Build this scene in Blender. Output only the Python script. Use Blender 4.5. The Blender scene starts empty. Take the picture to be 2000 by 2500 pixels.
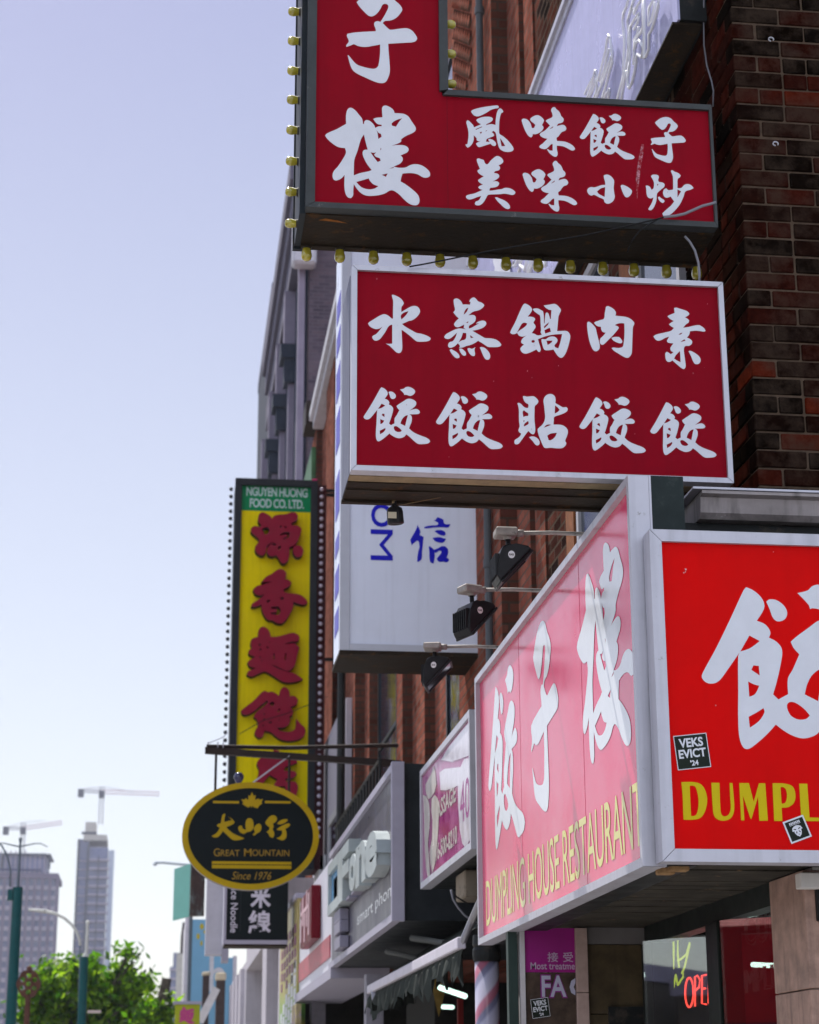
import bpy, bmesh, math, random
from mathutils import Vector, Matrix
random.seed(7)
scn = bpy.context.scene
COL = scn.collection
R = math.radians

# ------------------------------------------------------------------ camera
F_PX = 4727.0; PPX, PPY = 1000.0, 1250.0          # focal length in photo pixels (2000 x 2500)
EYE = Vector((0.0, 0.0, 1.65))
_dY = Vector((390-PPX, -(2680-PPY), -F_PX)).normalized()      # street direction in camera axes
_up = Vector((937-PPX, PPY+14400, -F_PX))
_dZ = (_up - _up.dot(_dY)*_dY).normalized()
_dX = _dY.cross(_dZ)
ROT = Matrix((_dX, _dY, _dZ))
cam_d = bpy.data.cameras.new("camera"); cam = bpy.data.objects.new("camera", cam_d); COL.objects.link(cam)
cam_d.sensor_fit = 'VERTICAL'; cam_d.sensor_height = 30.0; cam_d.sensor_width = 24.0
cam_d.lens = F_PX/2500*30.0
cam_d.clip_start = 0.1; cam_d.clip_end = 6000
cam.matrix_world = Matrix.Translation(EYE) @ ROT.to_4x4()
cam_d.dof.use_dof = True; cam_d.dof.focus_distance = 7.6; cam_d.dof.aperture_fstop = 4.5
scn.camera = cam

# ------------------------------------------------------------------ sky, sun, exposure
SUN_EL, SUN_AZ = R(57), R(-19)          # azimuth from the street axis (+Y) towards the road side (-X)
wd = bpy.data.worlds.new("World"); scn.world = wd; wd.use_nodes = True
nt = wd.node_tree; bg = nt.nodes['Background']
sky = nt.nodes.new('ShaderNodeTexSky'); sky.sky_type = 'NISHITA'; sky.sun_disc = False
sky.sun_elevation = SUN_EL; sky.sun_rotation = SUN_AZ
sky.air_density = 1.0; sky.dust_density = 1.0; sky.ozone_density = 6.0; sky.altitude = 0
tint = nt.nodes.new('ShaderNodeVectorMath'); tint.operation = 'MULTIPLY'; tint.inputs[1].default_value = (1.25, .965, .955)      # summer haze over the city
veil = nt.nodes.new('ShaderNodeMix'); veil.data_type = 'RGBA'; veil.inputs[0].default_value = .55
wtc = nt.nodes.new('ShaderNodeTexCoord'); wsx = nt.nodes.new('ShaderNodeSeparateXYZ'); nt.links.new(wtc.outputs['Generated'], wsx.inputs[0])
wmr = nt.nodes.new('ShaderNodeMapRange'); wmr.inputs[1].default_value = .0; wmr.inputs[2].default_value = .52; nt.links.new(wsx.outputs[2], wmr.inputs[0])
wcr = nt.nodes.new('ShaderNodeMix'); wcr.data_type = 'RGBA'; nt.links.new(wmr.outputs[0], wcr.inputs[0])       # thicker, paler air near the horizon
wcr.inputs[6].default_value = (7.8, 8.2, 7.1, 1); wcr.inputs[7].default_value = (2.6, 2.85, 4.0, 1); nt.links.new(wcr.outputs[2], veil.inputs[7])
nt.links.new(sky.outputs[0], tint.inputs[0]); nt.links.new(tint.outputs[0], veil.inputs[6])
# bright cloud patches added to the unseen sky behind the camera as fill light
cln = nt.nodes.new('ShaderNodeTexNoise'); cln.inputs['Scale'].default_value = 2.6; cln.inputs['Detail'].default_value = 8; nt.links.new(wtc.outputs['Generated'], cln.inputs['Vector'])
clf = nt.nodes.new('ShaderNodeMapRange'); clf.inputs[1].default_value = .40; clf.inputs[2].default_value = .56; nt.links.new(cln.outputs['Fac'], clf.inputs[0])
cly = nt.nodes.new('ShaderNodeMapRange'); cly.inputs[1].default_value = .05; cly.inputs[2].default_value = -.35; nt.links.new(wsx.outputs[1], cly.inputs[0])
clm = nt.nodes.new('ShaderNodeMath'); clm.operation = 'MULTIPLY'; nt.links.new(clf.outputs[0], clm.inputs[0]); nt.links.new(cly.outputs[0], clm.inputs[1])
clx = nt.nodes.new('ShaderNodeMix'); clx.data_type = 'RGBA'; nt.links.new(clm.outputs[0], clx.inputs[0]); nt.links.new(veil.outputs[2], clx.inputs[6]); clx.inputs[7].default_value = (8.3, 9.0, 10.6, 1)
nt.links.new(clx.outputs[2], bg.inputs[0]); bg.inputs[1].default_value = 0.10
sd = bpy.data.lights.new("sun", 'SUN'); sd.energy = 4.8; sd.angle = R(0.53); sd.color = (1.0, .95, .88)
sun = bpy.data.objects.new("sun", sd); COL.objects.link(sun)
sdir = Vector((math.sin(SUN_AZ)*math.cos(SUN_EL), math.cos(SUN_AZ)*math.cos(SUN_EL), math.sin(SUN_EL)))
sun.rotation_euler = sdir.to_track_quat('Z', 'Y').to_euler(); sun.location = (0, 0, 60)
vs = scn.view_settings
scn.display_settings.display_device = 'sRGB'
vs.view_transform = 'Standard'; vs.look = 'None'; vs.gamma = 1.0; vs.use_curve_mapping = False
vs.exposure = 0.62

# ------------------------------------------------------------------ helpers
def at(px, py, X=None, Y=None, Z=None):
    """the point of a real plane (X, Y or Z fixed) that shows at photo pixel px, py"""
    r = ROT @ Vector((px-PPX, PPY-py, -F_PX))
    if X is not None: t = (X-EYE.x)/r.x
    elif Y is not None: t = (Y-EYE.y)/r.y
    else: t = (Z-EYE.z)/r.z
    return EYE + t*r
WLOC = {}
def tag(o, label=None, cat=None, group=None, kind=None):
    if label: o['label'] = label
    if cat: o['category'] = cat
    if group: o['group'] = group
    if kind: o['kind'] = kind
    return o
def thing(name, loc, label, cat, group=None):
    o = bpy.data.objects.new(name, None); COL.objects.link(o); o.location = loc
    o.empty_display_size = .2
    WLOC[o] = Vector(loc)
    return tag(o, label, cat, group)
def wl(o): return WLOC.get(o, Vector((0, 0, 0)))

class MB:
    """collects shapes in world coordinates and links them as ONE mesh object"""
    def __init__(s): s.bm = bmesh.new()
    def box(s, x0, x1, y0, y1, z0, z1, bev=0.0, m=None):
        x0, x1 = sorted((x0, x1)); y0, y1 = sorted((y0, y1)); z0, z1 = sorted((z0, z1))
        r = bmesh.ops.create_cube(s.bm, size=1.0)
        vs_ = r['verts']
        for v in vs_:
            v.co = Vector((x0+(v.co.x+.5)*(x1-x0), y0+(v.co.y+.5)*(y1-y0), z0+(v.co.z+.5)*(z1-z0)))
        if m is not None:
            for v in vs_: v.co = m @ v.co
        if bev > 0:
            es = list({e for v in vs_ for e in v.link_edges})
            bmesh.ops.bevel(s.bm, geom=es, offset=bev, segments=1, affect='EDGES', profile=.5)
        return s
    def quad(s, *pts):
        vs_ = [s.bm.verts.new(p) for p in pts]; s.bm.faces.new(vs_); return s
    def prism(s, poly, a, b, axis='z'):
        """extrude a 2D polygon along an axis from a to b"""
        def P(u, v, w): return (u, v, w) if axis == 'z' else ((w, u, v) if axis == 'x' else (u, w, v))
        A = [s.bm.verts.new(P(u, v, a)) for u, v in poly]; B = [s.bm.verts.new(P(u, v, b)) for u, v in poly]
        n = len(poly)
        s.bm.faces.new(A); s.bm.faces.new(B[::-1])
        for i in range(n): s.bm.faces.new((A[i], B[i], B[(i+1) % n], A[(i+1) % n]))
        return s
    def tube(s, pts, r, seg=8, r2=None, cap=True):
        pts = [Vector(p) for p in pts]; rings = []
        n = len(pts)
        for i, p in enumerate(pts):
            d = (pts[min(i+1, n-1)]-pts[max(i-1, 0)]).normalized()
            up = Vector((0, 0, 1)) if abs(d.z) < .9 else Vector((1, 0, 0))
            a = d.cross(up).normalized(); b = d.cross(a).normalized()
            rr = r if r2 is None else r+(r2-r)*i/max(n-1, 1)
            rings.append([s.bm.verts.new(p+rr*(math.cos(2*math.pi*k/seg)*a+math.sin(2*math.pi*k/seg)*b)) for k in range(seg)])
        for i in range(n-1):
            for k in range(seg):
                s.bm.faces.new((rings[i][k], rings[i][(k+1) % seg], rings[i+1][(k+1) % seg], rings[i+1][k]))
        if cap: s.bm.faces.new(rings[0][::-1]); s.bm.faces.new(rings[-1])
        return s
    def lathe(s, prof, org, axis, seg=16):
        """prof: list of (radius, distance along axis)"""
        ax = Vector(axis).normalized(); up = Vector((0, 0, 1)) if abs(ax.z) < .9 else Vector((1, 0, 0))
        a = ax.cross(up).normalized(); b = ax.cross(a).normalized(); org = Vector(org); rings = []
        for r, d in prof:
            c = org+ax*d
            if r < 1e-6: rings.append([s.bm.verts.new(c)])
            else: rings.append([s.bm.verts.new(c+r*(math.cos(2*math.pi*k/seg)*a+math.sin(2*math.pi*k/seg)*b)) for k in range(seg)])
        for A, B in zip(rings, rings[1:]):
            for k in range(seg):
                k2 = (k+1) % seg
                if len(A) == 1 and len(B) == 1: continue
                if len(A) == 1: s.bm.faces.new((A[0], B[k2], B[k]))
                elif len(B) == 1: s.bm.faces.new((A[k], A[k2], B[0]))
                else: s.bm.faces.new((A[k], A[k2], B[k2], B[k]))
        return s
    def mesh(s, V, Fs):
        vs_ = [s.bm.verts.new(v) for v in V]
        for f in Fs:
            try: s.bm.faces.new([vs_[i] for i in f])
            except ValueError: pass
        return s
    def build(s, name, mat, parent=None, smooth=False, recalc=True):
        if recalc: bmesh.ops.recalc_face_normals(s.bm, faces=s.bm.faces)
        off = wl(parent) if parent else Vector((0, 0, 0))
        if off.length: bmesh.ops.translate(s.bm, verts=s.bm.verts, vec=-off)
        me = bpy.data.meshes.new(name); s.bm.to_mesh(me); s.bm.free()
        for m in (mat if isinstance(mat, (list, tuple)) else [mat]): me.materials.append(m)
        o = bpy.data.objects.new(name, me); COL.objects.link(o)
        if parent: o.parent = parent; WLOC[o] = off.copy()
        if smooth:
            for p in me.polygons: p.use_smooth = True
        return o

def copy_tree(o, parent=None):
    c = o.copy(); COL.objects.link(c); c.parent = parent
    for ch in list(o.children): copy_tree(ch, c)
    return c

def fill2d(loops):
    """even-odd filled flat mesh from closed 2D loops -> verts, faces"""
    cu = bpy.data.curves.new('outline', 'CURVE'); cu.dimensions = '2D'; cu.fill_mode = 'FRONT'
    for L in loops:
        sp = cu.splines.new('POLY'); sp.points.add(len(L)-1)
        for p, q in zip(sp.points, L): p.co = (q[0], q[1], 0, 1)
        sp.use_cyclic_u = True
    return _curve_mesh(cu)
def _curve_mesh(cu):
    ob = bpy.data.objects.new('outline', cu); COL.objects.link(ob)
    dg = bpy.context.evaluated_depsgraph_get()
    me = bpy.data.meshes.new_from_object(ob.evaluated_get(dg))
    V = [(v.co.x, v.co.y) for v in me.vertices]; Fs = [tuple(p.vertices) for p in me.polygons]
    bpy.data.objects.remove(ob); bpy.data.meshes.remove(me); bpy.data.curves.remove(cu)
    return V, Fs
_tc = {}
def text2d(body, bold=0.0, shear=0.0, space=1.0, line=1.0, align='LEFT'):
    k = (body, bold, shear, space, line, align)
    if k not in _tc:
        cu = bpy.data.curves.new('lettering', 'FONT'); cu.body = body; cu.offset = bold; cu.shear = shear
        cu.space_character = space; cu.space_line = line; cu.align_x = align; cu.resolution_u = 4
        V, Fs = _curve_mesh(cu)
        x0 = min(v[0] for v in V); x1 = max(v[0] for v in V); y0 = min(v[1] for v in V); y1 = max(v[1] for v in V)
        _tc[k] = ([((v[0]-x0)/(x1-x0), (v[1]-y0)/(y1-y0)) for v in V], Fs)
    return _tc[k]
def on_y(Y): return lambda u, v: (u, Y, v)                 # a face looking at -Y, u = x
def on_x(X): return lambda u, v: (X, -u, v)                # a face looking at -X, u = -y
def lay(VF, fn, rect=None, rot=0.0):
    """lay a 2D mesh on a plane; rect = (u0, u1, v0, v1) stretches a unit mesh"""
    V, Fs = VF
    if rect:
        u0, u1, v0, v1 = rect; uc, vc = (u0+u1)/2, (v0+v1)/2; c, s_ = math.cos(rot), math.sin(rot); o = []
        for a, b in V:
            du, dv = (a-.5)*(u1-u0), (b-.5)*(v1-v0)
            o.append((uc+du*c-dv*s_, vc+du*s_+dv*c))
        V = o
    return [fn(u, v) for u, v in V], Fs
def write(parent, body, mat, fn, rect, name='lettering', bold=.0, shear=0, space=1.0, rot=0.0, line=1.0, align='LEFT'):
    mb = MB(); mb.mesh(*lay(text2d(body, bold, shear, space, line, align), fn, rect, rot))
    return mb.build(name, mat, parent, recalc=False)

# ------------------------------------------------------------------ materials
def nodes_of(m): m.use_nodes = True; return m.node_tree, m.node_tree.nodes['Principled BSDF']
MATS = {}
def mat(name, col, rough=.6, metal=0.0, var=.12, scale=6.0, bump=0.0, bscale=40.0, streak=0.0, spec=.12, coat=0.0, dirt=None, dirt_amt=.0, dirt_scale=3.0):
    """painted / metal / stone surface with noise variation, optional vertical streaks and worn blotches"""
    m = bpy.data.materials.new(name); t, b = nodes_of(m); N = t.nodes; Lk = t.links
    tc = N.new('ShaderNodeTexCoord')
    nz = N.new('ShaderNodeTexNoise'); nz.inputs['Scale'].default_value = scale; nz.inputs['Detail'].default_value = 6
    nz.inputs['Roughness'].default_value = .65
    Lk.new(tc.outputs['Object'], nz.inputs['Vector'])
    mr = N.new('ShaderNodeMapRange'); mr.inputs[1].default_value = .3; mr.inputs[2].default_value = .7
    mr.inputs[3].default_value = 1-var; mr.inputs[4].default_value = 1+var
    Lk.new(nz.outputs['Fac'], mr.inputs[0])
    mul = N.new('ShaderNodeVectorMath'); mul.operation = 'SCALE'; mul.inputs[0].default_value = col[:3]
    Lk.new(mr.outputs[0], mul.inputs['Scale']); out = mul.outputs[0]
    def mixin(fac, colour):
        nonlocal out
        mx = N.new('ShaderNodeMix'); mx.data_type = 'RGBA'
        Lk.new(fac, mx.inputs[0]); Lk.new(out, mx.inputs[6]); mx.inputs[7].default_value = (*colour, 1); out = mx.outputs[2]
    if streak > 0:
        mp = N.new('ShaderNodeMapping'); mp.inputs['Scale'].default_value = (14, 14, .7); Lk.new(tc.outputs['Object'], mp.inputs[0])
        n2 = N.new('ShaderNodeTexNoise'); n2.inputs['Scale'].default_value = 1.6; n2.inputs['Detail'].default_value = 5; Lk.new(mp.outputs[0], n2.inputs['Vector'])
        r2 = N.new('ShaderNodeMapRange'); r2.inputs[1].default_value = .5; r2.inputs[2].default_value = .75; r2.inputs[4].default_value = streak; Lk.new(n2.outputs['Fac'], r2.inputs[0])
        mixin(r2.outputs[0], tuple(c*.35 for c in col[:3]))
    if dirt:
        n3 = N.new('ShaderNodeTexNoise'); n3.inputs['Scale'].default_value = dirt_scale; n3.inputs['Detail'].default_value = 9; n3.inputs['Roughness'].default_value = .75
        Lk.new(tc.outputs['Object'], n3.inputs['Vector'])
        r3 = N.new('ShaderNodeMapRange'); r3.inputs[1].default_value = .66-.3*dirt_amt; r3.inputs[2].default_value = .72-.25*dirt_amt; Lk.new(n3.outputs['Fac'], r3.inputs[0])
        mixin(r3.outputs[0], dirt)
    Lk.new(out, b.inputs['Base Color'])
    b.inputs['Metallic'].default_value = metal; b.inputs['Specular IOR Level'].default_value = spec
    rr = N.new('ShaderNodeMapRange'); rr.inputs[1].default_value = .3; rr.inputs[2].default_value = .7
    rr.inputs[3].default_value = max(.02, rough-.08); rr.inputs[4].default_value = min(1, rough+.1)
    Lk.new(nz.outputs['Fac'], rr.inputs[0]); Lk.new(rr.outputs[0], b.inputs['Roughness'])
    if coat: b.inputs['Coat Weight'].default_value = coat; b.inputs['Coat Roughness'].default_value = .05
    if bump > 0:
        nb = N.new('ShaderNodeTexNoise'); nb.inputs['Scale'].default_value = bscale; nb.inputs['Detail'].default_value = 5
        Lk.new(tc.outputs['Object'], nb.inputs['Vector'])
        bp = N.new('ShaderNodeBump'); bp.inputs['Strength'].default_value = bump; bp.inputs['Distance'].default_value = .01
        Lk.new(nb.outputs['Fac'], bp.inputs['Height']); Lk.new(bp.outputs[0], b.inputs['Normal'])
    MATS[name] = m
    return m
def emit_mat(name, col, strength):
    m = bpy.data.materials.new(name); t, b = nodes_of(m)
    b.inputs['Base Color'].default_value = (*[c*.5 for c in col], 1)
    b.inputs['Emission Color'].default_value = (*col, 1); b.inputs['Emission Strength'].default_value = strength
    return m
def glass_mat(name, col=(.75, .8, .78), rough=.03, alpha=.35, ior=1.6):
    """window glass: a dark clear sheet that reflects at a slant and lets some of the room show"""
    m = bpy.data.materials.new(name); t, b = nodes_of(m); N = t.nodes
    gl = N.new('ShaderNodeBsdfGlossy'); gl.inputs['Color'].default_value = (.92, .94, .96, 1); gl.inputs['Roughness'].default_value = rough
    tr = N.new('ShaderNodeBsdfTransparent'); tr.inputs[0].default_value = (*col, 1)
    fr = N.new('ShaderNodeFresnel'); gg = N.new('ShaderNodeNewGeometry'); gi = N.new('ShaderNodeMix'); gi.inputs[2].default_value = ior; gi.inputs[3].default_value = 1/ior      # same sheet from either side
    t.links.new(gg.outputs['Backfacing'], gi.inputs[0]); t.links.new(gi.outputs[0], fr.inputs[0])
    mr = N.new('ShaderNodeMapRange'); mr.inputs[3].default_value = alpha; mr.inputs[4].default_value = 1.0
    t.links.new(fr.outputs[0], mr.inputs[0])
    mx = N.new('ShaderNodeMixShader'); t.links.new(mr.outputs[0], mx.inputs[0])
    t.links.new(tr.outputs[0], mx.inputs[1]); t.links.new(gl.outputs[0], mx.inputs[2])
    t.links.new(mx.outputs[0], N['Material Output'].inputs[0])
    return m
def brick_mat(name, cols, mortar, bw=.215, bh=.075, rough=.9, soot=.5, bump=.8, msize=.010, north_shade=.6):
    """brickwork laid in x-or-y by z, whichever way the wall faces; brick to brick colour and soot"""
    m = bpy.data.materials.new(name); t, b = nodes_of(m); N = t.nodes; Lk = t.links
    geo = N.new('ShaderNodeNewGeometry'); sx = N.new('ShaderNodeSeparateXYZ'); Lk.new(geo.outputs['Position'], sx.inputs[0])
    sn = N.new('ShaderNodeSeparateXYZ'); Lk.new(geo.outputs['True Normal'], sn.inputs[0])
    ab = N.new('ShaderNodeMath'); ab.operation = 'ABSOLUTE'; Lk.new(sn.outputs[0], ab.inputs[0])
    gt = N.new('ShaderNodeMath'); gt.operation = 'GREATER_THAN'; gt.inputs[1].default_value = .5; Lk.new(ab.outputs[0], gt.inputs[0])
    mxu = N.new('ShaderNodeMix'); Lk.new(gt.outputs[0], mxu.inputs[0]); Lk.new(sx.outputs[0], mxu.inputs[2]); Lk.new(sx.outputs[1], mxu.inputs[3])
    cb = N.new('ShaderNodeCombineXYZ'); Lk.new(mxu.outputs[0], cb.inputs[0]); Lk.new(sx.outputs[2], cb.inputs[1])
    br = N.new('ShaderNodeTexBrick'); Lk.new(cb.outputs[0], br.inputs['Vector'])
    br.inputs['Scale'].default_value = 1.0; br.inputs['Brick Width'].default_value = bw; br.inputs['Row Height'].default_value = bh
    br.inputs['Mortar Size'].default_value = msize; br.inputs['Mortar Smooth'].default_value = .3; br.inputs['Bias'].default_value = 0
    br.inputs['Color1'].default_value = (0, 0, 0, 1); br.inputs['Color2'].default_value = (1, 1, 1, 1); br.inputs['Mortar'].default_value = (.5, .5, .5, 1)
    cr = N.new('ShaderNodeValToRGB'); Lk.new(br.outputs['Color'], cr.inputs[0])
    cr.color_ramp.elements[0].color = (*cols[0], 1); cr.color_ramp.elements[1].color = (*cols[-1], 1)
    for i, c in enumerate(cols[1:-1]):
        e = cr.color_ramp.elements.new((i+1)/(len(cols)-1)); e.color = (*c, 1)
    nz = N.new('ShaderNodeTexNoise'); nz.inputs['Scale'].default_value = 1.3; nz.inputs['Detail'].default_value = 8; nz.inputs['Roughness'].default_value = .7
    Lk.new(geo.outputs['Position'], nz.inputs['Vector'])
    mr = N.new('ShaderNodeMapRange'); mr.inputs[1].default_value = .35; mr.inputs[2].default_value = .65; mr.inputs[3].default_value = 1-soot; mr.inputs[4].default_value = 1.15
    Lk.new(nz.outputs['Fac'], mr.inputs[0])
    sc = N.new('ShaderNodeVectorMath'); sc.operation = 'SCALE'; Lk.new(cr.outputs[0], sc.inputs[0]); Lk.new(mr.outputs[0], sc.inputs['Scale'])
    mx = N.new('ShaderNodeMix'); mx.data_type = 'RGBA'; Lk.new(br.outputs['Fac'], mx.inputs[0]); Lk.new(sc.outputs[0], mx.inputs[6]); mx.inputs[7].default_value = (*mortar, 1)
    # shade put into the colour: camera-facing sides mixed towards dark brown
    na = N.new('ShaderNodeMapRange'); na.inputs[1].default_value = -1; na.inputs[2].default_value = 0; na.inputs[3].default_value = north_shade; na.inputs[4].default_value = 0; Lk.new(sn.outputs[1], na.inputs[0])
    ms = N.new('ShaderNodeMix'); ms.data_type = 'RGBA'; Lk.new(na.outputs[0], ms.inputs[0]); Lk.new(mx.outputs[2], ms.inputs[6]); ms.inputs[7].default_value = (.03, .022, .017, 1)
    Lk.new(ms.outputs[2], b.inputs['Base Color']); b.inputs['Roughness'].default_value = rough; b.inputs['Specular IOR Level'].default_value = .0
    n2 = N.new('ShaderNodeTexNoise'); n2.inputs['Scale'].default_value = 60; n2.inputs['Detail'].default_value = 4; Lk.new(geo.outputs['Position'], n2.inputs['Vector'])
    sb = N.new('ShaderNodeMath'); sb.operation = 'MULTIPLY_ADD'; Lk.new(br.outputs['Fac'], sb.inputs[0]); sb.inputs[1].default_value = -1.0; Lk.new(n2.outputs['Fac'], sb.inputs[2])
    bp = N.new('ShaderNodeBump'); bp.inputs['Strength'].default_value = bump; bp.inputs['Distance'].default_value = .008
    Lk.new(sb.outputs[0], bp.inputs['Height']); Lk.new(bp.outputs[0], b.inputs['Normal'])
    return m
# ------------------------------------------------------------------ material library
ALU = mat('brushed_aluminium', (.50, .50, .56), rough=.42, metal=.35, var=.10, scale=5, streak=.25, dirt=(.25, .24, .24), dirt_amt=.12, dirt_scale=22)
ALU_D = mat('weathered_dark_metal', (.055, .060, .062), rough=.5, metal=.3, var=.2, scale=9, dirt=(.2, .19, .18), dirt_amt=.12, dirt_scale=14, bump=.15)
BLACKM = mat('black_painted_metal', (.016, .018, .019), rough=.45, var=.3, scale=6, dirt=(.05, .042, .035), dirt_amt=.35, dirt_scale=5, bump=.15)
RUSTY = mat('dark_rusty_underside', (.026, .019, .013), rough=.75, var=.4, scale=8, dirt=(.075, .035, .012), dirt_amt=.35, dirt_scale=9, bump=.4)
RED_SIGN = mat('faded_red_acrylic', (.235, .0008, .010), rough=.55, var=.12, scale=1.8, spec=.05, streak=.12, dirt=(.25, .006, .02), dirt_amt=.2, dirt_scale=1.5)
RED_BRIGHT = mat('bright_red_acrylic', (.64, .0012, .0012), rough=.5, var=.08, spec=.05, streak=.06, scale=2.5)
PINK_SIGN = mat('glossy_red_acrylic', (.70, .012, .11), rough=.19, var=.03, scale=2, spec=.75)
WHITE_VINYL = mat('white_vinyl_lettering', (.64, .66, .72), rough=.4, var=.05, scale=9)
WHITE_GLOSS = mat('glossy_white_lettering', (.68, .71, .75), rough=.15, var=.03, scale=5, spec=.75)
YELLOW_VINYL = mat('yellow_lettering', (.56, .44, .004), rough=.5, var=.05)
PALE_YELLOW = mat('pale_yellow_lettering', (.66, .60, .13), rough=.2, var=.05, spec=.7)
BULB = mat('amber_glass_bulb', (.38, .33, .028), rough=.10, var=.3, scale=18, spec=.8, coat=.6)
BRASS = mat('bulb_socket_metal', (.06, .055, .05), rough=.4, metal=.6)
CREAM = mat('cream_painted_wall', (.62, .60, .57), rough=.8, var=.06, scale=3, streak=.2, bump=.1)
STONE = mat('brown_veined_stone', (.34, .22, .175), rough=.5, var=.4, scale=10, streak=.7, bump=.05)
PINKSTONE = mat('pale_pink_stone', (.40, .29, .26), rough=.5, var=.15, scale=18)
TILE = mat('brown_stone_tile', (.075, .055, .03), rough=.45, var=.4, scale=9, streak=.4)
SOFFIT = mat('peeling_soffit_boards', (.045, .040, .032), rough=.85, var=.6, scale=7, dirt=(.20, .13, .075), dirt_amt=.15, dirt_scale=11, bump=.6, bscale=18)
ZINC = mat('weathered_zinc_flashing', (.30, .27, .27), rough=.55, metal=.25, var=.25, scale=4, streak=.8, dirt=(.55, .53, .52), dirt_amt=.08, dirt_scale=16)
DARKFRAME = mat('dark_green_window_frame', (.012, .016, .014), rough=.35, var=.2)
GLASS = glass_mat('shop_window_glass', alpha=.03, ior=2.4, rough=.015)
GLASS2 = mat('upper_window_glass', (.02, .03, .05), rough=.05, var=.1, spec=.9)
LAV = mat('lavender_sign_face', (.42, .42, .66), rough=.22, var=.10, scale=3, streak=.25, spec=.6)
NEON_OFF = mat('white_glass_tube', (.80, .82, .88), rough=.15, var=.03, spec=.7)
WHITE_FACE = mat('white_sign_face', (.76, .82, .95), rough=.3, var=.06, scale=1.2, streak=.10)
BLUE_INK = mat('blue_lettering', (.012, .012, .50), rough=.35, var=.06)
BLACK_RUB = mat('black_rubber', (.012, .012, .013), rough=.5)
GREYCAB = mat('grey_cable_jacket', (.20, .20, .23), rough=.5)
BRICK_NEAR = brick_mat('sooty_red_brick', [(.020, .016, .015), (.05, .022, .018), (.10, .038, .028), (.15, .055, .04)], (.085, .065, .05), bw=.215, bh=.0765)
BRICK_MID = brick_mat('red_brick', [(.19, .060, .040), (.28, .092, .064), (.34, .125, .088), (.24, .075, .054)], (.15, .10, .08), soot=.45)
BRICK_GREY = brick_mat('purple_grey_brick', [(.085, .07, .095), (.11, .088, .115), (.13, .10, .125)], (.12, .105, .13), soot=.3, bump=.5, north_shade=.0)
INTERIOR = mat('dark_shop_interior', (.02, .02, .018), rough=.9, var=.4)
RED_BACKDROP = mat('dark_red_reflection_board', (.30, .02, .035), rough=.7, var=.15)
# ------------------------------------------------------------------ brush lettering
# outlines of the painted characters: (x0, y0, scale, loops); loops fill even-odd
GL = {}
GL['zi'] = (660,0,3.45,["728,15 755,-10 830,-60 920,-80 1000,-55 1050,0 1090,35 1113,75 1100,105 1065,145 1020,168 965,175 948,192 1000,242 1020,248 1080,240 1150,235 1195,255 1230,300 1238,325 1215,350 1150,357 1060,362 995,366 997,420 1005,520 1008,600 995,650 970,690 930,698 880,685 800,650 720,610 690,580 670,530 652,462 662,465 690,500 730,540 790,562 850,575 882,575 905,560 915,530 925,450 926,372 870,383 800,393 740,385 705,370 680,380 643,393 640,380 662,345 645,300 650,282 700,272 790,265 890,260 888,240 875,205 880,185 905,175 928,182 950,150 975,105 995,60 990,38 965,30 945,40 930,70 895,115 860,135 830,130 790,95 750,50"])
GL['lou'] = (660,0,3.45,["645,935 660,910 682,905 715,925 745,960 775,1000 781,1040 790,1043 795,1018 815,1008 845,1020 875,1050 885,1075 912,1062 940,1060 938,1048 900,1040 868,1000 890,990 946,985 942,930 945,900 965,886 1000,895 1035,920 1048,950 1090,952 1130,958 1165,980 1195,1025 1225,1070 1225,1095 1205,1115 1150,1140 1105,1170 1103,1190 1080,1205 1022,1225 1060,1220 1120,1220 1155,1235 1167,1258 1155,1280 1125,1295 1098,1308 1115,1325 1115,1350 1095,1375 1060,1392 1040,1400 1080,1410 1140,1408 1180,1388 1220,1380 1270,1388 1315,1415 1345,1450 1347,1480 1325,1493 1290,1492 1240,1465 1180,1455 1115,1460 1105,1490 1098,1525 1140,1550 1200,1595 1245,1640 1258,1680 1250,1715 1225,1727 1180,1718 1130,1680 1080,1630 1022,1600 960,1630 890,1645 810,1645 760,1620 725,1580 704,1548 700,1600 698,1645 680,1667 655,1660 635,1630 625,1570 627,1470 600,1500 560,1518 535,1510 525,1480 535,1440 570,1400 610,1340 638,1285 630,1245 570,1235 510,1195 475,1160 462,1138 480,1120 560,1085 640,1040 638,980", "1112,993 1060,1010 1025,1035 1025,1055 1060,1065 1085,1025", "893,1092 903,1115 911,1168 938,1150 932,1126 915,1118", "930,1242 937,1252 928,1265", "845,1280 875,1285 895,1278 875,1300 890,1318 922,1330 930,1352 905,1362 880,1330", "790,1130 770,1160 755,1200 735,1270 710,1340 705,1400 704,1475 760,1455 830,1440 855,1430 820,1385 790,1330 778,1285 790,1262 822,1258 808,1210", "725,1530 780,1515 830,1500 840,1520 870,1550 912,1565 880,1585 830,1592 770,1575", "940,1470 990,1458 975,1487", "1003,1416 1043,1404 1036,1413"])
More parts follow.
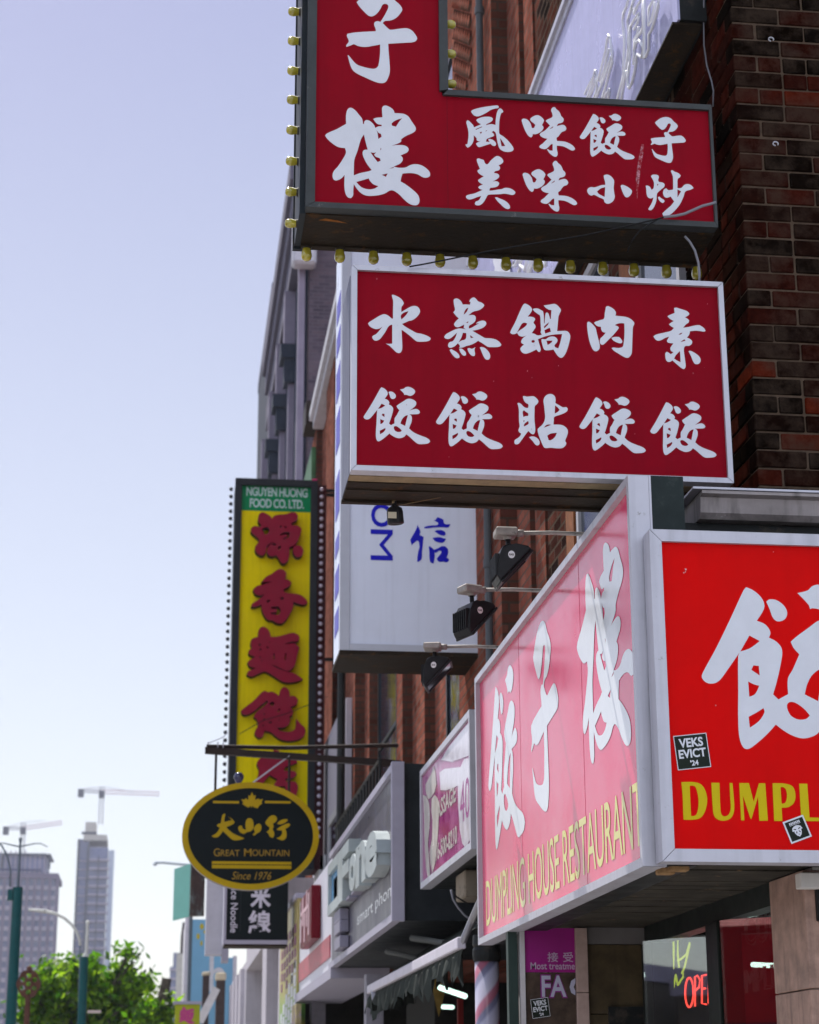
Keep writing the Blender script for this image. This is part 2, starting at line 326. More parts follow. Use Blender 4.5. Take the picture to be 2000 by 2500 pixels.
GL['feng'] = (1125,245,11.5,["290,300 330,265 420,230 560,195 700,170 850,150 980,135 1050,140 1075,185 1050,210 960,225 840,265 740,330 620,395 520,435 440,440 370,410 320,355", "440,550 470,515 580,470 700,450 820,455 890,485 905,530 870,580 800,625 735,655 710,690 800,668 890,660 980,685 985,560 1000,440 1020,340 1060,250 1105,212 1150,235 1195,290 1190,325 1145,350 1110,450 1090,560 1080,700 1080,820 1092,930 1180,990 1290,1080 1390,1190 1470,1300 1487,1370 1450,1415 1370,1440 1270,1437 1180,1410 1100,1350 1050,1230 1015,1060 985,910 930,848 868,882 915,915 945,965 920,1000 830,1035 735,1080 712,1150 760,1155 820,1160 785,1115 780,1080 830,1075 900,1100 965,1150 998,1210 980,1260 930,1275 880,1250 840,1210 700,1255 590,1290 505,1303 460,1260 430,1205 480,1170 575,1132 500,1138 450,1105 450,1060 365,970 370,1040 360,1130 320,1220 250,1295 195,1322 150,1275 133,1230 190,1220 210,1100 222,950 210,820 180,700 160,600 195,545 250,580 310,640 360,700 370,750 470,710 575,660 490,615", "418,800 600,725 608,742 430,820", "535,885 605,872 570,935", "700,870 715,838 755,825", "1105,1050 1160,1120 1255,1275 1150,1280 1130,1180"])
GL['mei'] = (1125,370,11.5,["455,200 510,183 570,205 650,235 680,310 730,350 775,335 840,250 930,170 1000,120 1060,120 1130,155 1185,215 1197,280 1150,335 1065,378 1100,420 1108,470 1070,520 970,545 935,595 1020,608 1070,640 1083,700 1040,755 960,800 900,832 990,825 1050,840 1085,880 1060,945 1000,985 900,1005 830,1020 810,1090 900,1085 1040,1060 1160,1045 1230,1015 1310,1012 1400,1030 1490,1080 1540,1130 1520,1185 1450,1212 1360,1195 1240,1175 1100,1190 940,1195 830,1200 765,1215 710,1310 640,1420 560,1490 480,1505 420,1490 402,1450 430,1395 510,1360 560,1280 580,1240 470,1270 340,1320 250,1338 180,1315 150,1270 170,1225 240,1200 380,1170 500,1120 620,1065 540,1045 490,1000 530,960 630,912 570,890 500,830 490,790 540,755 655,685 590,660 510,600 472,545 490,510 545,480 500,380 460,270", "965,1285 1010,1275 1100,1310 1220,1360 1310,1420 1370,1490 1390,1550 1370,1595 1310,1605 1230,1570 1130,1480 1030,1380"])
GL['wei'] = (1265,250,11.5,["105,490 140,450 200,450 270,480 330,545 365,610 385,690 400,715 450,705 490,625 440,575 370,520 345,470 370,425 450,375 540,348 610,370 680,420 730,490 720,540 675,630 715,680 710,730 660,800 590,850 500,885 415,880 410,930 380,970 345,968 290,925 220,820 160,680 120,560", "930,215 950,160 1000,120 1040,130 1080,180 1150,240 1195,320 1215,375 1265,425 1285,480 1260,545 1200,575 1130,590 1090,660 1190,630 1260,620 1310,640 1350,690 1360,740 1320,790 1240,820 1190,870 1140,945 1085,990 1100,1075 1200,1080 1320,1095 1440,1140 1540,1205 1600,1280 1590,1325 1520,1345 1450,1315 1350,1260 1240,1220 1090,1205 1095,1310 1115,1430 1095,1500 1050,1520 980,1495 880,1410 815,1310 840,1305 900,1340 975,1345 975,1160 930,1170 850,1250 780,1300 700,1300 630,1275 597,1240 620,1200 700,1140 830,1010 740,995 650,950 610,895 640,850 760,780 900,640 850,590 780,515 810,480 900,440 970,390 960,300", "880,745 990,660 980,700"])
GL['xiao'] = (1420,410,6.161,["335,110 370,95 410,100 455,130 490,180 492,220 485,300 497,390 503,430 480,490 430,528 380,532 345,505 335,470 270,440 190,400 150,413 110,390 87,345 100,305 145,283 200,288 300,255 360,250 355,200 340,150", "358,285 290,305 235,350 260,385 350,432", "590,265 610,250 650,258 710,290 755,330 760,360 735,410 695,438 660,430 630,380 605,320"])
GL['chao'] = (1420,410,6.161,["1045,120 1070,98 1110,95 1150,105 1165,130 1155,180 1170,205 1220,215 1250,240 1245,280 1200,320 1140,380 1130,480 1100,570 1060,625 1025,632 1005,615 1020,590 1060,520 1085,440 1040,455 1000,435 980,380 975,310 967,265 990,260 1030,280 1055,325 1085,300 1090,210", "1148,232 1158,250 1145,262 1138,248", "1150,440 1170,425 1200,450 1245,480 1250,505 1225,525 1195,510 1165,475", "1345,40 1365,30 1400,50 1460,75 1495,110 1480,140 1450,160 1445,240 1446,300 1505,295 1550,250 1600,238 1650,255 1690,300 1640,325 1565,350 1540,420 1490,530 1430,610 1360,680 1290,725 1235,728 1218,680 1270,630 1350,560 1395,500 1360,450 1340,425 1290,445 1250,430 1228,375 1240,325 1275,300 1310,330 1380,320 1380,230 1375,120 1355,70", "1444,320 1500,345 1446,440", "1294,350 1303,358 1296,368"])
GL['guo'] = (1240,730,10.147,["375,150 420,108 480,125 550,170 600,235 600,280 560,350 495,430 600,435 660,460 680,500 640,580 680,640 690,690 650,760 595,840 660,855 740,895 845,880 810,805 825,795 815,600 800,410 740,360 660,300 620,245 660,230 740,228 820,265 880,310 900,600 915,595 925,450 940,350 970,325 1005,350 1035,430 1050,487 1070,487 1075,380 1085,270 1010,255 930,200 890,150 950,145 1050,130 1150,113 1210,135 1270,190 1320,265 1290,350 1260,430 1245,560 1225,790 1340,785 1450,785 1510,820 1550,900 1545,980 1490,1200 1430,1350 1360,1440 1300,1448 1230,1390 1135,1245 1050,1260 950,1265 900,1240 860,1130 835,1010 850,985 940,990 1020,940 1120,922 1190,945 1235,1010 1210,1080 1160,1140 1180,1190 1255,1215 1300,1080 1350,862 1200,870 1050,890 900,930 750,990 780,1100 820,1240 800,1300 765,1305 710,1245 600,1300 500,1340 430,1348 360,1320 312,1240 330,1190 405,1125 340,1080 332,1045 370,970 475,890 420,915 350,925 280,900 235,835 180,862 110,865 60,830 80,770 180,580 280,350", "230,830 300,690 350,610 410,580 485,600 460,650 390,710 300,770", "905,720 900,680 960,620 1025,570 990,640", "910,765 1045,705 1070,805 930,850", "590,1050 600,1015 660,1010 672,1060 630,1078 595,1070", "960,1025 1110,1025 1080,1075 990,1135"])
GL['su'] = (1585,740,11.5,["705,130 770,120 850,145 970,180 1070,220 1125,275 1130,310 1090,350 1010,390 1080,430 1130,480 1110,540 1040,590 960,685 1100,665 1250,630 1400,610 1470,640 1550,700 1590,770 1550,795 1440,780 1300,768 1150,785 1140,850 1110,910 1065,960 1150,1000 1210,1060 1210,1120 1170,1170 1120,1195 1030,1198 990,1240 980,1320 995,1450 1015,1600 1030,1760 1010,1825 970,1845 900,1810 780,1710 655,1600 600,1640 530,1640 480,1590 460,1490 460,1400 505,1358 560,1390 615,1430 690,1370 630,1345 600,1290 610,1230 690,1125 590,1115 525,1095 505,1050 530,1000 565,935 460,970 350,1030 260,1050 190,1020 125,930 180,885 300,850 480,810 620,770 700,690 620,645 560,590 600,555 695,495 600,445 520,370 550,340 720,270", "830,880 880,840 940,822 900,870", "880,1090 960,1030 1000,1010 1025,1050", "870,1340 880,1480 888,1655 780,1600 705,1550 760,1450", "1110,1350 1140,1332 1200,1345 1300,1400 1390,1470 1440,1540 1450,1620 1410,1690 1340,1710 1280,1690 1230,1610 1180,1480"])
GL['tie'] = (1250,950,11.5,["310,200 340,185 430,205 520,195 600,192 660,220 720,280 748,340 720,400 650,470 640,600 635,760 640,900 655,1050 655,1180 630,1245 590,1262 540,1240 465,1170 400,1250 330,1350 250,1460 190,1530 130,1545 90,1535 72,1480 90,1420 180,1360 240,1300 265,1240 210,1205 187,1160 200,1100 220,1040 205,900 200,750 200,600 180,470 155,395 190,378 260,410 340,490 400,520 460,520 465,425 400,385 340,310", "345,585 400,635 462,680 462,745 380,755 325,780 310,700 310,620", "330,865 358,870 345,920 330,920", "345,985 400,930 460,885 472,960 420,1005 340,1045", "485,1345 540,1325 620,1325 690,1355 750,1410 783,1490 765,1555 710,1575 660,1550 590,1460", "890,310 920,220 990,150 1070,128 1150,145 1210,200 1230,290 1222,385 1320,440 1440,505 1530,500 1570,555 1545,620 1480,665 1360,715 1195,775 1180,870 1170,990 1290,990 1400,1000 1490,1045 1560,1120 1577,1200 1550,1310 1500,1450 1530,1500 1520,1560 1440,1640 1370,1657 1240,1655 1100,1640 930,1645 870,1570 810,1430 750,1270 725,1130 760,1080 850,1000 915,890 935,760 925,640 910,480 895,380", "1215,450 1290,510 1345,575 1290,635 1205,680", "900,1075 960,1010 1030,985 1110,995 1000,1040", "995,1300 1100,1240 1265,1220 1230,1310 1170,1380 1090,1430 1035,1425"])
GL['jiao'] = (880,930,9.583,["470,170 495,142 550,165 610,215 640,270 635,320 570,410 640,440 680,500 665,545 730,580 770,640 755,740 710,890 672,990 715,1030 800,990 805,870 850,800 915,680 870,630 848,580 900,540 1010,470 1090,420 1150,410 1230,430 1300,480 1308,540 1270,600 1150,690 1240,660 1320,652 1380,690 1398,730 1370,765 1290,775 1150,775 1190,805 1208,860 1200,950 1170,1030 1140,1105 1210,1170 1300,1225 1420,1275 1540,1320 1610,1365 1637,1410 1590,1455 1480,1472 1355,1468 1270,1410 1150,1300 1075,1245 1030,1300 960,1330 890,1335 810,1310 740,1270 680,1225 600,1300 500,1375 440,1408 400,1400 370,1330 365,1200 380,950 395,690 410,655 370,705 300,790 230,870 180,895 120,890 80,850 90,810 200,640 330,420", "415,650 500,525 585,570 500,625", "500,795 520,760 565,765 568,840", "468,885 520,910 560,920 520,985 470,1005", "455,1160 520,1130 585,1095 590,1130 540,1195 460,1245", "785,1075 810,1052 860,1060 930,1110 972,1160 940,1185 880,1190 820,1165 790,1120", "940,995 960,930 1000,860 1060,810 1115,795 1085,900 1050,1050", "660,260 690,242 750,250 810,295 833,350 810,400 750,418 710,390 685,320", "930,195 1020,175 1060,142 1120,130 1190,150 1260,195 1285,240 1270,285 1220,330 1160,345 1100,325 1050,318 1030,325 1020,290"])
GL['shui'] = (890,710,10.147,["680,95 715,90 780,115 860,155 930,215 975,300 955,345 920,400 915,520 1000,470 1100,410 1200,370 1290,375 1350,420 1380,500 1350,580 1280,660 1180,725 1105,740 1040,770 930,815 1000,870 1150,960 1290,1035 1420,1060 1560,1110 1640,1160 1635,1205 1580,1240 1450,1255 1310,1250 1250,1215 1130,1110 1000,1010 922,960 930,1150 940,1340 935,1450 900,1520 850,1538 790,1515 700,1430 620,1355 525,1300 620,1308 690,1300 690,1100 690,830 630,850 580,900 520,1010 450,1110 390,1185 320,1225 245,1220 195,1150 210,1110 290,1065 370,980 450,875 380,925 290,942 210,920 130,870 90,805 120,770 230,700 360,620 480,572 560,590 620,630 680,680 710,680 710,450 712,240 690,160", "905,600 990,530 1092,500 1060,560 990,640 918,705"])
GL['zheng'] = (1075,715,10.781,["355,190 375,155 430,138 490,160 555,220 595,300 680,297 785,305 800,230 765,225 800,155 880,112 940,145 1000,215 1080,245 1150,295 1160,330 1110,395 1020,450 870,490 745,585 860,575 920,600 938,660 920,740 860,800 760,865 760,935 840,905 930,850 1030,795 940,800 1000,755 1120,722 1190,745 1218,800 1190,860 1110,920 980,965 850,990 950,1050 1080,1125 1180,1180 1320,1190 1450,1215 1550,1275 1612,1350 1590,1395 1500,1420 1380,1422 1260,1415 1180,1365 1080,1300 1000,1255 920,1310 800,1365 700,1390 600,1430 500,1442 520,1390 465,1320 400,1385 330,1425 250,1437 212,1400 215,1340 250,1290 330,1265 400,1170 445,1040 370,1110 280,1185 210,1208 140,1195 105,1155 150,1085 280,1010 400,955 500,930 590,935 680,955 620,915 635,830 550,870 470,900 400,880 362,820 400,755 490,665 420,600 345,505 390,440 370,330", "620,570 640,490 690,410 745,385 700,490", "680,780 745,740 735,785", "600,1045 685,1050 690,1110 665,1215 560,1250 480,1300 555,1180", "785,1105 880,1170 805,1185", "250,1500 290,1475 340,1500 440,1560 500,1630 512,1690 470,1715 410,1705 340,1640 280,1560", "500,1465 560,1460 630,1510 680,1575 682,1630 640,1650 590,1630 530,1550", "718,1465 760,1445 840,1465 930,1420 905,1490 920,1600 905,1655 850,1655 790,1610 740,1530", "1045,1430 1090,1418 1170,1440 1240,1500 1300,1580 1320,1660 1300,1730 1250,1755 1190,1735 1140,1660 1090,1540"])
GL['rou'] = (1425,740,12.321,["680,105 730,80 790,100 880,150 945,210 978,290 960,370 1100,385 1260,405 1380,445 1480,520 1532,600 1490,720 1480,900 1470,1150 1455,1480 1420,1570 1350,1635 1270,1632 1180,1590 1050,1510 920,1430 845,1345 910,1328 1000,1340 1110,1335 1185,1295 1210,1180 1230,1000 1235,800 1228,605 1130,595 1020,615 945,655 1050,705 1058,750 1010,820 870,980 740,1110 640,1210 570,1248 510,1215 492,1140 510,1060 600,970 670,880 590,865 540,800 525,705 430,690 360,640 320,580 370,550 500,505 615,460 640,300 665,170", "110,610 130,560 165,550 230,590 320,680 370,750 400,880 440,1050 480,1200 490,1330 450,1410 370,1445 300,1410 250,1330 190,1170 150,1000 120,800", "845,1045 910,1015 1010,1008 1080,1020 1140,1085 1170,1155 1140,1198 1080,1200 990,1170 890,1110"])
GL['xin'] = (990,1250,14.375,["425,455 460,530 510,650 525,700 490,810 560,840 640,890 620,1000 605,1200 580,1400 575,1600 540,1690 440,1755 410,1740 420,1560 460,1350 490,1250 480,1120 455,1030 400,1005 340,1060 250,1130 215,1190 210,1120 180,1030 180,960 260,820 380,600", "645,545 720,510 900,475 1100,465 1155,425 1130,370 1060,330 990,300 1060,270 1120,185 1200,210 1330,280 1345,370 1400,430 1580,430 1540,500 1500,545 1300,540 1000,545 830,570 680,575", "1020,680 1100,640 1230,635 1340,665 1400,730 1405,790 1360,830 1270,825 1160,780", "950,910 1060,895 1200,885 1310,920 1415,935 1390,1010 1330,1070 1260,1085 1150,1065 1030,1020", "815,1220 850,1205 930,1260 1000,1330 1130,1280 1270,1205 1370,1205 1460,1270 1500,1350 1490,1480 1440,1600 1520,1660 1510,1730 1440,1765 1330,1745 1200,1755 1120,1700 1110,1630 1180,1540 1255,1440 1250,1370 1180,1365 1080,1430 1010,1430 1030,1520 1010,1680 985,1815 880,1770 840,1600 835,1400"])
GL['yuan'] = (595,1240,7.1875,["245,230 265,160 320,130 390,155 450,190 490,240 530,190 620,170 730,160 830,130 900,140 940,190 930,250 880,290 820,320 840,360 920,360 980,390 1005,440 970,540 930,640 870,710 790,740 795,850 770,960 700,1025 650,1010 600,930 560,880 490,900 420,870 400,800 430,720 520,640 440,680 390,740 385,820 330,890 260,870 195,800 195,730 260,640 250,590 180,530 120,470 130,400 190,370 280,390 300,350 250,300", "310,430 350,400 410,395 440,440 420,490 370,520", "480,700 510,665 560,680 555,710", "620,520 700,480 790,480 790,560 690,605 680,585 760,550 740,510 650,530", "625,370 660,360 655,395 630,400", "700,385 730,370 745,395 720,410", "590,740 640,710 630,770 600,790", "850,780 880,720 940,705 1000,730 1035,800 1010,880 940,915 880,880"])
GL['xiang'] = (595,1240,7.1875,["300,1350 380,1260 490,1200 570,1140 640,1120 710,1150 740,1210 710,1290 790,1320 830,1360 790,1420 680,1480 720,1530 880,1550 1000,1580 1090,1660 1110,1710 1050,1745 930,1720 860,1690 860,1780 800,1900 740,2000 660,2070 560,2060 500,2020 420,2010 350,1930 310,1830 300,1740 200,1780 120,1775 140,1730 260,1650 360,1560 270,1580 190,1550 155,1480 220,1420 340,1390 500,1340", "390,1670 460,1655 440,1700 395,1700", "630,1620 690,1610 690,1650 640,1655", "470,1785 600,1775 640,1850 600,1920 470,1910 470,1880 570,1880 580,1820 480,1815"])
GL['mian'] = (585,1520,7.188,["320,200 350,140 400,115 470,140 520,210 540,290 640,290 800,250 930,220 1020,260 1045,310 1000,370 880,380 760,430 880,410 960,410 1040,480 1000,610 970,760 900,860 820,890 720,850 640,810 540,770 640,830 780,890 950,930 1100,1030 990,1075 800,1090 680,1040 560,960 440,900 340,930 200,990 115,950 150,890 290,840 170,810 130,740 180,690 270,640 160,600 150,540 210,490 180,400 210,330 320,290", "330,420 360,415 360,445 335,450", "340,505 370,495 370,525 345,530", "470,460 500,465 495,500 470,490", "500,375 530,375 520,400", "330,640 370,640 360,665", "370,700 395,700 390,730", "585,580 605,580 605,690 590,690", "790,590 810,570 800,700 780,690"])
GL['bao'] = (585,1520,7.188,["20,1580 120,1500 250,1400 350,1290 430,1235 490,1260 560,1250 640,1290 690,1330 700,1240 750,1175 810,1180 860,1240 870,1330 950,1325 1015,1390 990,1470 880,1520 930,1580 920,1650 860,1690 880,1750 830,1840 740,1880 650,1870 700,1930 850,1950 940,1920 975,1850 985,1720 1040,1790 1140,1900 1130,2000 1040,2080 880,2110 720,2090 600,2010 540,1960 430,1930 400,2030 330,2060 260,2000 270,1920 310,1860 300,1750 240,1690 290,1605 400,1525 492,1432 468,1405 365,1492 250,1590 120,1655 40,1640", "520,1465 550,1430 600,1440 590,1480 550,1500", "655,1590 690,1540 705,1555 670,1610", "400,1640 440,1625 430,1655", "400,1730 445,1715 430,1745", "380,1840 420,1825 405,1855", "500,1780 555,1770 550,1800 510,1800", "665,1740 695,1730 685,1755"])
GL['dian'] = (520,1150,2.694,["285,1935 310,1900 380,1880 395,1845 430,1850 440,1880 500,1885 548,1900 550,1930 500,1950 470,1960 465,1985 530,1985 548,2005 520,2030 470,2035 480,2055 535,2055 555,2090 535,2160 480,2200 400,2190 385,2120 400,2070 420,2040 370,2010 330,2060 300,2130 260,2160 250,2130 280,2050 300,1980", "430,2085 470,2085 475,2130 440,2140"])
GL['da'] = (500,1960,7.841,["345,230 380,205 393,230 375,310 380,370 450,350 520,335 500,310 440,265 520,310 570,365 555,400 480,440 410,465 460,520 550,590 660,640 760,680 700,705 600,720 530,705 450,640 380,570 345,545 300,610 240,660 170,660 130,635 200,600 250,550 290,480 230,440 250,410 305,390 325,290"])
GL['shan'] = (500,1960,7.841,["640,480 670,440 710,440 725,490 790,520 780,430 790,350 830,300 880,300 920,340 935,420 930,490 880,545 800,565 760,595 710,585 665,550", "940,500 980,430 1030,400 1070,420 1085,480 1060,550 1000,585 950,625 915,610 960,560"])
GL['xing'] = (500,1960,7.841,["1160,390 1180,340 1250,260 1310,240 1365,265 1383,320 1350,370 1300,405 1320,450 1300,510 1330,570 1325,640 1300,675 1240,640 1220,590 1180,560 1230,520 1240,470 1190,430", "1385,400 1430,350 1520,315 1580,315 1585,345 1520,390 1440,415", "1380,520 1400,490 1500,430 1600,395 1640,420 1600,465 1540,500 1565,570 1560,660 1510,715 1460,715 1370,680 1440,650 1480,590 1480,530 1430,525"])
GL['D'] = (1540,1140,2.2,["273,1692 340,1692 380,1705 405,1745 412,1795 400,1850 375,1885 330,1895 285,1894 283,1860 280,1770","318,1712 322,1800 326,1875 350,1870 362,1840 365,1790 358,1745 345,1715"])
GL['U'] = (1540,1140,2.2,["434,1695 478,1696 483,1830 490,1868 510,1876 530,1862 538,1830 535,1770 532,1697 548,1697 556,1790 556,1850 540,1885 510,1899 475,1896 450,1875 442,1830"])
GL['M'] = (1540,1140,2.2,["584,1697 636,1697 662,1798 690,1698 724,1698 738,1899 692,1900 685,1770 650,1890 645,1890 604,1765 612,1898 594,1898"])
GL['P'] = (1540,1140,2.2,["763,1698 830,1700 870,1715 886,1755 880,1800 850,1826 812,1830 816,1901 772,1901","806,1720 812,1808 830,1804 840,1775 836,1735 822,1720"])
GL['L'] = (1540,1140,2.2,["906,1700 950,1701 962,1882 1035,1884 1036,1902 918,1902"])

def smooth_loop(s, ox, oy, sc):
    P = [tuple(float(v) for v in t.split(',')) for t in s.split()]
    n = len(P); out = []
    def ang(i):
        a, b, c = P[i-1], P[i], P[(i+1) % n]
        u = (b[0]-a[0], b[1]-a[1]); v = (c[0]-b[0], c[1]-b[1])
        lu = math.hypot(*u) or 1; lv = math.hypot(*v) or 1
        return math.degrees(math.acos(max(-1, min(1, (u[0]*v[0]+u[1]*v[1])/(lu*lv)))))
    sharp = [ang(i) > 62 for i in range(n)]
    for i in range(n):
        p0, p1, p2, p3 = P[i-1], P[i], P[(i+1) % n], P[(i+2) % n]
        L = math.hypot(p2[0]-p1[0], p2[1]-p1[1]) or 1
        def tang(a, b, sh, prim):
            if sh: return ((p2[0]-p1[0])*.5, (p2[1]-p1[1])*.5)
            d = (b[0]-a[0], b[1]-a[1]); l = math.hypot(*d) or 1
            return (d[0]/l*L, d[1]/l*L)
        t1 = tang(p0, p2, sharp[i], 0); t2 = tang(p1, p3, sharp[(i+1) % n], 1)
        K = 4
        for k in range(K):
            t = k/K
            h1 = 2*t**3-3*t*t+1; h2 = t**3-2*t*t+t; h3 = -2*t**3+3*t*t; h4 = t**3-t*t
            x = h1*p1[0]+h2*t1[0]+h3*p2[0]+h4*t2[0]; y = h1*p1[1]+h2*t1[1]+h3*p2[1]+h4*t2[1]
            out.append((ox+x/sc, oy+y/sc))
    return out
def glyph_px(name):
    ox, oy, sc, loops = GL[name]
    return [smooth_loop(s, ox, oy, sc) for s in loops]
# ================================================================== the setting: ground, pavement
GND_M = mat('asphalt', (.05, .05, .052), rough=.85, var=.25, scale=8, bump=.3)
PAVE_M = mat('concrete_pavement', (.30, .29, .28), rough=.85, var=.12, scale=3, bump=.15)
mb = MB(); mb.quad((-2500, -400, 0), (2500, -400, 0), (2500, 5000, 0), (-2500, 5000, 0))
tag(mb.build('ground', GND_M), kind='structure')
mb = MB(); mb.box(-6.0, 30, -30, 400, .0, .14, bev=.01); tag(mb.build('pavement', PAVE_M), kind='structure')
mb = MB(); mb.box(-16, -9.6, -60, 300, .0, .10, bev=.01); tag(mb.build('streetcar_track_bed', PAVE_M), kind='structure')
mb = MB(); mb.box(-33, -24, -30, 220, .0, .14, bev=.01); tag(mb.build('pavement', PAVE_M), kind='structure')
mb = MB()
for i in range(40): mb.box(-8.0, -7.85, i*8-20, i*8-17, .004, .005)
tag(mb.build('road_marking', WHITE_VINYL), kind='structure')

W = 2.262           # plane of the shop fronts (x)

# ================================================================== corner restaurant building
rb = thing('corner_building', (W, 7.04, 0), 'dark sooty red brick corner building that carries the red dumpling restaurant signs', 'building')
# the brick corner itself, brick by brick
BR = bpy.data.materials.new('hand_laid_brick'); t, b = nodes_of(BR)
at_n = t.nodes.new('ShaderNodeAttribute'); at_n.attribute_name = 'tone'
nz = t.nodes.new('ShaderNodeTexNoise'); nz.inputs['Scale'].default_value = 22; nz.inputs['Detail'].default_value = 8; nz.inputs['Roughness'].default_value = .7
tcn = t.nodes.new('ShaderNodeTexCoord'); t.links.new(tcn.outputs['Object'], nz.inputs['Vector'])
mr = t.nodes.new('ShaderNodeMapRange'); mr.inputs[1].default_value = .3; mr.inputs[2].default_value = .7; mr.inputs[3].default_value = .45; mr.inputs[4].default_value = 1.5
t.links.new(nz.outputs['Fac'], mr.inputs[0])
sc_ = t.nodes.new('ShaderNodeVectorMath'); sc_.operation = 'SCALE'; t.links.new(at_n.outputs['Color'], sc_.inputs[0]); t.links.new(mr.outputs[0], sc_.inputs['Scale'])
sn_ = t.nodes.new('ShaderNodeTexNoise'); sn_.inputs['Scale'].default_value = 5.5; sn_.inputs['Detail'].default_value = 9; sn_.inputs['Roughness'].default_value = .72; t.links.new(tcn.outputs['Object'], sn_.inputs['Vector'])
sr_ = t.nodes.new('ShaderNodeMapRange'); sr_.inputs[1].default_value = .44; sr_.inputs[2].default_value = .60; sr_.inputs[4].default_value = .7; t.links.new(sn_.outputs['Fac'], sr_.inputs[0])
sm_ = t.nodes.new('ShaderNodeMix'); sm_.data_type = 'RGBA'; ng_ = t.nodes.new('ShaderNodeNewGeometry'); nx_ = t.nodes.new('ShaderNodeSeparateXYZ'); t.links.new(ng_.outputs['True Normal'], nx_.inputs[0])      # soot thinned away from the camera side to colour the street side as sunlit
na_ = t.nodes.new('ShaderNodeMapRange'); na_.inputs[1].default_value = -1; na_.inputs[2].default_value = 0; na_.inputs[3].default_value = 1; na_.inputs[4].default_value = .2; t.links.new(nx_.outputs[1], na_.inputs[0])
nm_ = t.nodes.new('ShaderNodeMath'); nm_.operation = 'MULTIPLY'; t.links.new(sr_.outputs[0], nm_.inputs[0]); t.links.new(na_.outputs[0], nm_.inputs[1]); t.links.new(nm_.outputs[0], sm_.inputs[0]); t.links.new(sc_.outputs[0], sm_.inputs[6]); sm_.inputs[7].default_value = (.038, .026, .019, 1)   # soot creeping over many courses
t.links.new(sm_.outputs[2], b.inputs['Base Color']); b.inputs['Roughness'].default_value = .92; b.inputs['Specular IOR Level'].default_value = .0
bp = t.nodes.new('ShaderNodeBump'); bp.inputs['Strength'].default_value = .5; bp.inputs['Distance'].default_value = .006
t.links.new(nz.outputs['Fac'], bp.inputs['Height']); t.links.new(bp.outputs[0], b.inputs['Normal'])
rng = random.Random(11)
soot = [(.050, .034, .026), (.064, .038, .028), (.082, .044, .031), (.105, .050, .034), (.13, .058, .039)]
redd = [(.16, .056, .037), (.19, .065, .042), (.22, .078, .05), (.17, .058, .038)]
bm = bmesh.new(); lay_c = bm.loops.layers.color.new('tone')
def brick(x0, x1, y0, y1, z0, z1, col):
    j = lambda: rng.uniform(-.0022, .0022)
    r = bmesh.ops.create_cube(bm, size=1.0); V = r['verts']
    dx, dy, dz = j(), j(), j()
    for v in V: v.co = Vector((x0+(v.co.x+.5)*(x1-x0)+dx+j()*.5, y0+(v.co.y+.5)*(y1-y0)+dy+j()*.5, z0+(v.co.z+.5)*(z1-z0)+dz*.6+j()*.5))
    es = list({e for v in V for e in v.link_edges})
    rr = bmesh.ops.bevel(bm, geom=es, offset=.004, segments=1, affect='EDGES', profile=.5)
    for f in {f for v in rr['verts'] for f in v.link_faces}:
        for l in f.loops: l[lay_c] = (*col, 1)
CH, JT = .0765, .0085
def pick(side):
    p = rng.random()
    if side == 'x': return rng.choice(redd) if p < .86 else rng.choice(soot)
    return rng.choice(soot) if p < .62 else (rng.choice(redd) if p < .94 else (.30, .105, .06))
z = 3.72; k = 0
while z < 7.1:
    first = (.205 if k % 2 == 0 else .0985)
    # corner brick
    cx, cy = (first, .0985) if k % 2 == 0 else (.0985, .205)
    brick(W, W+cx, 7.04, 7.04+cy, z, z+CH-JT, pick('y'))
    x = W+cx+JT
    while x < 3.3:
        L = .205 if rng.random() < .72 else .0985
        brick(x, x+L, 7.04, 7.12, z, z+CH-JT, pick('y')); x += L+JT
    y = 7.04+cy+JT
    while y < 7.98:
        L = .205 if rng.random() < .72 else .0985
        brick(W, W+.08, y, y+L, z, z+CH-JT, pick('x')); y += L+JT
    z += CH; k += 1
bmesh.ops.translate(bm, verts=bm.verts, vec=-Vector(rb.location))
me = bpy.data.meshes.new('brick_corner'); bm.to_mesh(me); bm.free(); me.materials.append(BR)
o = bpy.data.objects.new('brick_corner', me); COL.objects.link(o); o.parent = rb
MORT = mat('sandy_mortar', (.085, .060, .043), rough=.95, spec=0, var=.3, scale=30)
mb = MB(); mb.box(W+.007, 8, 7.047, 11.2, 3.6, 12.5); mb.build('mortar_core', MORT, rb)
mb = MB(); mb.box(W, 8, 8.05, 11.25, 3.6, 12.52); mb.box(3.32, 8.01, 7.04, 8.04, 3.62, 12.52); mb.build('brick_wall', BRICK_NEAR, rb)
# iron ring bolts left in the brick
for px, py in ((1882, 97), (1893, 352)):
    p = at(px, py, Y=7.02); mb = MB()
    pts = [p+Vector((.011*math.cos(a), -.004, .009*math.sin(a))) for a in [i*math.pi/6-.6 for i in range(11)]]
    mb.tube(pts, .0028, 6); mb.build('ring_bolt', ALU, rb, smooth=True)
# zinc flashing above the front sign
mb = MB(); prof = [(6.70, 3.812), (6.70, 3.800), (6.725, 3.792), (6.735, 3.735), (6.755, 3.715), (7.035, 3.725), (7.035, 3.86)]
A0, A1 = 1.935, 4.2
mb.prism([(y_, z_) for y_, z_ in prof], A0, A1, axis='x'); mb.build('flashing', ZINC, rb)
mb = MB(); mb.box(1.90, 4.2, 6.695, 7.03, 3.815, 3.823); mb.build('flashing_cap', ALU, rb)
mb = MB(); mb.box(1.83, 4.2, 6.80, 7.03, 3.45, 3.712); mb.build('parapet_board', BLACKM, rb)
for px in (1912, 1955):                                    # metal straps standing on the flashing
    mb = MB(); p = at(px, 1196, Y=6.95); mb.box(p.x-.012, p.x+.012, 6.94, 6.95, 3.824, 3.87); mb.box(p.x-.02, p.x+.012, 6.9, 6.95, 3.867, 3.872)
    mb.build('strap', ALU, rb)
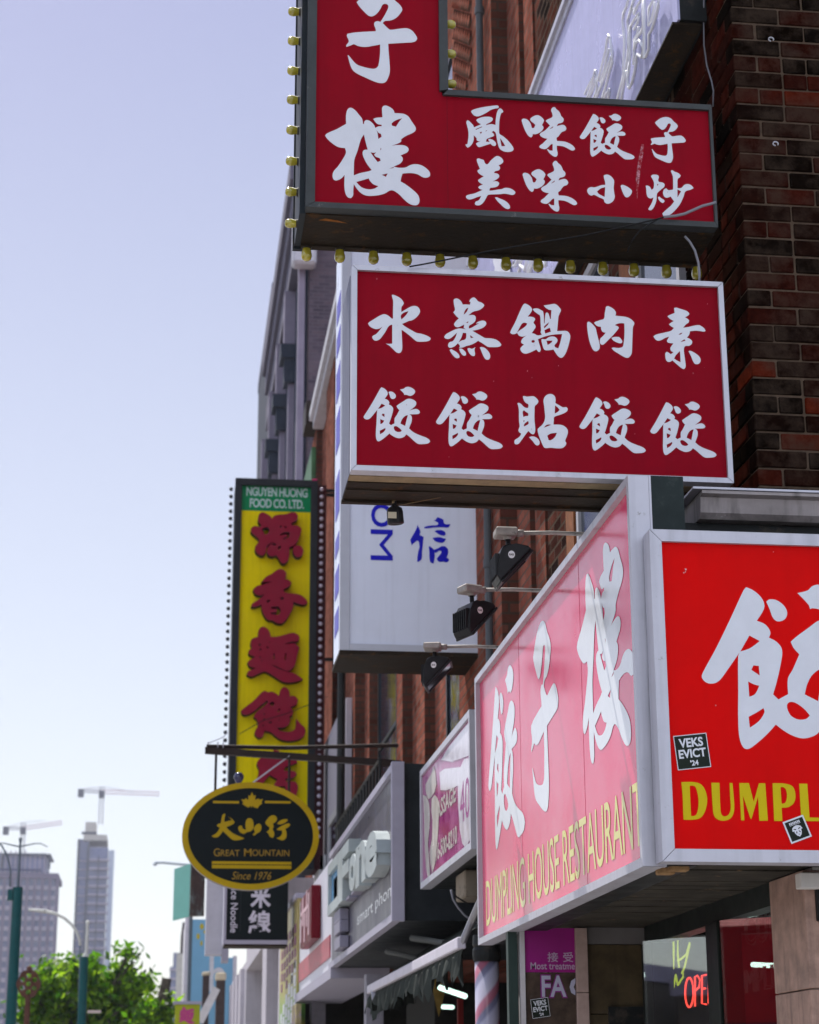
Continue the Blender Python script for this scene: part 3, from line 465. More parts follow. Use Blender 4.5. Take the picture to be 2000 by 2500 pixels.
# ground floor
mb = MB(); mb.box(W+.03, 8, 6.77, 6.95, .14, 3.44)
mb.build('white_wall', CREAM, rb)
mb = MB()
for zz in (2.335, 1.55, .8): mb.box(W+.02, 8, 6.766, 6.769, zz, zz+.005)
mb.build('wall_joint', mat('wall_joint_grey', (.35, .34, .33), rough=.9), rb)  # thin grey joint lines across the white wall
pil = MB()
pil.box(W-.01, W+.2, 6.764, 7.165, .14, 2.005, bev=.003); pil.box(W-.01, W+.2, 6.764, 7.165, 2.009, 2.42, bev=.003)
pil.build('stone_pillar', STONE, rb)
# window run along the pavement side
mb = MB()
mb.box(W+.02, W+.10, 7.167, 9.26, 2.34, 2.44); mb.box(W-.005, W+.10, 7.92, 8.10, .5, 2.34, bev=.004)
mb.box(W+.02, W+.10, 7.168, 7.21, .5, 2.34); mb.box(W+.0, W+.10, 9.05, 9.262, .5, 2.34, bev=.004); mb.box(W+.0, W+.12, 7.167, 9.26, .14, .5)
wf = mb.build('window_frame', DARKFRAME, rb)
for y0, y1 in ((7.211, 7.919), (8.101, 9.049)):
    mb = MB(); mb.box(-.004, .004, -(y1-y0)/2-.005, (y1-y0)/2+.005, .501, 2.339, m=Matrix.Translation((W+.16, (y0+y1)/2, 0)) @ Matrix.Rotation(R(26), 4, 'Z')); mb.build('window_pane', GLASS, rb)
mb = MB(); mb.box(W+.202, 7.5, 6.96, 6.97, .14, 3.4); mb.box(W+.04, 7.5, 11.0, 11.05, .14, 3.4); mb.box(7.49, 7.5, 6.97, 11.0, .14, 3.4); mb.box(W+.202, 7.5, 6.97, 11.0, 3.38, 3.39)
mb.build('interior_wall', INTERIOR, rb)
mb = MB(); mb.box(W+1.0, W+1.03, 6.98, 8.35, .5, 2.42); mb.build('reflection_board', RED_BACKDROP, rb)  # red board added inside to stand in for a reflection in the pane
# sign canopy soffit over the pavement
mb = MB()
y = 6.545
while y < 10.2:
    w = rng.uniform(.10, .2); mb.box(1.70, W+.12, y, min(y+w, 10.2)-.004, 2.425+rng.uniform(0, .006), 2.45); y += w
mb.build('soffit', SOFFIT, rb)
mb = MB(); mb.box(1.83, W-.002, 7.06, 10.15, 2.46, 3.72); mb.build('canopy_core', BLACKM, rb)
mb = MB(); mb.box(1.69, 1.75, 6.62, 6.67, 2.385, 2.42, bev=.004); mb.box(1.72, 1.79, 6.58, 6.63, 2.392, 2.42, bev=.004)
mb.build('split_timber', mat('split_timber', (.28, .17, .08), rough=.9, var=.4, scale=25, bump=.4), rb)
p = at(1945, 2125, Y=6.73)
mb = MB(); mb.box(W-.04, W+.06, 6.70, 6.76, 2.35, 2.404, bev=.003); mb.build('pillar_cap', CREAM, rb)
mb = MB(); mb.box(W+.03, W+.048, 6.745, 6.768, 2.24, 2.40, bev=.003); mb.build('conduit_box', BLACKM, rb)

# ------------------------------------------------------------------ sign builders
def frame_y(mb, x0, x1, z0, z1, w, yf, yb):
    """four mitred bars of a sign frame, face at y = yf"""
    g = .0012
    for q in ([(x0, z1-g), (x0+w, z1-w-g), (x0+w, z0+w+g), (x0, z0+g)], [(x1, z0+g), (x1-w, z0+w+g), (x1-w, z1-w-g), (x1, z1-g)],
              [(x0+g, z1), (x1-g, z1), (x1-w-g, z1-w), (x0+w+g, z1-w)], [(x0+g, z0), (x0+w+g, z0+w), (x1-w-g, z0+w), (x1-g, z0)]):
        mb.prism(q, yf, yb, axis='y')
    return mb
def frame_x(mb, y0, y1, z0, z1, w, xf, xb):
    g = .0012
    for q in ([(y0, z1-g), (y0+w, z1-w-g), (y0+w, z0+w+g), (y0, z0+g)], [(y1, z0+g), (y1-w, z0+w+g), (y1-w, z1-w-g), (y1, z1-g)],
              [(y0+g, z1), (y1-g, z1), (y1-w-g, z1-w), (y0+w+g, z1-w)], [(y0+g, z0), (y0+w+g, z0+w), (y1-w-g, z0+w), (y1-g, z0)]):
        mb.prism(q, xf, xb, axis='x')
    return mb
_gl = {}
def glyph_flat(name, Y):
    """the character where it was painted: flat outline on the plane y = Y"""
    k = (name, Y)
    if k not in _gl:
        loops = [[(lambda p: (p.x, p.z))(at(px, py, Y=Y)) for px, py in L] for L in glyph_px(name)]
        _gl[k] = fill2d(loops)
    return _gl[k]
def glyph_unit(name, Y):
    V, Fs = glyph_flat(name, Y)
    x0 = min(v[0] for v in V); x1 = max(v[0] for v in V); z0 = min(v[1] for v in V); z1 = max(v[1] for v in V)
    return [((v[0]-x0)/(x1-x0), (v[1]-z0)/(z1-z0)) for v in V], Fs
def put_glyph(parent, name, m, Y, src_Y, rect=None, fn=None, nm='character'):
    mb = MB()
    if rect is None: V, Fs = glyph_flat(name, src_Y); mb.mesh([(u, Y, v) for u, v in V], Fs)
    else: mb.mesh(*lay(glyph_unit(name, src_Y), fn or on_y(Y), rect))
    return mb.build(nm, m, parent, recalc=False)
def px_rect_y(x0, y0, x1, y1, Y):
    a = at(x0, (y0+y1)/2, Y=Y); b_ = at(x1, (y0+y1)/2, Y=Y); c = at((x0+x1)/2, y0, Y=Y); d = at((x0+x1)/2, y1, Y=Y)
    return (a.x, b_.x, d.z, c.z)
def bulb_into(mb, org, ax, s=1.0):
    return mb.lathe([(.0, .046*s), (.008*s, .045*s), (.0145*s, .040*s), (.0178*s, .031*s), (.0175*s, .022*s), (.0145*s, .010*s), (.0125*s, .0)], org, ax, 14)
def add_bulbs(parent, spots, s=1.0, m=None):
    for org, ax in spots:
        mb = MB(); bulb_into(mb, org, ax, s); b_ = mb.build('light_bulb', m or BULB, parent, smooth=True)
        mb = MB(); mb.lathe([(.0165*s, -.001), (.0165*s, .004*s), (.0128*s, .005*s)], org, ax, 12); mb.build('bulb_socket', BRASS, b_)

# ================================================================== the big L-shaped hanging sign
YA = 7.08
LX0, LX1, BX1 = .468, 1.050, 2.165          # left edge, right edge of the upright, right end of the foot
Z0, Z1, ZT = 5.066, 5.628, 8.6
s1 = thing('hanging_sign', (1.2, YA, Z0), 'large L-shaped dark red hanging sign edged with amber light bulbs, topmost on the brick corner', 'sign')
mb = MB()
poly = [(LX0, Z0), (BX1, Z0), (BX1, Z1), (LX1, Z1), (LX1, ZT), (LX0, ZT)]
mb.prism([(x, z_) for x, z_ in [(LX0+.004, Z0+.004), (BX1-.004, Z0+.004), (BX1-.004, Z1-.004), (LX1-.004, Z1-.004), (LX1-.004, ZT-.004), (LX0+.004, ZT-.004)]], YA+.02, YA+.37, axis='y')
mb.build('cabinet', BLACKM, s1)
mb = MB(); mb.box(LX0-.022, LX0+.003, YA+.047, YA+.37, Z0-.003, ZT); mb.box(LX0-.028, LX0+.03, YA+.371, YA+.395, Z0-.012, ZT)
mb.build('side_panel', mat('blue_black_metal', (.018, .024, .030), rough=.5, var=.3, dirt=(.05, .04, .03), dirt_amt=.3, dirt_scale=4, streak=.4), s1)
mb = MB(); mb.box(LX0+.004, BX1, YA+.046, YA+.37, Z0-.006, Z0+.002); mb.box(LX0+.004, BX1, YA+.33, YA+.37, Z0-.014, Z0-.007); mb.build('underside', RUSTY, s1)
fw = .024; g = .001
mb = MB(); yf, yb = YA-.012, YA+.045
bars = [[(LX0, Z0+g), (LX0+fw+.012, Z0+fw+g), (LX0+fw+.012, ZT), (LX0, ZT)],
        [(LX0+g, Z0), (BX1-g, Z0), (BX1-fw*.5-g, Z0+fw), (LX0+fw+.012+g, Z0+fw)],
        [(BX1, Z0+g), (BX1, Z1-g), (BX1-fw*.5, Z1-fw-g), (BX1-fw*.5, Z0+fw+g)],
        [(BX1-g, Z1), (LX1+g, Z1), (LX1-fw+g, Z1-fw), (BX1-fw*.5-g, Z1-fw)],
        [(LX1, Z1+g), (LX1, ZT), (LX1-fw-.012, ZT), (LX1-fw-.012, Z1-fw*.3)]]
for q in bars: mb.prism(q, yf, yb, axis='y')
mb.build('frame', ALU_D, s1)
mb = MB(); yp = YA+.004
mb.prism([(LX0+fw, Z0+fw*.8), (BX1-fw*.4, Z0+fw*.8), (BX1-fw*.4, Z1-fw*.8), (LX1-fw, Z1-fw*.8), (LX1-fw, ZT-.02), (LX0+fw, ZT-.02)], yp, yp+.01, axis='y')
mb.build('sign_face', RED_SIGN, s1)
mb = MB(); mb.box(LX1-.005, LX1-.003, yp-.0008, yp-.0002, Z0+fw, Z1-fw); mb.build('face_seam', mat('seam', (.10, .002, .006), rough=.6), s1)
YG = yp-.0015
for gname in ('zi', 'lou', 'feng', 'mei', 'wei', 'xiao', 'chao'): put_glyph(s1, gname, WHITE_VINYL, YG, YA)
put_glyph(s1, 'wei', WHITE_VINYL, YG, YA, px_rect_y(1277, 391, 1408, 515, YA))
put_glyph(s1, 'zi', WHITE_VINYL, YG, YA, px_rect_y(1589, 285, 1675, 397, YA))
put_glyph(s1, 'jiao', WHITE_VINYL, YG, YA, px_rect_y(1416, 276, 1548, 386, YA))
put_glyph(s1, 'jiao', WHITE_VINYL, YG, YA, (.60, .95, 6.62, 7.08))          # the first character, above the frame
# scuff on the foot, rust tear under it
mb = MB(); sc0 = [(1567, 352), (1572, 352), (1571, 372), (1566, 400), (1561, 440), (1556, 486), (1555, 470), (1553, 440), (1556, 410), (1561, 380)]
V, Fs = fill2d([[(p.x, p.z) for p in [at(a, c, Y=YA) for a, c in sc0]]]); mb.mesh([(u, YG-.0004, v) for u, v in V], Fs)
SCUFF = mat('scraped_paint', (.42, .20, .24), rough=.8, var=.6, scale=60, dirt=(.28, .01, .02), dirt_amt=.7, dirt_scale=70)
mb.build('scuff_mark', SCUFF, s1, recalc=False)
mb = MB(); tz = Z0-.0065
tp = [at(px, py, Z=tz) for px, py in ((777, 537), (795, 533), (825, 538), (850, 545), (822, 542), (800, 539))]
mb.mesh([(p.x, p.y, tz-.001) for p in tp], [(0, 1, 2, 3, 4, 5)]); mb.build('rust_tear', mat('orange_rust', (.30, .11, .025), rough=.9, var=.4, scale=40), s1, recalc=False)
spots = []
for py in (-45, 27.5, 99, 172, 243, 317, 393, 468, 545):
    p = at(716, py, X=LX0); spots.append((Vector((LX0-.023, YA+.17, at(700, py, Y=YA+.17).z)), (-1, 0, 0)))
for px in (749, 830, 912, 993, 1074, 1154, 1235, 1313, 1392, 1471, 1547, 1626, 1700):
    p = at(px, 575+(px-749)*.052, Z=Z0); spots.append((Vector((at(px, 590+(px-749)*.052, Y=YA+.35).x, YA+.35, Z0-.014)), (0, 0, -1)))
for py in (-12, 61, 133, 206):
    spots.append((Vector((LX1, YA+.10, at(1118, py, Y=YA+.10).z)), (1, 0, 0)))
add_bulbs(s1, spots[:9], 1.12); add_bulbs(s1, spots[9:22], 1.3); add_bulbs(s1, spots[22:], 1.12)

# ================================================================== the rectangular hanging sign below it
MX0, MX1, MZ0, MZ1 = .655, 2.172, 3.963, 4.823
s2 = thing('hanging_sign', (1.4, YA, MZ0), 'silver-framed red hanging sign with two rows of five characters, below the bulb-edged sign', 'sign')
mb = MB(); mb.box(MX0+.004, MX1-.004, YA+.03, YA+.36, MZ0+.004, MZ1-.004); mb.build('cabinet', BLACKM, s2)
mb = MB(); frame_y(mb, MX0, MX1, MZ0, MZ1, .021, YA-.012, YA+.05); mb.build('frame', ALU, s2)
mb = MB(); mb.box(MX0-.002, MX0+.003, YA+.052, YA+.36, MZ0, MZ1-.02)
mb.build('side_panel', mat('slate_side_panel', (.10, .10, .14), rough=.4, metal=.3, var=.25), s2)
mb = MB(); mb.box(MX0, MX1, YA+.051, YA+.12, MZ0-.003, MZ0+.002); mb.build('bottom_trim', mat('tan_timber_trim', (.26, .20, .12), rough=.8, var=.3, scale=12), s2)
mb = MB(); mb.box(MX0, MX1, YA+.121, YA+.37, MZ0-.008, MZ0+.002); mb.box(MX0-.004, MX1, YA+.345, YA+.375, MZ0-.02, MZ0-.009); mb.box(MX0, MX1, YA+.20, YA+.23, MZ0-.014, MZ0-.009); mb.build('underside', RUSTY, s2)
yp = YA+.004; mb = MB(); mb.box(MX0+.016, MX1-.016, yp, yp+.01, MZ0+.016, MZ1-.016); mb.build('sign_face', RED_SIGN, s2)
YG = yp-.0015
for gname in ('shui', 'zheng', 'guo', 'rou', 'su', 'tie', 'jiao'): put_glyph(s2, gname, WHITE_VINYL, YG, YA)
for r_ in ((1065, 954, 1227, 1094), (1415, 967, 1575, 1104), (1588, 979, 1747, 1115)):
    put_glyph(s2, 'jiao', WHITE_VINYL, YG, YA, px_rect_y(*r_, YA))
mb = MB()
for _ in range(26):
    u, v = rng.uniform(MX0+.1, MX1-.05), rng.uniform(MZ0+.05, MZ1-.05); q = rng.uniform(.0008, .0022)
    mb.quad((u-q, YG, v-q*1.5), (u+q, YG, v-q), (u+q, YG, v+q*2.2), (u-q*.5, YG, v+q*2))
mb.build('chipped_spots', SCUFF, s2, recalc=False)

# ================================================================== street-side pink-looking fascia sign
PX, PY0, PY1, PZ0, PZ1 = 1.623, 6.55, 10.16, 2.402, 3.812
s3 = thing('fascia_sign', (PX, 8.3, PZ0), 'long glossy red street-side fascia sign reading DUMPLING HOUSE RESTAURANT', 'sign')
mb = MB(); mb.box(PX+.03, PX+.19, PY0+.01, PY1-.005, PZ0+.005, PZ1-.005); mb.build('cabinet', BLACKM, s3)
mb = MB(); frame_x(mb, PY0, PY1, PZ0, PZ1, .032, PX-.006, PX+.07)
mb.box(PX+.0705, PX+.078, PY0-.002, PY0+.03, PZ0, PZ1)
mb.build('frame', ALU, s3)
mb = MB(); mb.box(PX+.079, PX+.20, PY0+.002, PY0+.009, 3.59, PZ1); mb.build('end_panel', mat('dark_green_end_panel', (.018, .026, .026), rough=.5, var=.3, dirt=(.04, .05, .05), dirt_amt=.2), s3)
mb = MB(); mb.box(PX+.018, PX+.024, PY0+.02, PY1-.02, PZ0+.02, PZ1-.02); mb.build('sign_face', PINK_SIGN, s3)
mb = MB()
for yy in (7.55, 8.95): mb.box(PX+.0172, PX+.0178, yy, yy+.004, PZ0+.03, PZ1-.03)
mb.build('face_seam', mat('pink_seam', (.62, .013, .10), rough=.3), s3)
XG = PX+.0165
def px_rect_x(x0, x1, y0c, y1c, X):
    """u-range from two photo columns, v-range from photo rows at the middle column"""
    ym = (y0c+y1c)/2; a = at(x0, ym, X=X); b_ = at(x1, ym, X=X); xm = (x0+x1)/2
    return (-a.y, -b_.y, at(xm, y1c, X=X).z, at(xm, y0c, X=X).z)
for gname, r_ in (('jiao', (1184, 1270, 1635, 2067)), ('zi', (1287, 1355, 1507, 1983)), ('lou', (1399, 1539, 1322, 1861))):
    u0, u1, v0, v1 = px_rect_x(r_[0], r_[1], r_[2], r_[3], PX)
    put_glyph(s3, gname, WHITE_GLOSS, 0, YA, (u0, u1, v0, v1), fn=on_x(XG))
write(s3, 'DUMPLING HOUSE RESTAURANT', PALE_YELLOW, on_x(XG), (-10.02, -6.62, 2.485, 2.715), bold=.0, space=.95)

# ================================================================== front fascia sign
FX0, FX1, FZ0, FZ1, YF = 1.662, 3.6, 2.408, 3.578, 6.46
s4 = thing('fascia_sign', (2.5, YF, FZ0), 'bright red fascia sign facing the camera with yellow capital letters at the right edge', 'sign')
mb = MB(); mb.box(FX0+.004, FX1, YF+.02, YF+.078, FZ0+.004, FZ1-.004); mb.build('cabinet', BLACKM, s4)
mb = MB(); frame_y(mb, FX0, FX1, FZ0, FZ1, .043, YF-.012, YF+.08); mb.build('frame', ALU, s4)
yp = YF+.004; mb = MB(); mb.box(FX0+.03, FX1-.03, yp, yp+.01, FZ0+.03, FZ1-.03); mb.build('sign_face', RED_BRIGHT, s4)
YG = yp-.0015
r_ = px_rect_y(1713, 1425, 2160, 1840, YF); put_glyph(s4, 'jiao', WHITE_VINYL, YG, YA, r_)
for gname in 'DUMPL': put_glyph(s4, gname, YELLOW_VINYL, YG, YF, nm='letter')
a = at(2010, 1960, Y=YF).x
for i, ch in enumerate('ING'):
    write(s4, ch, YELLOW_VINYL, on_y(YG), (a+.03+i*.12, a+.03+i*.12+(.03 if ch == 'I' else .09), at(1800, 2005, Y=YF).z, at(1800, 1913, Y=YF).z), name='letter', bold=.02)
mb = MB()
for px, py in ((1670, 1398), (1673, 1388), (1674, 1396), (1675, 1390), (1749, 1622), (1889, 1347), (1748, 1722)):
    p = at(px, py, Y=YF); q = rng.uniform(.001, .0022); mb.quad((p.x-q, YG, p.z-q), (p.x+q, YG, p.z-q), (p.x+q, YG, p.z+q*1.6), (p.x-q, YG, p.z+q))
mb.build('chipped_spots', WHITE_VINYL, s4, recalc=False)

# stickers on it
BLK_INK = mat('black_sticker_vinyl', (.010, .016, .011), rough=.4, var=.1)
def sticker(corners, Y, label, lines, emblem=False, border=False):
    c = [at(x, y, Y=Y) for x, y in corners]          # tl, tr, br, bl
    ctr = sum(c, Vector())/4
    t_ = thing('sticker', ctr, label, 'sticker')
    ux = ((c[1]-c[0])+(c[2]-c[3]))/2; uz = ((c[0]-c[3])+(c[1]-c[2]))/2
    P = lambda u, v, dy: ctr+ux*(u-.5)+uz*(v-.5)+Vector((0, dy, 0))
    mb = MB(); mb.mesh([P(0, 0, 0), P(1, 0, 0), P(1, 1, 0), P(0, 1, 0)], [(0, 1, 2, 3)]); mb.build('backing', WHITE_VINYL, t_, recalc=False)
    e = .07 if border else .022
    mb = MB(); mb.mesh([P(e, e, -.0003), P(1-e, e, -.0003), P(1-e, 1-e, -.0003), P(e, 1-e, -.0003)], [(0, 1, 2, 3)]); mb.build('print', BLK_INK, t_, recalc=False)
    for body, (u0, u1, v0, v1) in lines:
        V, Fs = text2d(body, .03); mb = MB(); mb.mesh([P(u0+a*(u1-u0), v0+b_*(v1-v0), -.0006) for a, b_ in V], Fs); mb.build('lettering', WHITE_VINYL, t_, recalc=False)
    if emblem:
        outer = [(.30, .60), (.40, .66), (.5, .68), (.60, .66), (.70, .60), (.74, .48), (.70, .45), (.67, .48), (.66, .36), (.60, .24), (.5, .17), (.40, .24), (.34, .36), (.33, .48), (.30, .45), (.26, .48)]
        holes = [[(.36, .56), (.44, .53), (.46, .50), (.42, .49), (.33, .53)], [(.64, .56), (.56, .53), (.54, .50), (.58, .49), (.67, .53)],
                 [(.42, .42), (.46, .44), (.45, .36), (.42, .33), (.39, .36)], [(.58, .42), (.54, .44), (.55, .36), (.58, .33), (.61, .36)], [(.47, .30), (.53, .30), (.5, .24)]]
        V, Fs = fill2d([outer]+holes); mb = MB(); mb.mesh([P(u, v, -.0006) for u, v in V], Fs)
        for i in range(7): x = .24+i*.075; mb.mesh([P(x, .76, -.0006), P(x+.06, .76, -.0006), P(x+.05, .86, -.0006), P(x+.01, .86, -.0006)], [(0, 1, 2, 3)])
        mb.mesh([P(.24, .72, -.0006), P(.76, .72, -.0006), P(.76, .735, -.0006), P(.24, .735, -.0006)], [(0, 1, 2, 3)])
        mb.build('emblem', WHITE_VINYL, t_, recalc=False)
    return t_
VE = [('VEKS', (.14, .86, .63, .90)), ('EVICT', (.09, .91, .32, .58)), ("'24", (.40, .64, .09, .25))]
sticker([(1643, 1797), (1725, 1789), (1736, 1872), (1656, 1881)], YF+.0005, 'square black sticker lettered VEKS EVICT 24 on the bright red fascia sign', VE)
sticker([(1911, 2007.5), (1960, 1989), (1983, 2042), (1932, 2060.5)], YF-.0004, 'small tilted white-edged sticker with a mask emblem below the yellow letters', [], emblem=True, border=True)

# ================================================================== floodlights on arms over the street-side sign
FL_BODY = mat('black_cast_lamp_housing', (.018, .018, .020), rough=.35, var=.25, scale=20, bump=.1)
FL_LENS = glass_mat('lamp_lens_glass', (.22, .16, .15), rough=.08, alpha=.75)
JBOX = mat('weathered_junction_box', (.34, .32, .30), rough=.6, metal=.2, var=.25, scale=20, dirt=(.12, .11, .10), dirt_amt=.3, dirt_scale=25)
TAGW = mat('white_label', (.72, .72, .74), rough=.5)
lights = [((1240.6, 1330), (1425, 1303), 0.0, 'black floodlight nearest the brick corner on an arm over the long glossy street-side sign'),
          ((1152, 1466), (1322, 1443), .35, 'middle black floodlight with a ribbed back on an arm over the long glossy street-side sign'),
          ((1061, 1602), (1212, 1581), -.2, 'farthest black floodlight hanging lowest in the photo over the long glossy street-side sign')]
def build_flood(label, kn, arm_end, rot):
    f = thing('floodlight', kn, label, 'floodlight', 'floodlights on arms above the street-side fascia sign')
    M = Matrix.Translation(kn) @ Matrix.Rotation(rot, 4, 'Z')
    mb = MB(); mb.box(-.055, .035, -.045, .045, .032, .066, bev=.006); mb.lathe([(.016, 0), (.022, .012)], (0, 0, .02), (0, 0, 1), 10)
    bmesh.ops.transform(mb.bm, matrix=M, verts=mb.bm.verts); mb.build('junction_box', JBOX, f)
    mb = MB(); st = kn+Vector((.034, 0, .05)); mb.tube([st, st+(arm_end-st)*.5+Vector((0, 0, .004)), arm_end], .0085, 10); mb.tube([st, st+Vector((.03, 0, .0))], .015, 10); mb.build('arm', JBOX, f, smooth=True)
    mb = MB(); mb.tube([(0, 0, .03), (.001, 0, .0), (.004, 0, -.018)], .0095, 10, r2=.011); bmesh.ops.transform(mb.bm, matrix=M, verts=mb.bm.verts); mb.build('knuckle', FL_BODY, f, smooth=True)
    prof = [(-.034, -.026), (-.012, -.014), (.02, -.022), (.070, -.020), (.084, -.034), (-.046, -.172), (-.058, -.150), (-.054, -.09), (-.044, -.05)]
    mb = MB(); mb.prism(prof, -.075, .075, axis='y')
    es = [e for e in mb.bm.edges if abs(e.verts[0].co.y-e.verts[1].co.y) < 1e-6]; bmesh.ops.bevel(mb.bm, geom=es, offset=.008, segments=2, affect='EDGES', profile=.5)
    for i in range(7):
        y_ = -.06+i*.02; mb.box(-.066, -.045, y_-.002, y_+.002, -.145, -.055)
    bmesh.ops.transform(mb.bm, matrix=M, verts=mb.bm.verts); h = mb.build('housing', FL_BODY, f)
    a, b_ = Vector((.082, 0, -.040)), Vector((-.040, 0, -.170)); d = (b_-a).normalized(); nrm = Vector((.73, 0, -.68))
    mb = MB()
    for off, w in ((.004, .071),):
        q = [a+d*.004+nrm*off, b_-d*.004+nrm*off]; mb.mesh([(q[0].x, -w, q[0].z), (q[0].x, w, q[0].z), (q[1].x, w, q[1].z), (q[1].x, -w, q[1].z)], [(0, 1, 2, 3)])
    bmesh.ops.transform(mb.bm, matrix=M, verts=mb.bm.verts); mb.build('lens', FL_LENS, h)
    mb = MB()
    for (p0, p1) in (((a, -.076), (a, .076)), ((b_, -.076), (b_, .076)), ((a, -.076), (b_, -.076)), ((a, .076), (b_, .076))):
        mb.tube([(p0[0].x+.003, p0[1], p0[0].z-.003), (p1[0].x+.003, p1[1], p1[0].z-.003)], .006, 6)
    bmesh.ops.transform(mb.bm, matrix=M, verts=mb.bm.verts); mb.build('lens_rim', FL_BODY, h)
    mb = MB(); n_ = 20; c = (.0, -.062); mb.mesh([(c[0]+.016*math.cos(2*math.pi*i/n_)*.86, -.0765, c[1]+.016*math.sin(2*math.pi*i/n_)) for i in range(n_)], [tuple(range(n_))])
    bmesh.ops.transform(mb.bm, matrix=M, verts=mb.bm.verts); tg = mb.build('oval_label', TAGW, h, recalc=False)
    V, Fs = text2d('RAB', .03); mb = MB(); mb.mesh([(c[0]-.009+u*.018, -.0770, c[1]-.0045+v*.009) for u, v in V], Fs)
    bmesh.ops.transform(mb.bm, matrix=M, verts=mb.bm.verts); mb.build('lettering', BLACK_RUB, tg, recalc=False)
    return f
for kn, ae, rot, lab in lights:
    e = at(*ae, X=PX+.03); k_ = at(*kn, Y=e.y); build_flood(lab, k_, Vector((PX+.05, e.y, k_.z+.055)), rot)
# the lamp hanging under the rectangular sign
kp = at(962, 1218, Y=YA+.30)
f4 = thing('floodlight', kp, 'small black spotlight hanging under the silver-framed red sign by a brass knuckle', 'floodlight')
mb = MB(); mb.tube([(kp.x, kp.y, MZ0-.02), (kp.x, kp.y, kp.z-.02)], .009, 10); mb.build('knuckle', mat('brass_knuckle', (.30, .22, .12), rough=.4, metal=.7), f4, smooth=True)
mb = MB(); mb.lathe([(.010, .01), (.012, .028), (.030, .040), (.033, .055), (.034, .10), (.028, .104), (0, .10)], kp+Vector((0, 0, .0)), (.08, .1, -1), 16); mb.build('housing', FL_BODY, f4, smooth=False)
mb = MB(); mb.box(kp.x-.028, kp.x+.006, kp.y-.0365, kp.y-.0355, kp.z-.092, kp.z-.066); mb.build('label_plate', mat('aged_paper_label', (.55, .50, .38), rough=.7), f4)
mb = MB(); mb.tube([(kp.x+.006, kp.y, kp.z-.03), (kp.x+.08, kp.y-.02, kp.z-.018), at(1128, 1204, Y=YA+.28)], .0016, 6); mb.build('wire', mat('thin_tan_wire', (.2, .14, .08), rough=.6), f4, smooth=True)

# ================================================================== cables on and around the signs
def cable(name, pts, r, m, label):
    o = MB().tube(pts, r, 8).build(name, m, None, smooth=True); return tag(o, label, 'cable')
P_ = lambda L, Y: [at(x, y, Y=Y) for x, y in L]
cable('cable', P_([(1748, 494), (1735, 498), (1715, 503), (1695, 512), (1672, 522), (1650, 527), (1620, 530)], YA-.03), .0062, GREYCAB, 'thick grey taped cable lying across the lower right corner of the bulb-edged sign')
cable('cable', P_([(1622, 530), (1600, 536), (1560, 545), (1500, 559), (1420, 576), (1330, 590), (1200, 612), (1100, 632), (1040, 644), (1000, 651)], YA-.03), .0034, BLACK_RUB, 'thin black cable slung from the bulb-edged sign down to the silver-framed sign')
cable('cable', P_([(1612, 532), (1590, 545), (1560, 565), (1545, 585), (1535, 605), (1532, 616)], YA-.028), .003, BLACK_RUB, 'short black cable end curling below the bulb-edged sign')
cable('cable', P_([(1672, 577), (1684, 590), (1697, 612), (1705, 640), (1708, 665), (1707, 692)], YA+.02), .0052, GREYCAB, 'grey flexible conduit dropping into the top of the silver-framed sign')
cable('cable', [Vector((W-.012, at(x, y, X=W-.012).y, at(x, y, X=W-.012).z)) for x, y in ((1719, -20), (1718, 40), (1719, 110), (1726, 160), (1738, 200), (1742, 222), (1741, 260))], .0032, GREYCAB, 'thin grey wire running down the red side of the brick corner')

# ================================================================== lavender neon sign high on the street side
NX, NY0, NY1, NZ0, NZ1 = 2.127, 7.377, 13.3, 6.215, 7.665
s5 = thing('neon_sign', (NX, 10, NZ0), 'lavender painted metal sign with unlit white neon outlines, high above the street side', 'sign')
mb = MB(); mb.box(NX+.012, W-.001, NY0+.004, NY1, NZ0+.004, NZ1-.004); mb.build('cabinet', BLACKM, s5)
mb = MB(); mb.box(NX, NX+.011, NY0, NY1, NZ0, NZ1); mb.build('sign_face', LAV, s5)
mb = MB(); mb.box(NX-.03, NX-.001, NY0, NY1, NZ1-.02, NZ1+.02); mb.box(NX-.012, NX-.001, NY0, NY1, NZ1-.075, NZ1-.021); mb.build('top_trim', [ALU], s5)
mb = MB(); mb.box(NX-.02, W-.02, NY0+.02, NY1, NZ0-.012, NZ0-.001); mb.build('underside', RUSTY, s5)
def neon(zoom, pts, r=.0095):
    ox, oy, sc = zoom; return [at(ox+x/sc, oy+y/sc, X=NX-.03) for x, y in pts]
ZB = (1360, 0, 3.92)
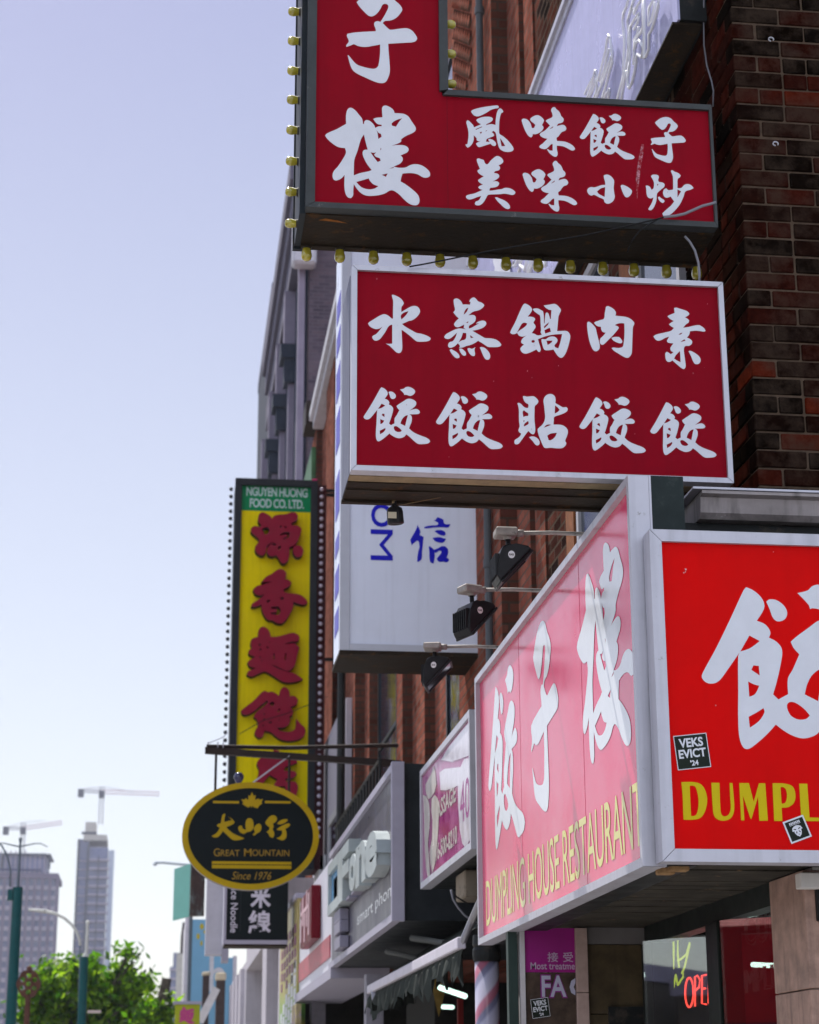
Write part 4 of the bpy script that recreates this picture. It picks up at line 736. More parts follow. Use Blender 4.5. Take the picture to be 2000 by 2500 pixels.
tubes = [
 [(580, 955), (600, 870), (640, 750), (665, 640), (680, 520), (685, 380), (690, 300), (680, 200), (700, 120), (725, 40), (740, -30)],
 [(620, 955), (632, 870), (650, 770), (668, 680)],
 [(690, -20), (670, 60), (640, 120), (632, 200), (640, 300), (650, 400), (645, 500), (640, 650), (630, 760), (600, 880), (585, 955)],
 [(735, 0), (722, 60), (740, 130), (770, 60), (800, 10), (820, -20)], [(830, 0), (822, 100), (828, 220), (810, 300), (780, 340), (745, 400), (740, 500), (738, 620)],
 [(785, 130), (740, 190), (705, 250), (700, 330), (705, 500), (690, 640), (678, 760), (682, 830), (692, 842), (720, 790), (745, 690), (760, 600), (770, 520), (808, 545), (822, 500), (815, 430), (790, 385), (760, 400), (745, 470)],
 [(740, 280), (780, 200), (785, 150)], [(740, 390), (775, 320), (785, 260)],
 [(838, 0), (838, 200), (832, 560), (850, 540), (880, 470), (882, 330), (910, 280), (940, 190), (970, 60), (975, -20)],
 [(925, 0), (885, 70), (880, 150), (878, 240), (905, 200), (930, 100), (940, 20)],
 [(395, 775), (430, 640), (470, 480), (485, 370), (498, 335), (510, 380), (518, 440), (532, 520), (530, 600), (500, 700), (470, 820), (440, 920), (440, 955)],
 [(420, 790), (460, 650), (500, 470)], [(410, 860), (470, 700), (520, 540)], [(370, 955), (400, 880), (440, 780), (490, 620)],
 [(290, 940), (310, 880), (345, 790), (365, 670), (378, 680), (382, 740), (385, 850), (370, 900), (350, 955)], [(270, 900), (300, 830), (360, 720)], [(310, 945), (345, 860), (375, 760)],
 [(455, 950), (470, 900), (500, 855), (505, 880), (490, 945)]]
for tb in tubes: mb = MB(); mb.tube(neon(ZB, tb), .0085, 6); mb.build('neon_tube', NEON_OFF, s5, smooth=True)
ZB2 = (1160, 580, 2.695); tubes = [[(258, 130), (250, 190), (268, 185), (285, 140), (300, 140), (290, 235)], [(310, 140), (300, 180), (330, 215), (345, 150)], [(375, 140), (355, 200), (350, 238)], [(395, 145), (370, 200), (362, 240)], [(450, 145), (455, 185), (465, 180), (470, 145)]]
for tb in tubes: mb = MB(); mb.tube(neon(ZB2, tb), .014, 6); mb.build('neon_tube', NEON_OFF, s5, smooth=True)
lp = [(118, 130), (130, 125), (240, 132), (228, 165), (232, 235), (125, 230), (130, 200), (118, 160)]
L2 = [(lambda p: (-p.y, p.z))(at(1160+x/2.695, 580+y/2.695, X=NX-.012)) for x, y in lp]
mb = MB(); V, Fs = fill2d([L2]); mb.mesh([(NX-.012, -u, v) for u, v in V], Fs); mb.build('raised_letter', NEON_OFF, s5, recalc=False)

# ================================================================== neon signs inside the restaurant window
def neon_thing(name, label, paths, X, m, r):
    pts0 = [[at(x, y, X=X) for x, y in p] for p in paths]
    c = pts0[0][0]; mb = MB()
    for p in pts0: mb.tube(p, r, 8)
    o = mb.build(name, m, None, smooth=True); return tag(o, label, 'neon sign')
def el(cx, cy, rx, ry, a0=0, a1=360, n=18): return [(cx+rx*math.cos(R(a0+(a1-a0)*i/n)), cy+ry*math.sin(R(a0+(a1-a0)*i/n))) for i in range(n+1)]
XN = W+.36
RN = emit_mat('lit_red_neon', (1.0, .07, .05), 2.2); GN = emit_mat('lit_lime_neon', (.55, .62, .03), .9)
neon_thing('neon_sign', 'lit red neon OPEN sign inside the restaurant window', [
    el(1683, 2423, 10, 36), [(1697, 2457), (1697, 2385), (1703, 2382), (1709, 2392), (1707, 2410), (1698, 2418)],
    [(1724, 2452), (1714, 2450), (1714, 2382), (1724, 2380)], [(1714, 2414), (1722, 2413)], [(1730, 2450), (1731, 2380), (1742, 2448), (1743, 2378)]], XN, RN, .0055)
neon_thing('neon_sign', 'lit lime green neon dumpling steam outline beside the OPEN sign in the window', [
    [(1644, 2366), (1645, 2320), (1644, 2280), (1655, 2280), (1655, 2330), (1658, 2362)], [(1684, 2302), (1676, 2330), (1662, 2342), (1655, 2345)], [(1618, 2340), (1628, 2349), (1640, 2350)],
    [(1684, 2305), (1672, 2360), (1665, 2376)], [(1630, 2376), (1640, 2400), (1645, 2410), (1650, 2380), (1655, 2405), (1668, 2385), (1668, 2375)]], XN+.02, GN, .0055)
def outline_text(name, label, body, rect, X, m):
    cu = bpy.data.curves.new('t', 'FONT'); cu.body = body; cu.fill_mode = 'NONE'; cu.bevel_depth = .022; cu.bevel_resolution = 1; cu.resolution_u = 3
    ob = bpy.data.objects.new('t', cu); COL.objects.link(ob); dg = bpy.context.evaluated_depsgraph_get()
    me = bpy.data.meshes.new_from_object(ob.evaluated_get(dg)); V = [v.co.copy() for v in me.vertices]; Fs = [tuple(p.vertices) for p in me.polygons]
    bpy.data.objects.remove(ob); bpy.data.meshes.remove(me); bpy.data.curves.remove(cu)
    x0 = min(v.x for v in V); x1 = max(v.x for v in V); y0 = min(v.y for v in V); y1 = max(v.y for v in V); u0, u1, v0, v1 = rect
    mb = MB(); mb.mesh([(X+v.z*.2, -(u0+(v.x-x0)/(x1-x0)*(u1-u0)), v0+(v.y-y0)/(y1-y0)*(v1-v0)) for v in V], Fs)
    return tag(mb.build(name, m, None), label, 'neon sign')
NEON_DIM = mat('unlit_pink_tube', (.42, .26, .28), rough=.2)
a0 = at(1771, 2400, X=XN); a1 = at(1905, 2400, X=XN)
outline_text('neon_sign', 'unlit pale neon word DUMPLING low in the right-hand window pane', 'DUMPLING', (-a0.y, -a1.y+.25, at(1800, 2430, X=XN).z, at(1800, 2372, X=XN).z), XN, NEON_DIM)
a0 = at(1818, 2270, X=XN); a1 = at(1885, 2270, X=XN)
outline_text('neon_sign', 'unlit grey neon letters hung above the unlit DUMPLING tubes in the window', 'CUI', (-a0.y, -a1.y, at(1850, 2305, X=XN).z, at(1850, 2225, X=XN).z), XN, mat('unlit_grey_tube', (.16, .17, .16), rough=.2))
TUBE_L = emit_mat('lit_fluorescent_tube', (.9, 1.0, .95), 4.0)
p0, p1 = Vector((W+.9, 7.55, 2.20)), Vector((W+.2, 7.62, 2.21))
p0 = at(1838, 2355, X=W+.45); p1 = at(1896, 2358, X=W+.45)
tag(MB().tube([p0, p1], .012, 8).build('ceiling_lamp', TUBE_L, None, smooth=True), 'lit white tube lamp behind the right-hand restaurant window pane', 'lamp')
# ================================================================== middle distance
def wall_pts(L, X): return [at(x, y, X=X) for x, y in L]
def raised(parent, name, VFloops, fn_front, fn_back, m, nm):
    """a letter with thickness: front sheet plus sides"""
    mb = MB(); V, Fs = fill2d(VFloops)
    mb.mesh([fn_front(u, v) for u, v in V], Fs)
    for L in VFloops:
        n = len(L)
        for i in range(n):
            a, b_ = L[i], L[(i+1) % n]
            mb.quad(fn_front(*a), fn_front(*b_), fn_back(*b_), fn_back(*a))
    return mb.build(nm, m, parent, recalc=False)
WINF = mat('pale_window_frame', (.42, .42, .45), rough=.5, var=.1)
DFRAME = mat('charcoal_window_frame', (.02, .024, .028), rough=.4)
def window(parent, X, y0, y1, z0, z1, fm=None, w=.06, bars=1):
    mb = MB(); frame_x(mb, y0, y1, z0, z1, w, X-.03, X+.01)
    for i in range(bars): zz = z0+(z1-z0)*(i+1)/(bars+1); mb.box(X-.028, X+.005, y0+w+.001, y1-w-.001, zz-.025, zz+.025)
    f = mb.build('window', fm or DFRAME, parent)
    mb = MB(); mb.box(X-.012, X-.004, y0+w*.9, y1-w*.9, z0+w*.9, z1-w*.9); mb.build('pane', GLASS2, f); return f

# windows of the corner building, street side
for y0, y1, z0 in ((7.92, 8.72, 4.25), (9.42, 10.28, 4.25)): window(rb, W-.002, y0, y1, z0, z0+1.85, WINF, .05, 1)
for y0, y1 in ((8.88, 9.14), (10.45, 10.66)): mb = MB(); mb.box(W-.012, W+.001, y0, y1, 3.9, 6.4); mb.build('lit_brick_strip', MATS.get('lit_brick_orange') or mat('lit_brick_orange', (.22, .085, .035), rough=.7, var=.4, scale=14), rb)  # sunlit brick strips, their lit orange given as flat colour

# ------------------------------------------------------------------ brick building with stepped piers
b2 = thing('brick_building', (2.4, 17, 0), 'red brick building with stepped sunlit piers behind the white hanging sign', 'building')
front = [(2.42, 11.26), (2.42, 11.66), (2.326, 11.66), (2.326, 11.98), (2.36, 11.98), (2.36, 12.17), (2.326, 12.17), (2.326, 12.64), (2.207, 12.64), (2.207, 14.62), (2.42, 14.62), (2.42, 17.54),
         (2.32, 17.54), (2.32, 18.43), (2.22, 18.43), (2.22, 18.9), (2.42, 18.9), (2.42, 22.45), (2.312, 22.45), (2.312, 23.0), (2.194, 23.0), (2.194, 23.25)]
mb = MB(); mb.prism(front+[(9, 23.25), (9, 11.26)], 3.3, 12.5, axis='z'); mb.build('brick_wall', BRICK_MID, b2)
for y0, y1 in ((15.15, 16.6), (20.35, 22.2)):
    window(b2, 2.415, y0, y1, 4.1, 6.9); window(b2, 2.415, y0, y1, 8.3, 11.0)
mb = MB(); rr = random.Random(3); z0 = at(1135, 210, X=2.18).z
for j in range(34):
    for i in range(4):
        y = 13.55+i*.235+(.117 if j % 2 else 0); mb.box(2.188, 2.2065, y, y+.11, z0+j*.0765, z0+j*.0765+.068)
mb.build('corbel_bricks', BRICK_MID, b2)
mb = MB(); mb.tube([(2.17, 12.95, 4.0), (2.17, 12.95, 12.3)], .028, 10)
for zz in (5.2, 7.4, 9.6): mb.tube([(2.17, 12.95, zz), (2.17, 12.95, zz+.06)], .036, 10)
mb.build('drainpipe', mat('grey_green_pipe', (.09, .10, .11), rough=.5, var=.2), b2, smooth=False)
mb = MB(); mb.box(2.05, 2.2, 10.2, 11.25, 2.5, 3.9); mb.box(2.0, 9, 11.27, 23.2, 3.2, 3.29); mb.build('shopfront_fascia_board', BLACKM, b2)
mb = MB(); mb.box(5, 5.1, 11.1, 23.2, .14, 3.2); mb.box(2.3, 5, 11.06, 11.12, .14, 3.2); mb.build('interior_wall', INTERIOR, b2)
# entrance return beside the restaurant window
YR = 9.30
mb = MB(); mb.box(2.006, W+.03, YR, YR+.3, .14, 2.02, bev=.002); mb.box(2.006, W+.03, YR, YR+.3, 2.023, 2.345, bev=.002); mb.build('tile_wall', TILE, b2)
mb = MB(); mb.box(2.006, W+.03, YR+.005, YR+.3, 2.347, 2.425); mb.build('bulkhead', mat('grey_bulkhead', (.16, .15, .15), rough=.8), b2)
mb = MB(); mb.box(1.947, 2.004, YR-.03, YR+.3, .14, 2.118, bev=.002); mb.box(1.947, 2.004, YR-.03, YR+.3, 2.121, 2.42, bev=.002); mb.build('stone_pillar', PINKSTONE, b2)
p = at(1540, 2480, Y=YR); mb = MB(); mb.box(2.10, W+.02, YR-.02, YR-.001, 1.6, at(1540, 2458, Y=YR).z); mb.build('dark_hatch', BLACKM, b2)
mb = MB(); mb.box(1.680, 1.701, YR-.02, YR+.05, .14, 2.42); mb.build('pale_post', mat('pale_door_post', (.50, .48, .50), rough=.6), b2)
mb = MB(); mb.box(1.625, 1.668, YR+.0, YR+.06, .14, 2.42); mb.build('green_post', mat('dark_green_post', (.03, .05, .045), rough=.5), b2)
p = at(1150, 2160, Y=11.6); mb = MB(); mb.box(1.76, 1.98, 11.55, 11.9, at(1150, 2192, Y=11.6).z, at(1150, 2125, Y=11.6).z, bev=.01); mb.build('vent_box', mat('beige_vent_box', (.25, .21, .16), rough=.8, dirt=(.1, .08, .06), dirt_amt=.3), b2)
MGP = mat('mauve_grey_post', (.24, .23, .27), rough=.6, var=.25)
MB().box(1.66, 1.80, 16.3, 16.5, .14, 2.62).build('shopfront_post', MGP, b2); MB().box(1.70, 1.86, 22.9, 23.2, .14, 2.9).build('shopfront_post', MGP, b2)
MB().box(2.3, 2.34, 11.3, 13.2, .14, 3.1).build('shopfront_board', INTERIOR, b2); MB().box(2.32, 2.36, 17.0, 19.0, .14, 3.1).build('shopfront_board', INTERIOR, b2)
cable('cable', P_([(1101, 2172), (1106, 2195), (1118, 2215), (1135, 2235), (1155, 2248), (1175, 2256)], 11.4), .006, GREYCAB, 'grey cable looping down below the magenta sign')
cable('cable', P_([(1101, 2172), (1115, 2190), (1140, 2205), (1175, 2215)], 11.45), .005, BLACK_RUB, 'black cable looping to the right below the magenta sign')

# poster on the entrance return
MAG = mat('magenta_print', (.30, .015, .20), rough=.3, var=.06)
po = thing('poster', (1.82, YR, 2.0), 'purple spa poster with big letters FAC on the shop entrance wall', 'poster')
PXa, PXb = 1.702, 1.9465; zt = 2.42; zs = at(1340, 2374, Y=YR).z
mb = MB(); mb.box(PXa, PXb, YR-.006, YR+.03, zs, zt); mb.build('header_panel', MAG, po)
PHOTO = mat('dim_treatment_picture', (.06, .04, .03), rough=.35, var=.7, scale=9, dirt=(.22, .20, .10), dirt_amt=.2, dirt_scale=5)
mb = MB(); mb.box(PXa, PXb, YR-.006, YR+.03, 1.4, zs-.001); mb.build('picture_panel', PHOTO, po)
ML = mat('mauve_lettering', (.50, .36, .52), rough=.4)
pr = lambda x0, y0, x1, y1: px_rect_y(x0, y0, x1, y1, YR)
write(po, '接', ML, on_y(YR-.0075), pr(1336, 2325, 1362, 2349), bold=.01); write(po, '受', ML, on_y(YR-.0075), pr(1374, 2325, 1399, 2349), bold=.01)
write(po, 'Most treatme', ML, on_y(YR-.0075), (at(1295, 2358, Y=YR).x, PXb-.002, at(1340, 2367, Y=YR).z, at(1340, 2350, Y=YR).z), bold=.01)
write(po, 'FA', mat('violet_outline', (.22, .02, .20), rough=.4), on_y(YR-.0072), pr(1319, 2379, 1385, 2437), bold=.06)
write(po, 'FA', mat('pale_lilac_lettering', (.42, .42, .55), rough=.4), on_y(YR-.0078), pr(1322, 2382, 1382, 2434), bold=.02)
V, Fs = fill2d([[(p.x, p.z) for p in [at(a, c, Y=YR) for a, c in ((1404, 2388), (1394, 2395), (1390, 2410), (1394, 2424), (1404, 2430), (1404, 2419), (1400, 2410), (1404, 2400))]]])
mb = MB(); mb.mesh([(u, YR-.0078, v) for u, v in V], Fs); mb.build('lettering', MATS['pale_lilac_lettering'], po, recalc=False)
sticker([(1295, 2440), (1338, 2435), (1344, 2480), (1301, 2488)], YR-.009, 'small black VEKS EVICT sticker low on the purple spa poster', VE)

# barber pole
bp_ = thing('barber_pole', (1.733, 10.6, 0), 'pink and pale striped barber pole with a black cap under the fascia signs', 'barber pole')
BPM = bpy.data.materials.new('spiral_stripe_plastic'); t, b = nodes_of(BPM); N = t.nodes
tc = N.new('ShaderNodeTexCoord'); sx = N.new('ShaderNodeSeparateXYZ'); t.links.new(tc.outputs['Object'], sx.inputs[0])
an = N.new('ShaderNodeMath'); an.operation = 'ARCTAN2'; t.links.new(sx.outputs[1], an.inputs[0]); t.links.new(sx.outputs[0], an.inputs[1])
m1 = N.new('ShaderNodeMath'); m1.operation = 'MULTIPLY'; m1.inputs[1].default_value = .3183; t.links.new(an.outputs[0], m1.inputs[0])
m2 = N.new('ShaderNodeMath'); m2.operation = 'MULTIPLY_ADD'; m2.inputs[1].default_value = -4.6; t.links.new(sx.outputs[2], m2.inputs[0]); t.links.new(m1.outputs[0], m2.inputs[2])
fr = N.new('ShaderNodeMath'); fr.operation = 'FRACT'; t.links.new(m2.outputs[0], fr.inputs[0])
cr = N.new('ShaderNodeValToRGB'); t.links.new(fr.outputs[0], cr.inputs[0]); cr.color_ramp.elements[0].position = .0; cr.color_ramp.elements[0].color = (.36, .36, .48, 1)
cr.color_ramp.elements[1].position = 1.0; cr.color_ramp.elements[1].color = (.36, .36, .48, 1)
for ps, c in ((.40, (.44, .42, .52)), (.50, (.36, .13, .19)), (.68, (.33, .10, .15)), (.78, (.14, .14, .22)), (.9, (.16, .16, .25))):
    e = cr.color_ramp.elements.new(ps); e.color = (*c, 1)
t.links.new(cr.outputs[0], b.inputs['Base Color']); b.inputs['Roughness'].default_value = .25
bz = at(1190, 2348, Y=10.6).z
mb = MB(); mb.tube([(1.733, 10.6, 1.2), (1.733, 10.6, bz)], .066, 24); mb.build('striped_cylinder', BPM, bp_, smooth=True)
mb = MB(); mb.lathe([(.072, 0), (.078, .03), (.078, .06), (.070, .075), (.078, .09), (.074, .14), (0, .145)], (1.733, 10.6, bz), (0, 0, 1), 20); mb.build('cap', BLACKM, bp_); mb = MB(); mb.lathe([(.072, 0), (.08, .1), (0, .12)], (1.733, 10.6, 1.2), (0, 0, -1), 20); mb.build('base', BLACKM, bp_)

# awning with ragged valance
aw = thing('awning', (1.65, 13, 2.5), 'black fabric awning with a ragged hanging fringe and pale front bar', 'awning')
A, B = at(1131, 2302, Y=10.95), at(905, 2424, X=1.655); XA = 1.655
A = Vector((XA, 10.95, at(1131, 2302, X=XA).z)); B = Vector((XA, B.y, A.z-.0))
mb = MB(); mb.box(XA-.03, XA+.02, A.y, B.y, A.z-.03, A.z+.035, bev=.006); mb.build('front_bar', mat('pale_awning_bar', (.55, .53, .60), rough=.5), aw)
CLOTH = mat('faded_black_canvas', (.035, .042, .038), rough=.9, var=.5, scale=5, streak=.6)
mb = MB(); n_ = 140; rr = random.Random(5); prev = None
for i in range(n_+1):
    y = A.y+(B.y-A.y)*i/n_; d = .10+.07*abs(math.sin(i*.23))*rr.random()+.03*math.sin(i*.9)+.06*rr.random()
    x = XA-.01+.02*math.sin(i*.8); cur = (Vector((XA, y, A.z-.03)), Vector((x, y, A.z-.07)), Vector((x-.01+.015*math.sin(i*1.3), y, A.z-.03-d)))
    if prev:
        for k in range(2): mb.quad(prev[k], cur[k], cur[k+1], prev[k+1])
    prev = cur
mb.build('valance', CLOTH, aw, recalc=False)
mb = MB(); mb.quad((XA, A.y, A.z+.036), (XA, B.y, A.z+.036), (2.25, B.y, A.z+.42), (2.25, A.y, A.z+.42)); mb.build('canopy', CLOTH, aw)
mb = MB(); mb.tube([(XA, A.y+.02, A.z), (XA+.05, A.y-.02, A.z+.12), (XA+.12, A.y-.3, A.z+.34)], .022, 8); mb.build('folding_arm', mat('dull_steel_arm', (.3, .3, .32), rough=.4, metal=.6), aw)

# lamps inside and under the shops
LT = emit_mat('lit_shop_tube', (.7, 1.0, .88), 1.1)
for i, (q0, q1, Y) in enumerate((((1074, 2411), (1136, 2432), 15.5), ((1011, 2471), (1046, 2479), 19), ((1036, 2462), (1056, 2465), 20), ((1081, 2458), (1105, 2459), 20))):
    tag(MB().tube([at(*q0, Y=Y), at(*q1, Y=Y-.4)], .022, 8).build('ceiling_lamp', LT, None), ['long lit tube lamp nearest the awning fringe inside the dark shop', 'lit ceiling lamp at lower left inside the dark shop', 'short round lit lamp between the others inside the dark shop', 'thin lit lamp deepest on the right inside the dark shop'][i], 'lamp', 'lit lamps inside the dark shop')
for i, (q0, q1) in enumerate((((1006, 2290), (1086, 2303)), ((945, 2323), (1020, 2340)))):
    a, b_ = at(*q0, Y=13.6+i*1.5), at(*q1, Y=13.2+i*1.5)
    tag(MB().tube([a, b_], .022, 8).build('batten_light', mat('dusty_batten', (.10, .105, .10), rough=.6), None), ['unlit batten light under the grey sign, right one of two', 'unlit batten light under the grey sign, left one of two'][i], 'lamp', 'unlit batten lights under the grey fascia sign')
# camera on the shop corner
cm = thing('security_camera', at(930, 2440, Y=15.6), 'small pale dome security camera under the end of the awning', 'camera')
c = cm.location; mb = MB(); mb.lathe([(0, .0), (.05, .02), (.075, .06), (.08, .1), (.08, .13), (0, .13)], c+Vector((0, 0, -.06)), (0, 0, 1), 14); mb.build('dome', mat('smoked_dome', (.25, .26, .32), rough=.12), cm, smooth=True)
mb = MB(); mb.box(c.x-.02, c.x+.2, c.y+.02, c.y+.06, c.z+.06, c.z+.10); mb.build('bracket', ALU, cm)
pn = MB(); a = at(1068, 2440, Y=16.4); pn.prism([(a.x-.06, a.z+.16), (a.x+.09, a.z+.16), (a.x+.01, a.z-.14)], 16.39, 16.395, axis='y'); tag(pn.build('pennant', mat('yellow_brown_pennant', (.30, .20, .05), rough=.8, var=.5), None), 'small yellow brown pennant hanging inside the dark shop', 'pennant')
mb = MB(); a = at(1120, 2450, Y=14.8); mb.box(a.x-.02, a.x+.02, 14.7, 14.75, .14, a.z+.03); tag(mb.build('post', mat('dark_red_post', (.20, .02, .02), rough=.6), None), 'thin dark red post beside the striped barber pole', 'post')

# ------------------------------------------------------------------ magenta fascia sign
MX = 1.668; my0, my1 = 10.62, 12.8; mz0, mz1 = 2.955, 3.735
s6 = thing('fascia_sign', (MX, 11.7, mz0), 'magenta and white fascia sign with a phone number, next to the grey metal one', 'sign')
mb = MB(); mb.box(MX+.01, MX+.34, my0+.01, my1, mz0+.005, mz1-.005); mb.build('cabinet', BLACKM, s6)
mb = MB(); frame_x(mb, my0, my1, mz0, mz1, .04, MX-.01, MX+.06); mb.build('frame', ALU, s6)
mb = MB(); mb.box(MX+.004, MX+.009, my0+.03, my1-.03, mz0+.03, mz1-.03); mb.build('sign_face', mat('magenta_sign_print', (.36, .012, .19), rough=.14, var=.1, spec=.6), s6)
def xz(L, X): return [(lambda p: (-p.y, p.z))(at(1020+x/4.5875, 1720+y/4.5875, X=X)) for x, y in L]
PW = mat('white_print', (.68, .64, .72), rough=.15, spec=.6); PB = mat('pale_beige_print', (.50, .46, .42), rough=.2)
def printed(L, m, nm, off=.0):
    V, Fs = fill2d([xz(L, MX+.002-off)]); mb = MB(); mb.mesh([(MX+.002-off, -u, v) for u, v in V], Fs); return mb.build(nm, m, s6, recalc=False)
printed([(60, 1010), (100, 1030), (130, 1110), (140, 1250), (130, 1400), (115, 1550), (125, 1700), (140, 1900), (120, 1960), (95, 1850), (80, 1650), (75, 1450), (70, 1250)], PB, 'figure_print')
printed([(85, 900), (150, 780), (180, 690), (200, 760), (210, 900), (190, 980), (150, 1040), (120, 1060), (95, 1000)], PB, 'figure_print')
printed([(155, 1060), (190, 1010), (225, 1050), (240, 1200), (230, 1400), (215, 1600), (195, 1780), (165, 1890), (140, 1780), (130, 1660), (160, 1500), (165, 1300), (150, 1180)], PB, 'figure_print')
printed([(245, 760), (300, 720), (480, 700), (470, 900), (400, 930), (320, 960), (255, 960)], PW, 'picture_print')
printed([(260, 620), (350, 470), (480, 310), (590, 180), (605, 560), (500, 600), (380, 640)], PW, 'picture_print')
printed([(450, 900), (470, 720), (520, 610), (575, 600), (605, 700), (612, 1000), (608, 1300), (580, 1520), (540, 1610), (500, 1560), (470, 1400), (455, 1150)], PW, 'oval_print', .0006)
write(s6, 'MASSAGE', PB, on_x(MX+.0022), (-12.22, -11.25, 3.31, 3.42), bold=.03); write(s6, '416-500-8210', PB, on_x(MX+.0022), (-12.25, -11.22, 3.06, 3.17), bold=.03)
write(s6, '40', MAG, on_x(MX+.0008), (-11.08, -10.72, 3.15, 3.38), bold=.0)

# ------------------------------------------------------------------ grey fascia sign with channel letters
GX = 1.564; gy0, gy1, gz0, gz1 = 13.28, 18.6, 2.80, 3.875
s7 = thing('fascia_sign', (GX, 16, gz0), 'grey metal fascia sign with white box letters and a blue logo', 'sign')
GREYP = mat('mauve_grey_panel', (.095, .09, .125), rough=.34, var=.10, scale=2.5, streak=.35, metal=.15)
mb = MB(); mb.box(GX+.03, GX+.62, gy0+.06, gy1, gz0, gz1); mb.build('cabinet', mat('charcoal_cabinet', (.022, .026, .030), rough=.5, var=.3, dirt=(.07, .07, .08), dirt_amt=.1, dirt_scale=9), s7)
mb = MB(); mb.box(GX, GX+.029, gy0+.06, gy1, gz0+.05, gz1-.05); mb.build('sign_face', GREYP, s7)
mb = MB(); mb.box(GX-.04, GX+.05, gy0, gy0+.055, gz0-.01, gz1+.005, bev=.004); mb.box(GX-.03, GX+.028, gy0+.056, gy1, gz1-.048, gz1+.004); mb.box(GX-.03, GX+.028, gy0+.056, gy1, gz0-.004, gz0+.048); mb.build('frame', mat('lavender_grey_trim', (.36, .345, .43), rough=.45, var=.08), s7)
LETW = mat('white_letter_face', (.36, .41, .42), rough=.4); LETS = mat('grey_letter_side', (.24, .23, .30), rough=.5); BLUEP = mat('sky_blue_plastic', (.05, .26, .50), rough=.3)
XL = 1.46
def chan(ch, px0, px1, ptop, pbot, nm='box_letter', m=LETW):
    u0 = -at(px0, (ptop+pbot)/2, X=XL).y; u1 = -at(px1, (ptop+pbot)/2, X=XL).y; pm = (px0+px1)/2
    v1 = at(pm, ptop, X=XL).z; v0 = at(pm, pbot, X=XL).z
    V, Fs = text2d(ch, .045)
    mb = MB(); F = [(XL, -(u0+a*(u1-u0)), v0+b_*(v1-v0)) for a, b_ in V]; mb.mesh(F, Fs); bmesh.ops.recalc_face_normals(mb.bm, faces=mb.bm.faces)
    ret = bmesh.ops.extrude_face_region(mb.bm, geom=mb.bm.faces[:]); bmesh.ops.translate(mb.bm, verts=[e for e in ret['geom'] if isinstance(e, bmesh.types.BMVert)], vec=(GX-.002-XL, 0, 0))
    return mb.build(nm, m, s7)
for ch, a in (('F', (826, 851, 2065, 2195)), ('o', (852, 868, 2085, 2175)), ('n', (868, 892, 2056, 2158)), ('e', (891, 920, 2032, 2140))): chan(ch, *a)
y0_, y1_ = at(826, 2160, X=XL).y, at(800, 2160, X=XL).y
lz0, lz1 = at(812, 2225, X=XL).z, at(812, 2100, X=XL).z
mb = MB(); frame_x(mb, y0_, y1_, lz0, lz1, .09, XL, GX-.003); mb.box(XL+.06, GX-.003, y0_+.091, y1_-.091, lz0+.091, lz1-.091); lg = mb.build('logo_box', LETW, s7)
mb = MB(); mb.box(XL+.03, XL+.058, y0_+.092, y1_-.092, lz0+.092, lz0+.36); mb.build('blue_panel', BLUEP, lg)
mb = MB(); mb.box(XL+.03, XL+.058, y0_+.092, y1_-.3, lz1-.36, lz1-.15); mb.build('blue_panel', BLUEP, lg)
for i, py in enumerate((2240, 2268, 2305)):
    q = at(815, py, X=XL); mb = MB(); mb.box(XL+.02, GX-.003, q.y-.35, q.y+.2, q.z-.05, q.z+.05, bev=.006); mb.build('logo_block', LETS, s7)
mb = MB()
for px in (848, 862, 880, 898):
    q = at(px, 2190-(px-848)*1.1, X=XL+.03); mb.box(XL+.03, GX-.003, q.y-.16, q.y+.16, q.z-.02, q.z+.0)
mb.build('raceway', LETS, s7)
write(s7, 'smart phone', mat('white_small_lettering', (.72, .74, .76), rough=.3), on_x(GX-.002), (-at(873, 2250, X=GX).y, -at(967, 2190, X=GX).y, 2.965, 3.09), bold=.01)

# ------------------------------------------------------------------ white fascia with a red box letter, menu board beyond
WX = 1.58
s8 = thing('fascia_sign', (WX, 21, 2.8), 'white fascia sign with a red band along its foot, beyond the grey one', 'sign')
mb = MB(); mb.box(WX, WX+.5, 18.65, 23.3, 2.80, 3.86); mb.build('sign_face', mat('white_fascia_panel', (.60, .60, .68), rough=.35, var=.06, scale=2), s8)
mb = MB(); mb.box(WX-.012, WX-.001, 18.9, 23.28, 2.93, 3.14); mb.build('red_band', mat('red_band_print', (.42, .10, .13), rough=.4, var=.5, scale=16, streak=.4), s8)
mb = MB(); mb.box(WX-.05, WX+.5, 18.3, 23.3, 2.70, 2.795); mb.build('frame', MATS['lavender_grey_trim'], s8)
bx = thing('box_sign', (WX, 20.9, 3.2), 'dark red projecting box letter with white strokes on the white fascia', 'sign')
zb0, zb1 = at(785, 2290, Y=20.1).z, at(785, 2160, Y=20.1).z
mb = MB(); mb.box(1.477, WX-.002, 20.1, 21.7, zb0, zb1, bev=.01); mb.build('cabinet', mat('dark_red_cabinet', (.14, .006, .015), rough=.35), bx)
mb = MB()
for i, (a, b_, c, d) in enumerate(((.1, .2, .1, .9), (.3, .38, .3, 1.0), (.5, .6, .05, .6), (.68, .78, .4, .95), (.86, .93, .1, .55), (.12, .9, .62, .70))):
    mb.box(1.468-.0004*i, 1.4745, 20.15+a*1.5, 20.15+b_*1.5, zb0+c*(zb1-zb0), zb0+d*(zb1-zb0))
mb.build('character', mat('white_red_strokes', (.62, .42, .46), rough=.4), bx)
mz = at(735, 2182, X=1.56).z
s9 = thing('menu_board', (1.56, 25, 1.5), 'tall yellow and green menu board with vertical writing beside the black noodle sign', 'sign')
MB_M = bpy.data.materials.new('printed_menu'); t, b = nodes_of(MB_M); N = t.nodes
geo = N.new('ShaderNodeNewGeometry'); sx = N.new('ShaderNodeSeparateXYZ'); t.links.new(geo.outputs['Position'], sx.inputs[0])
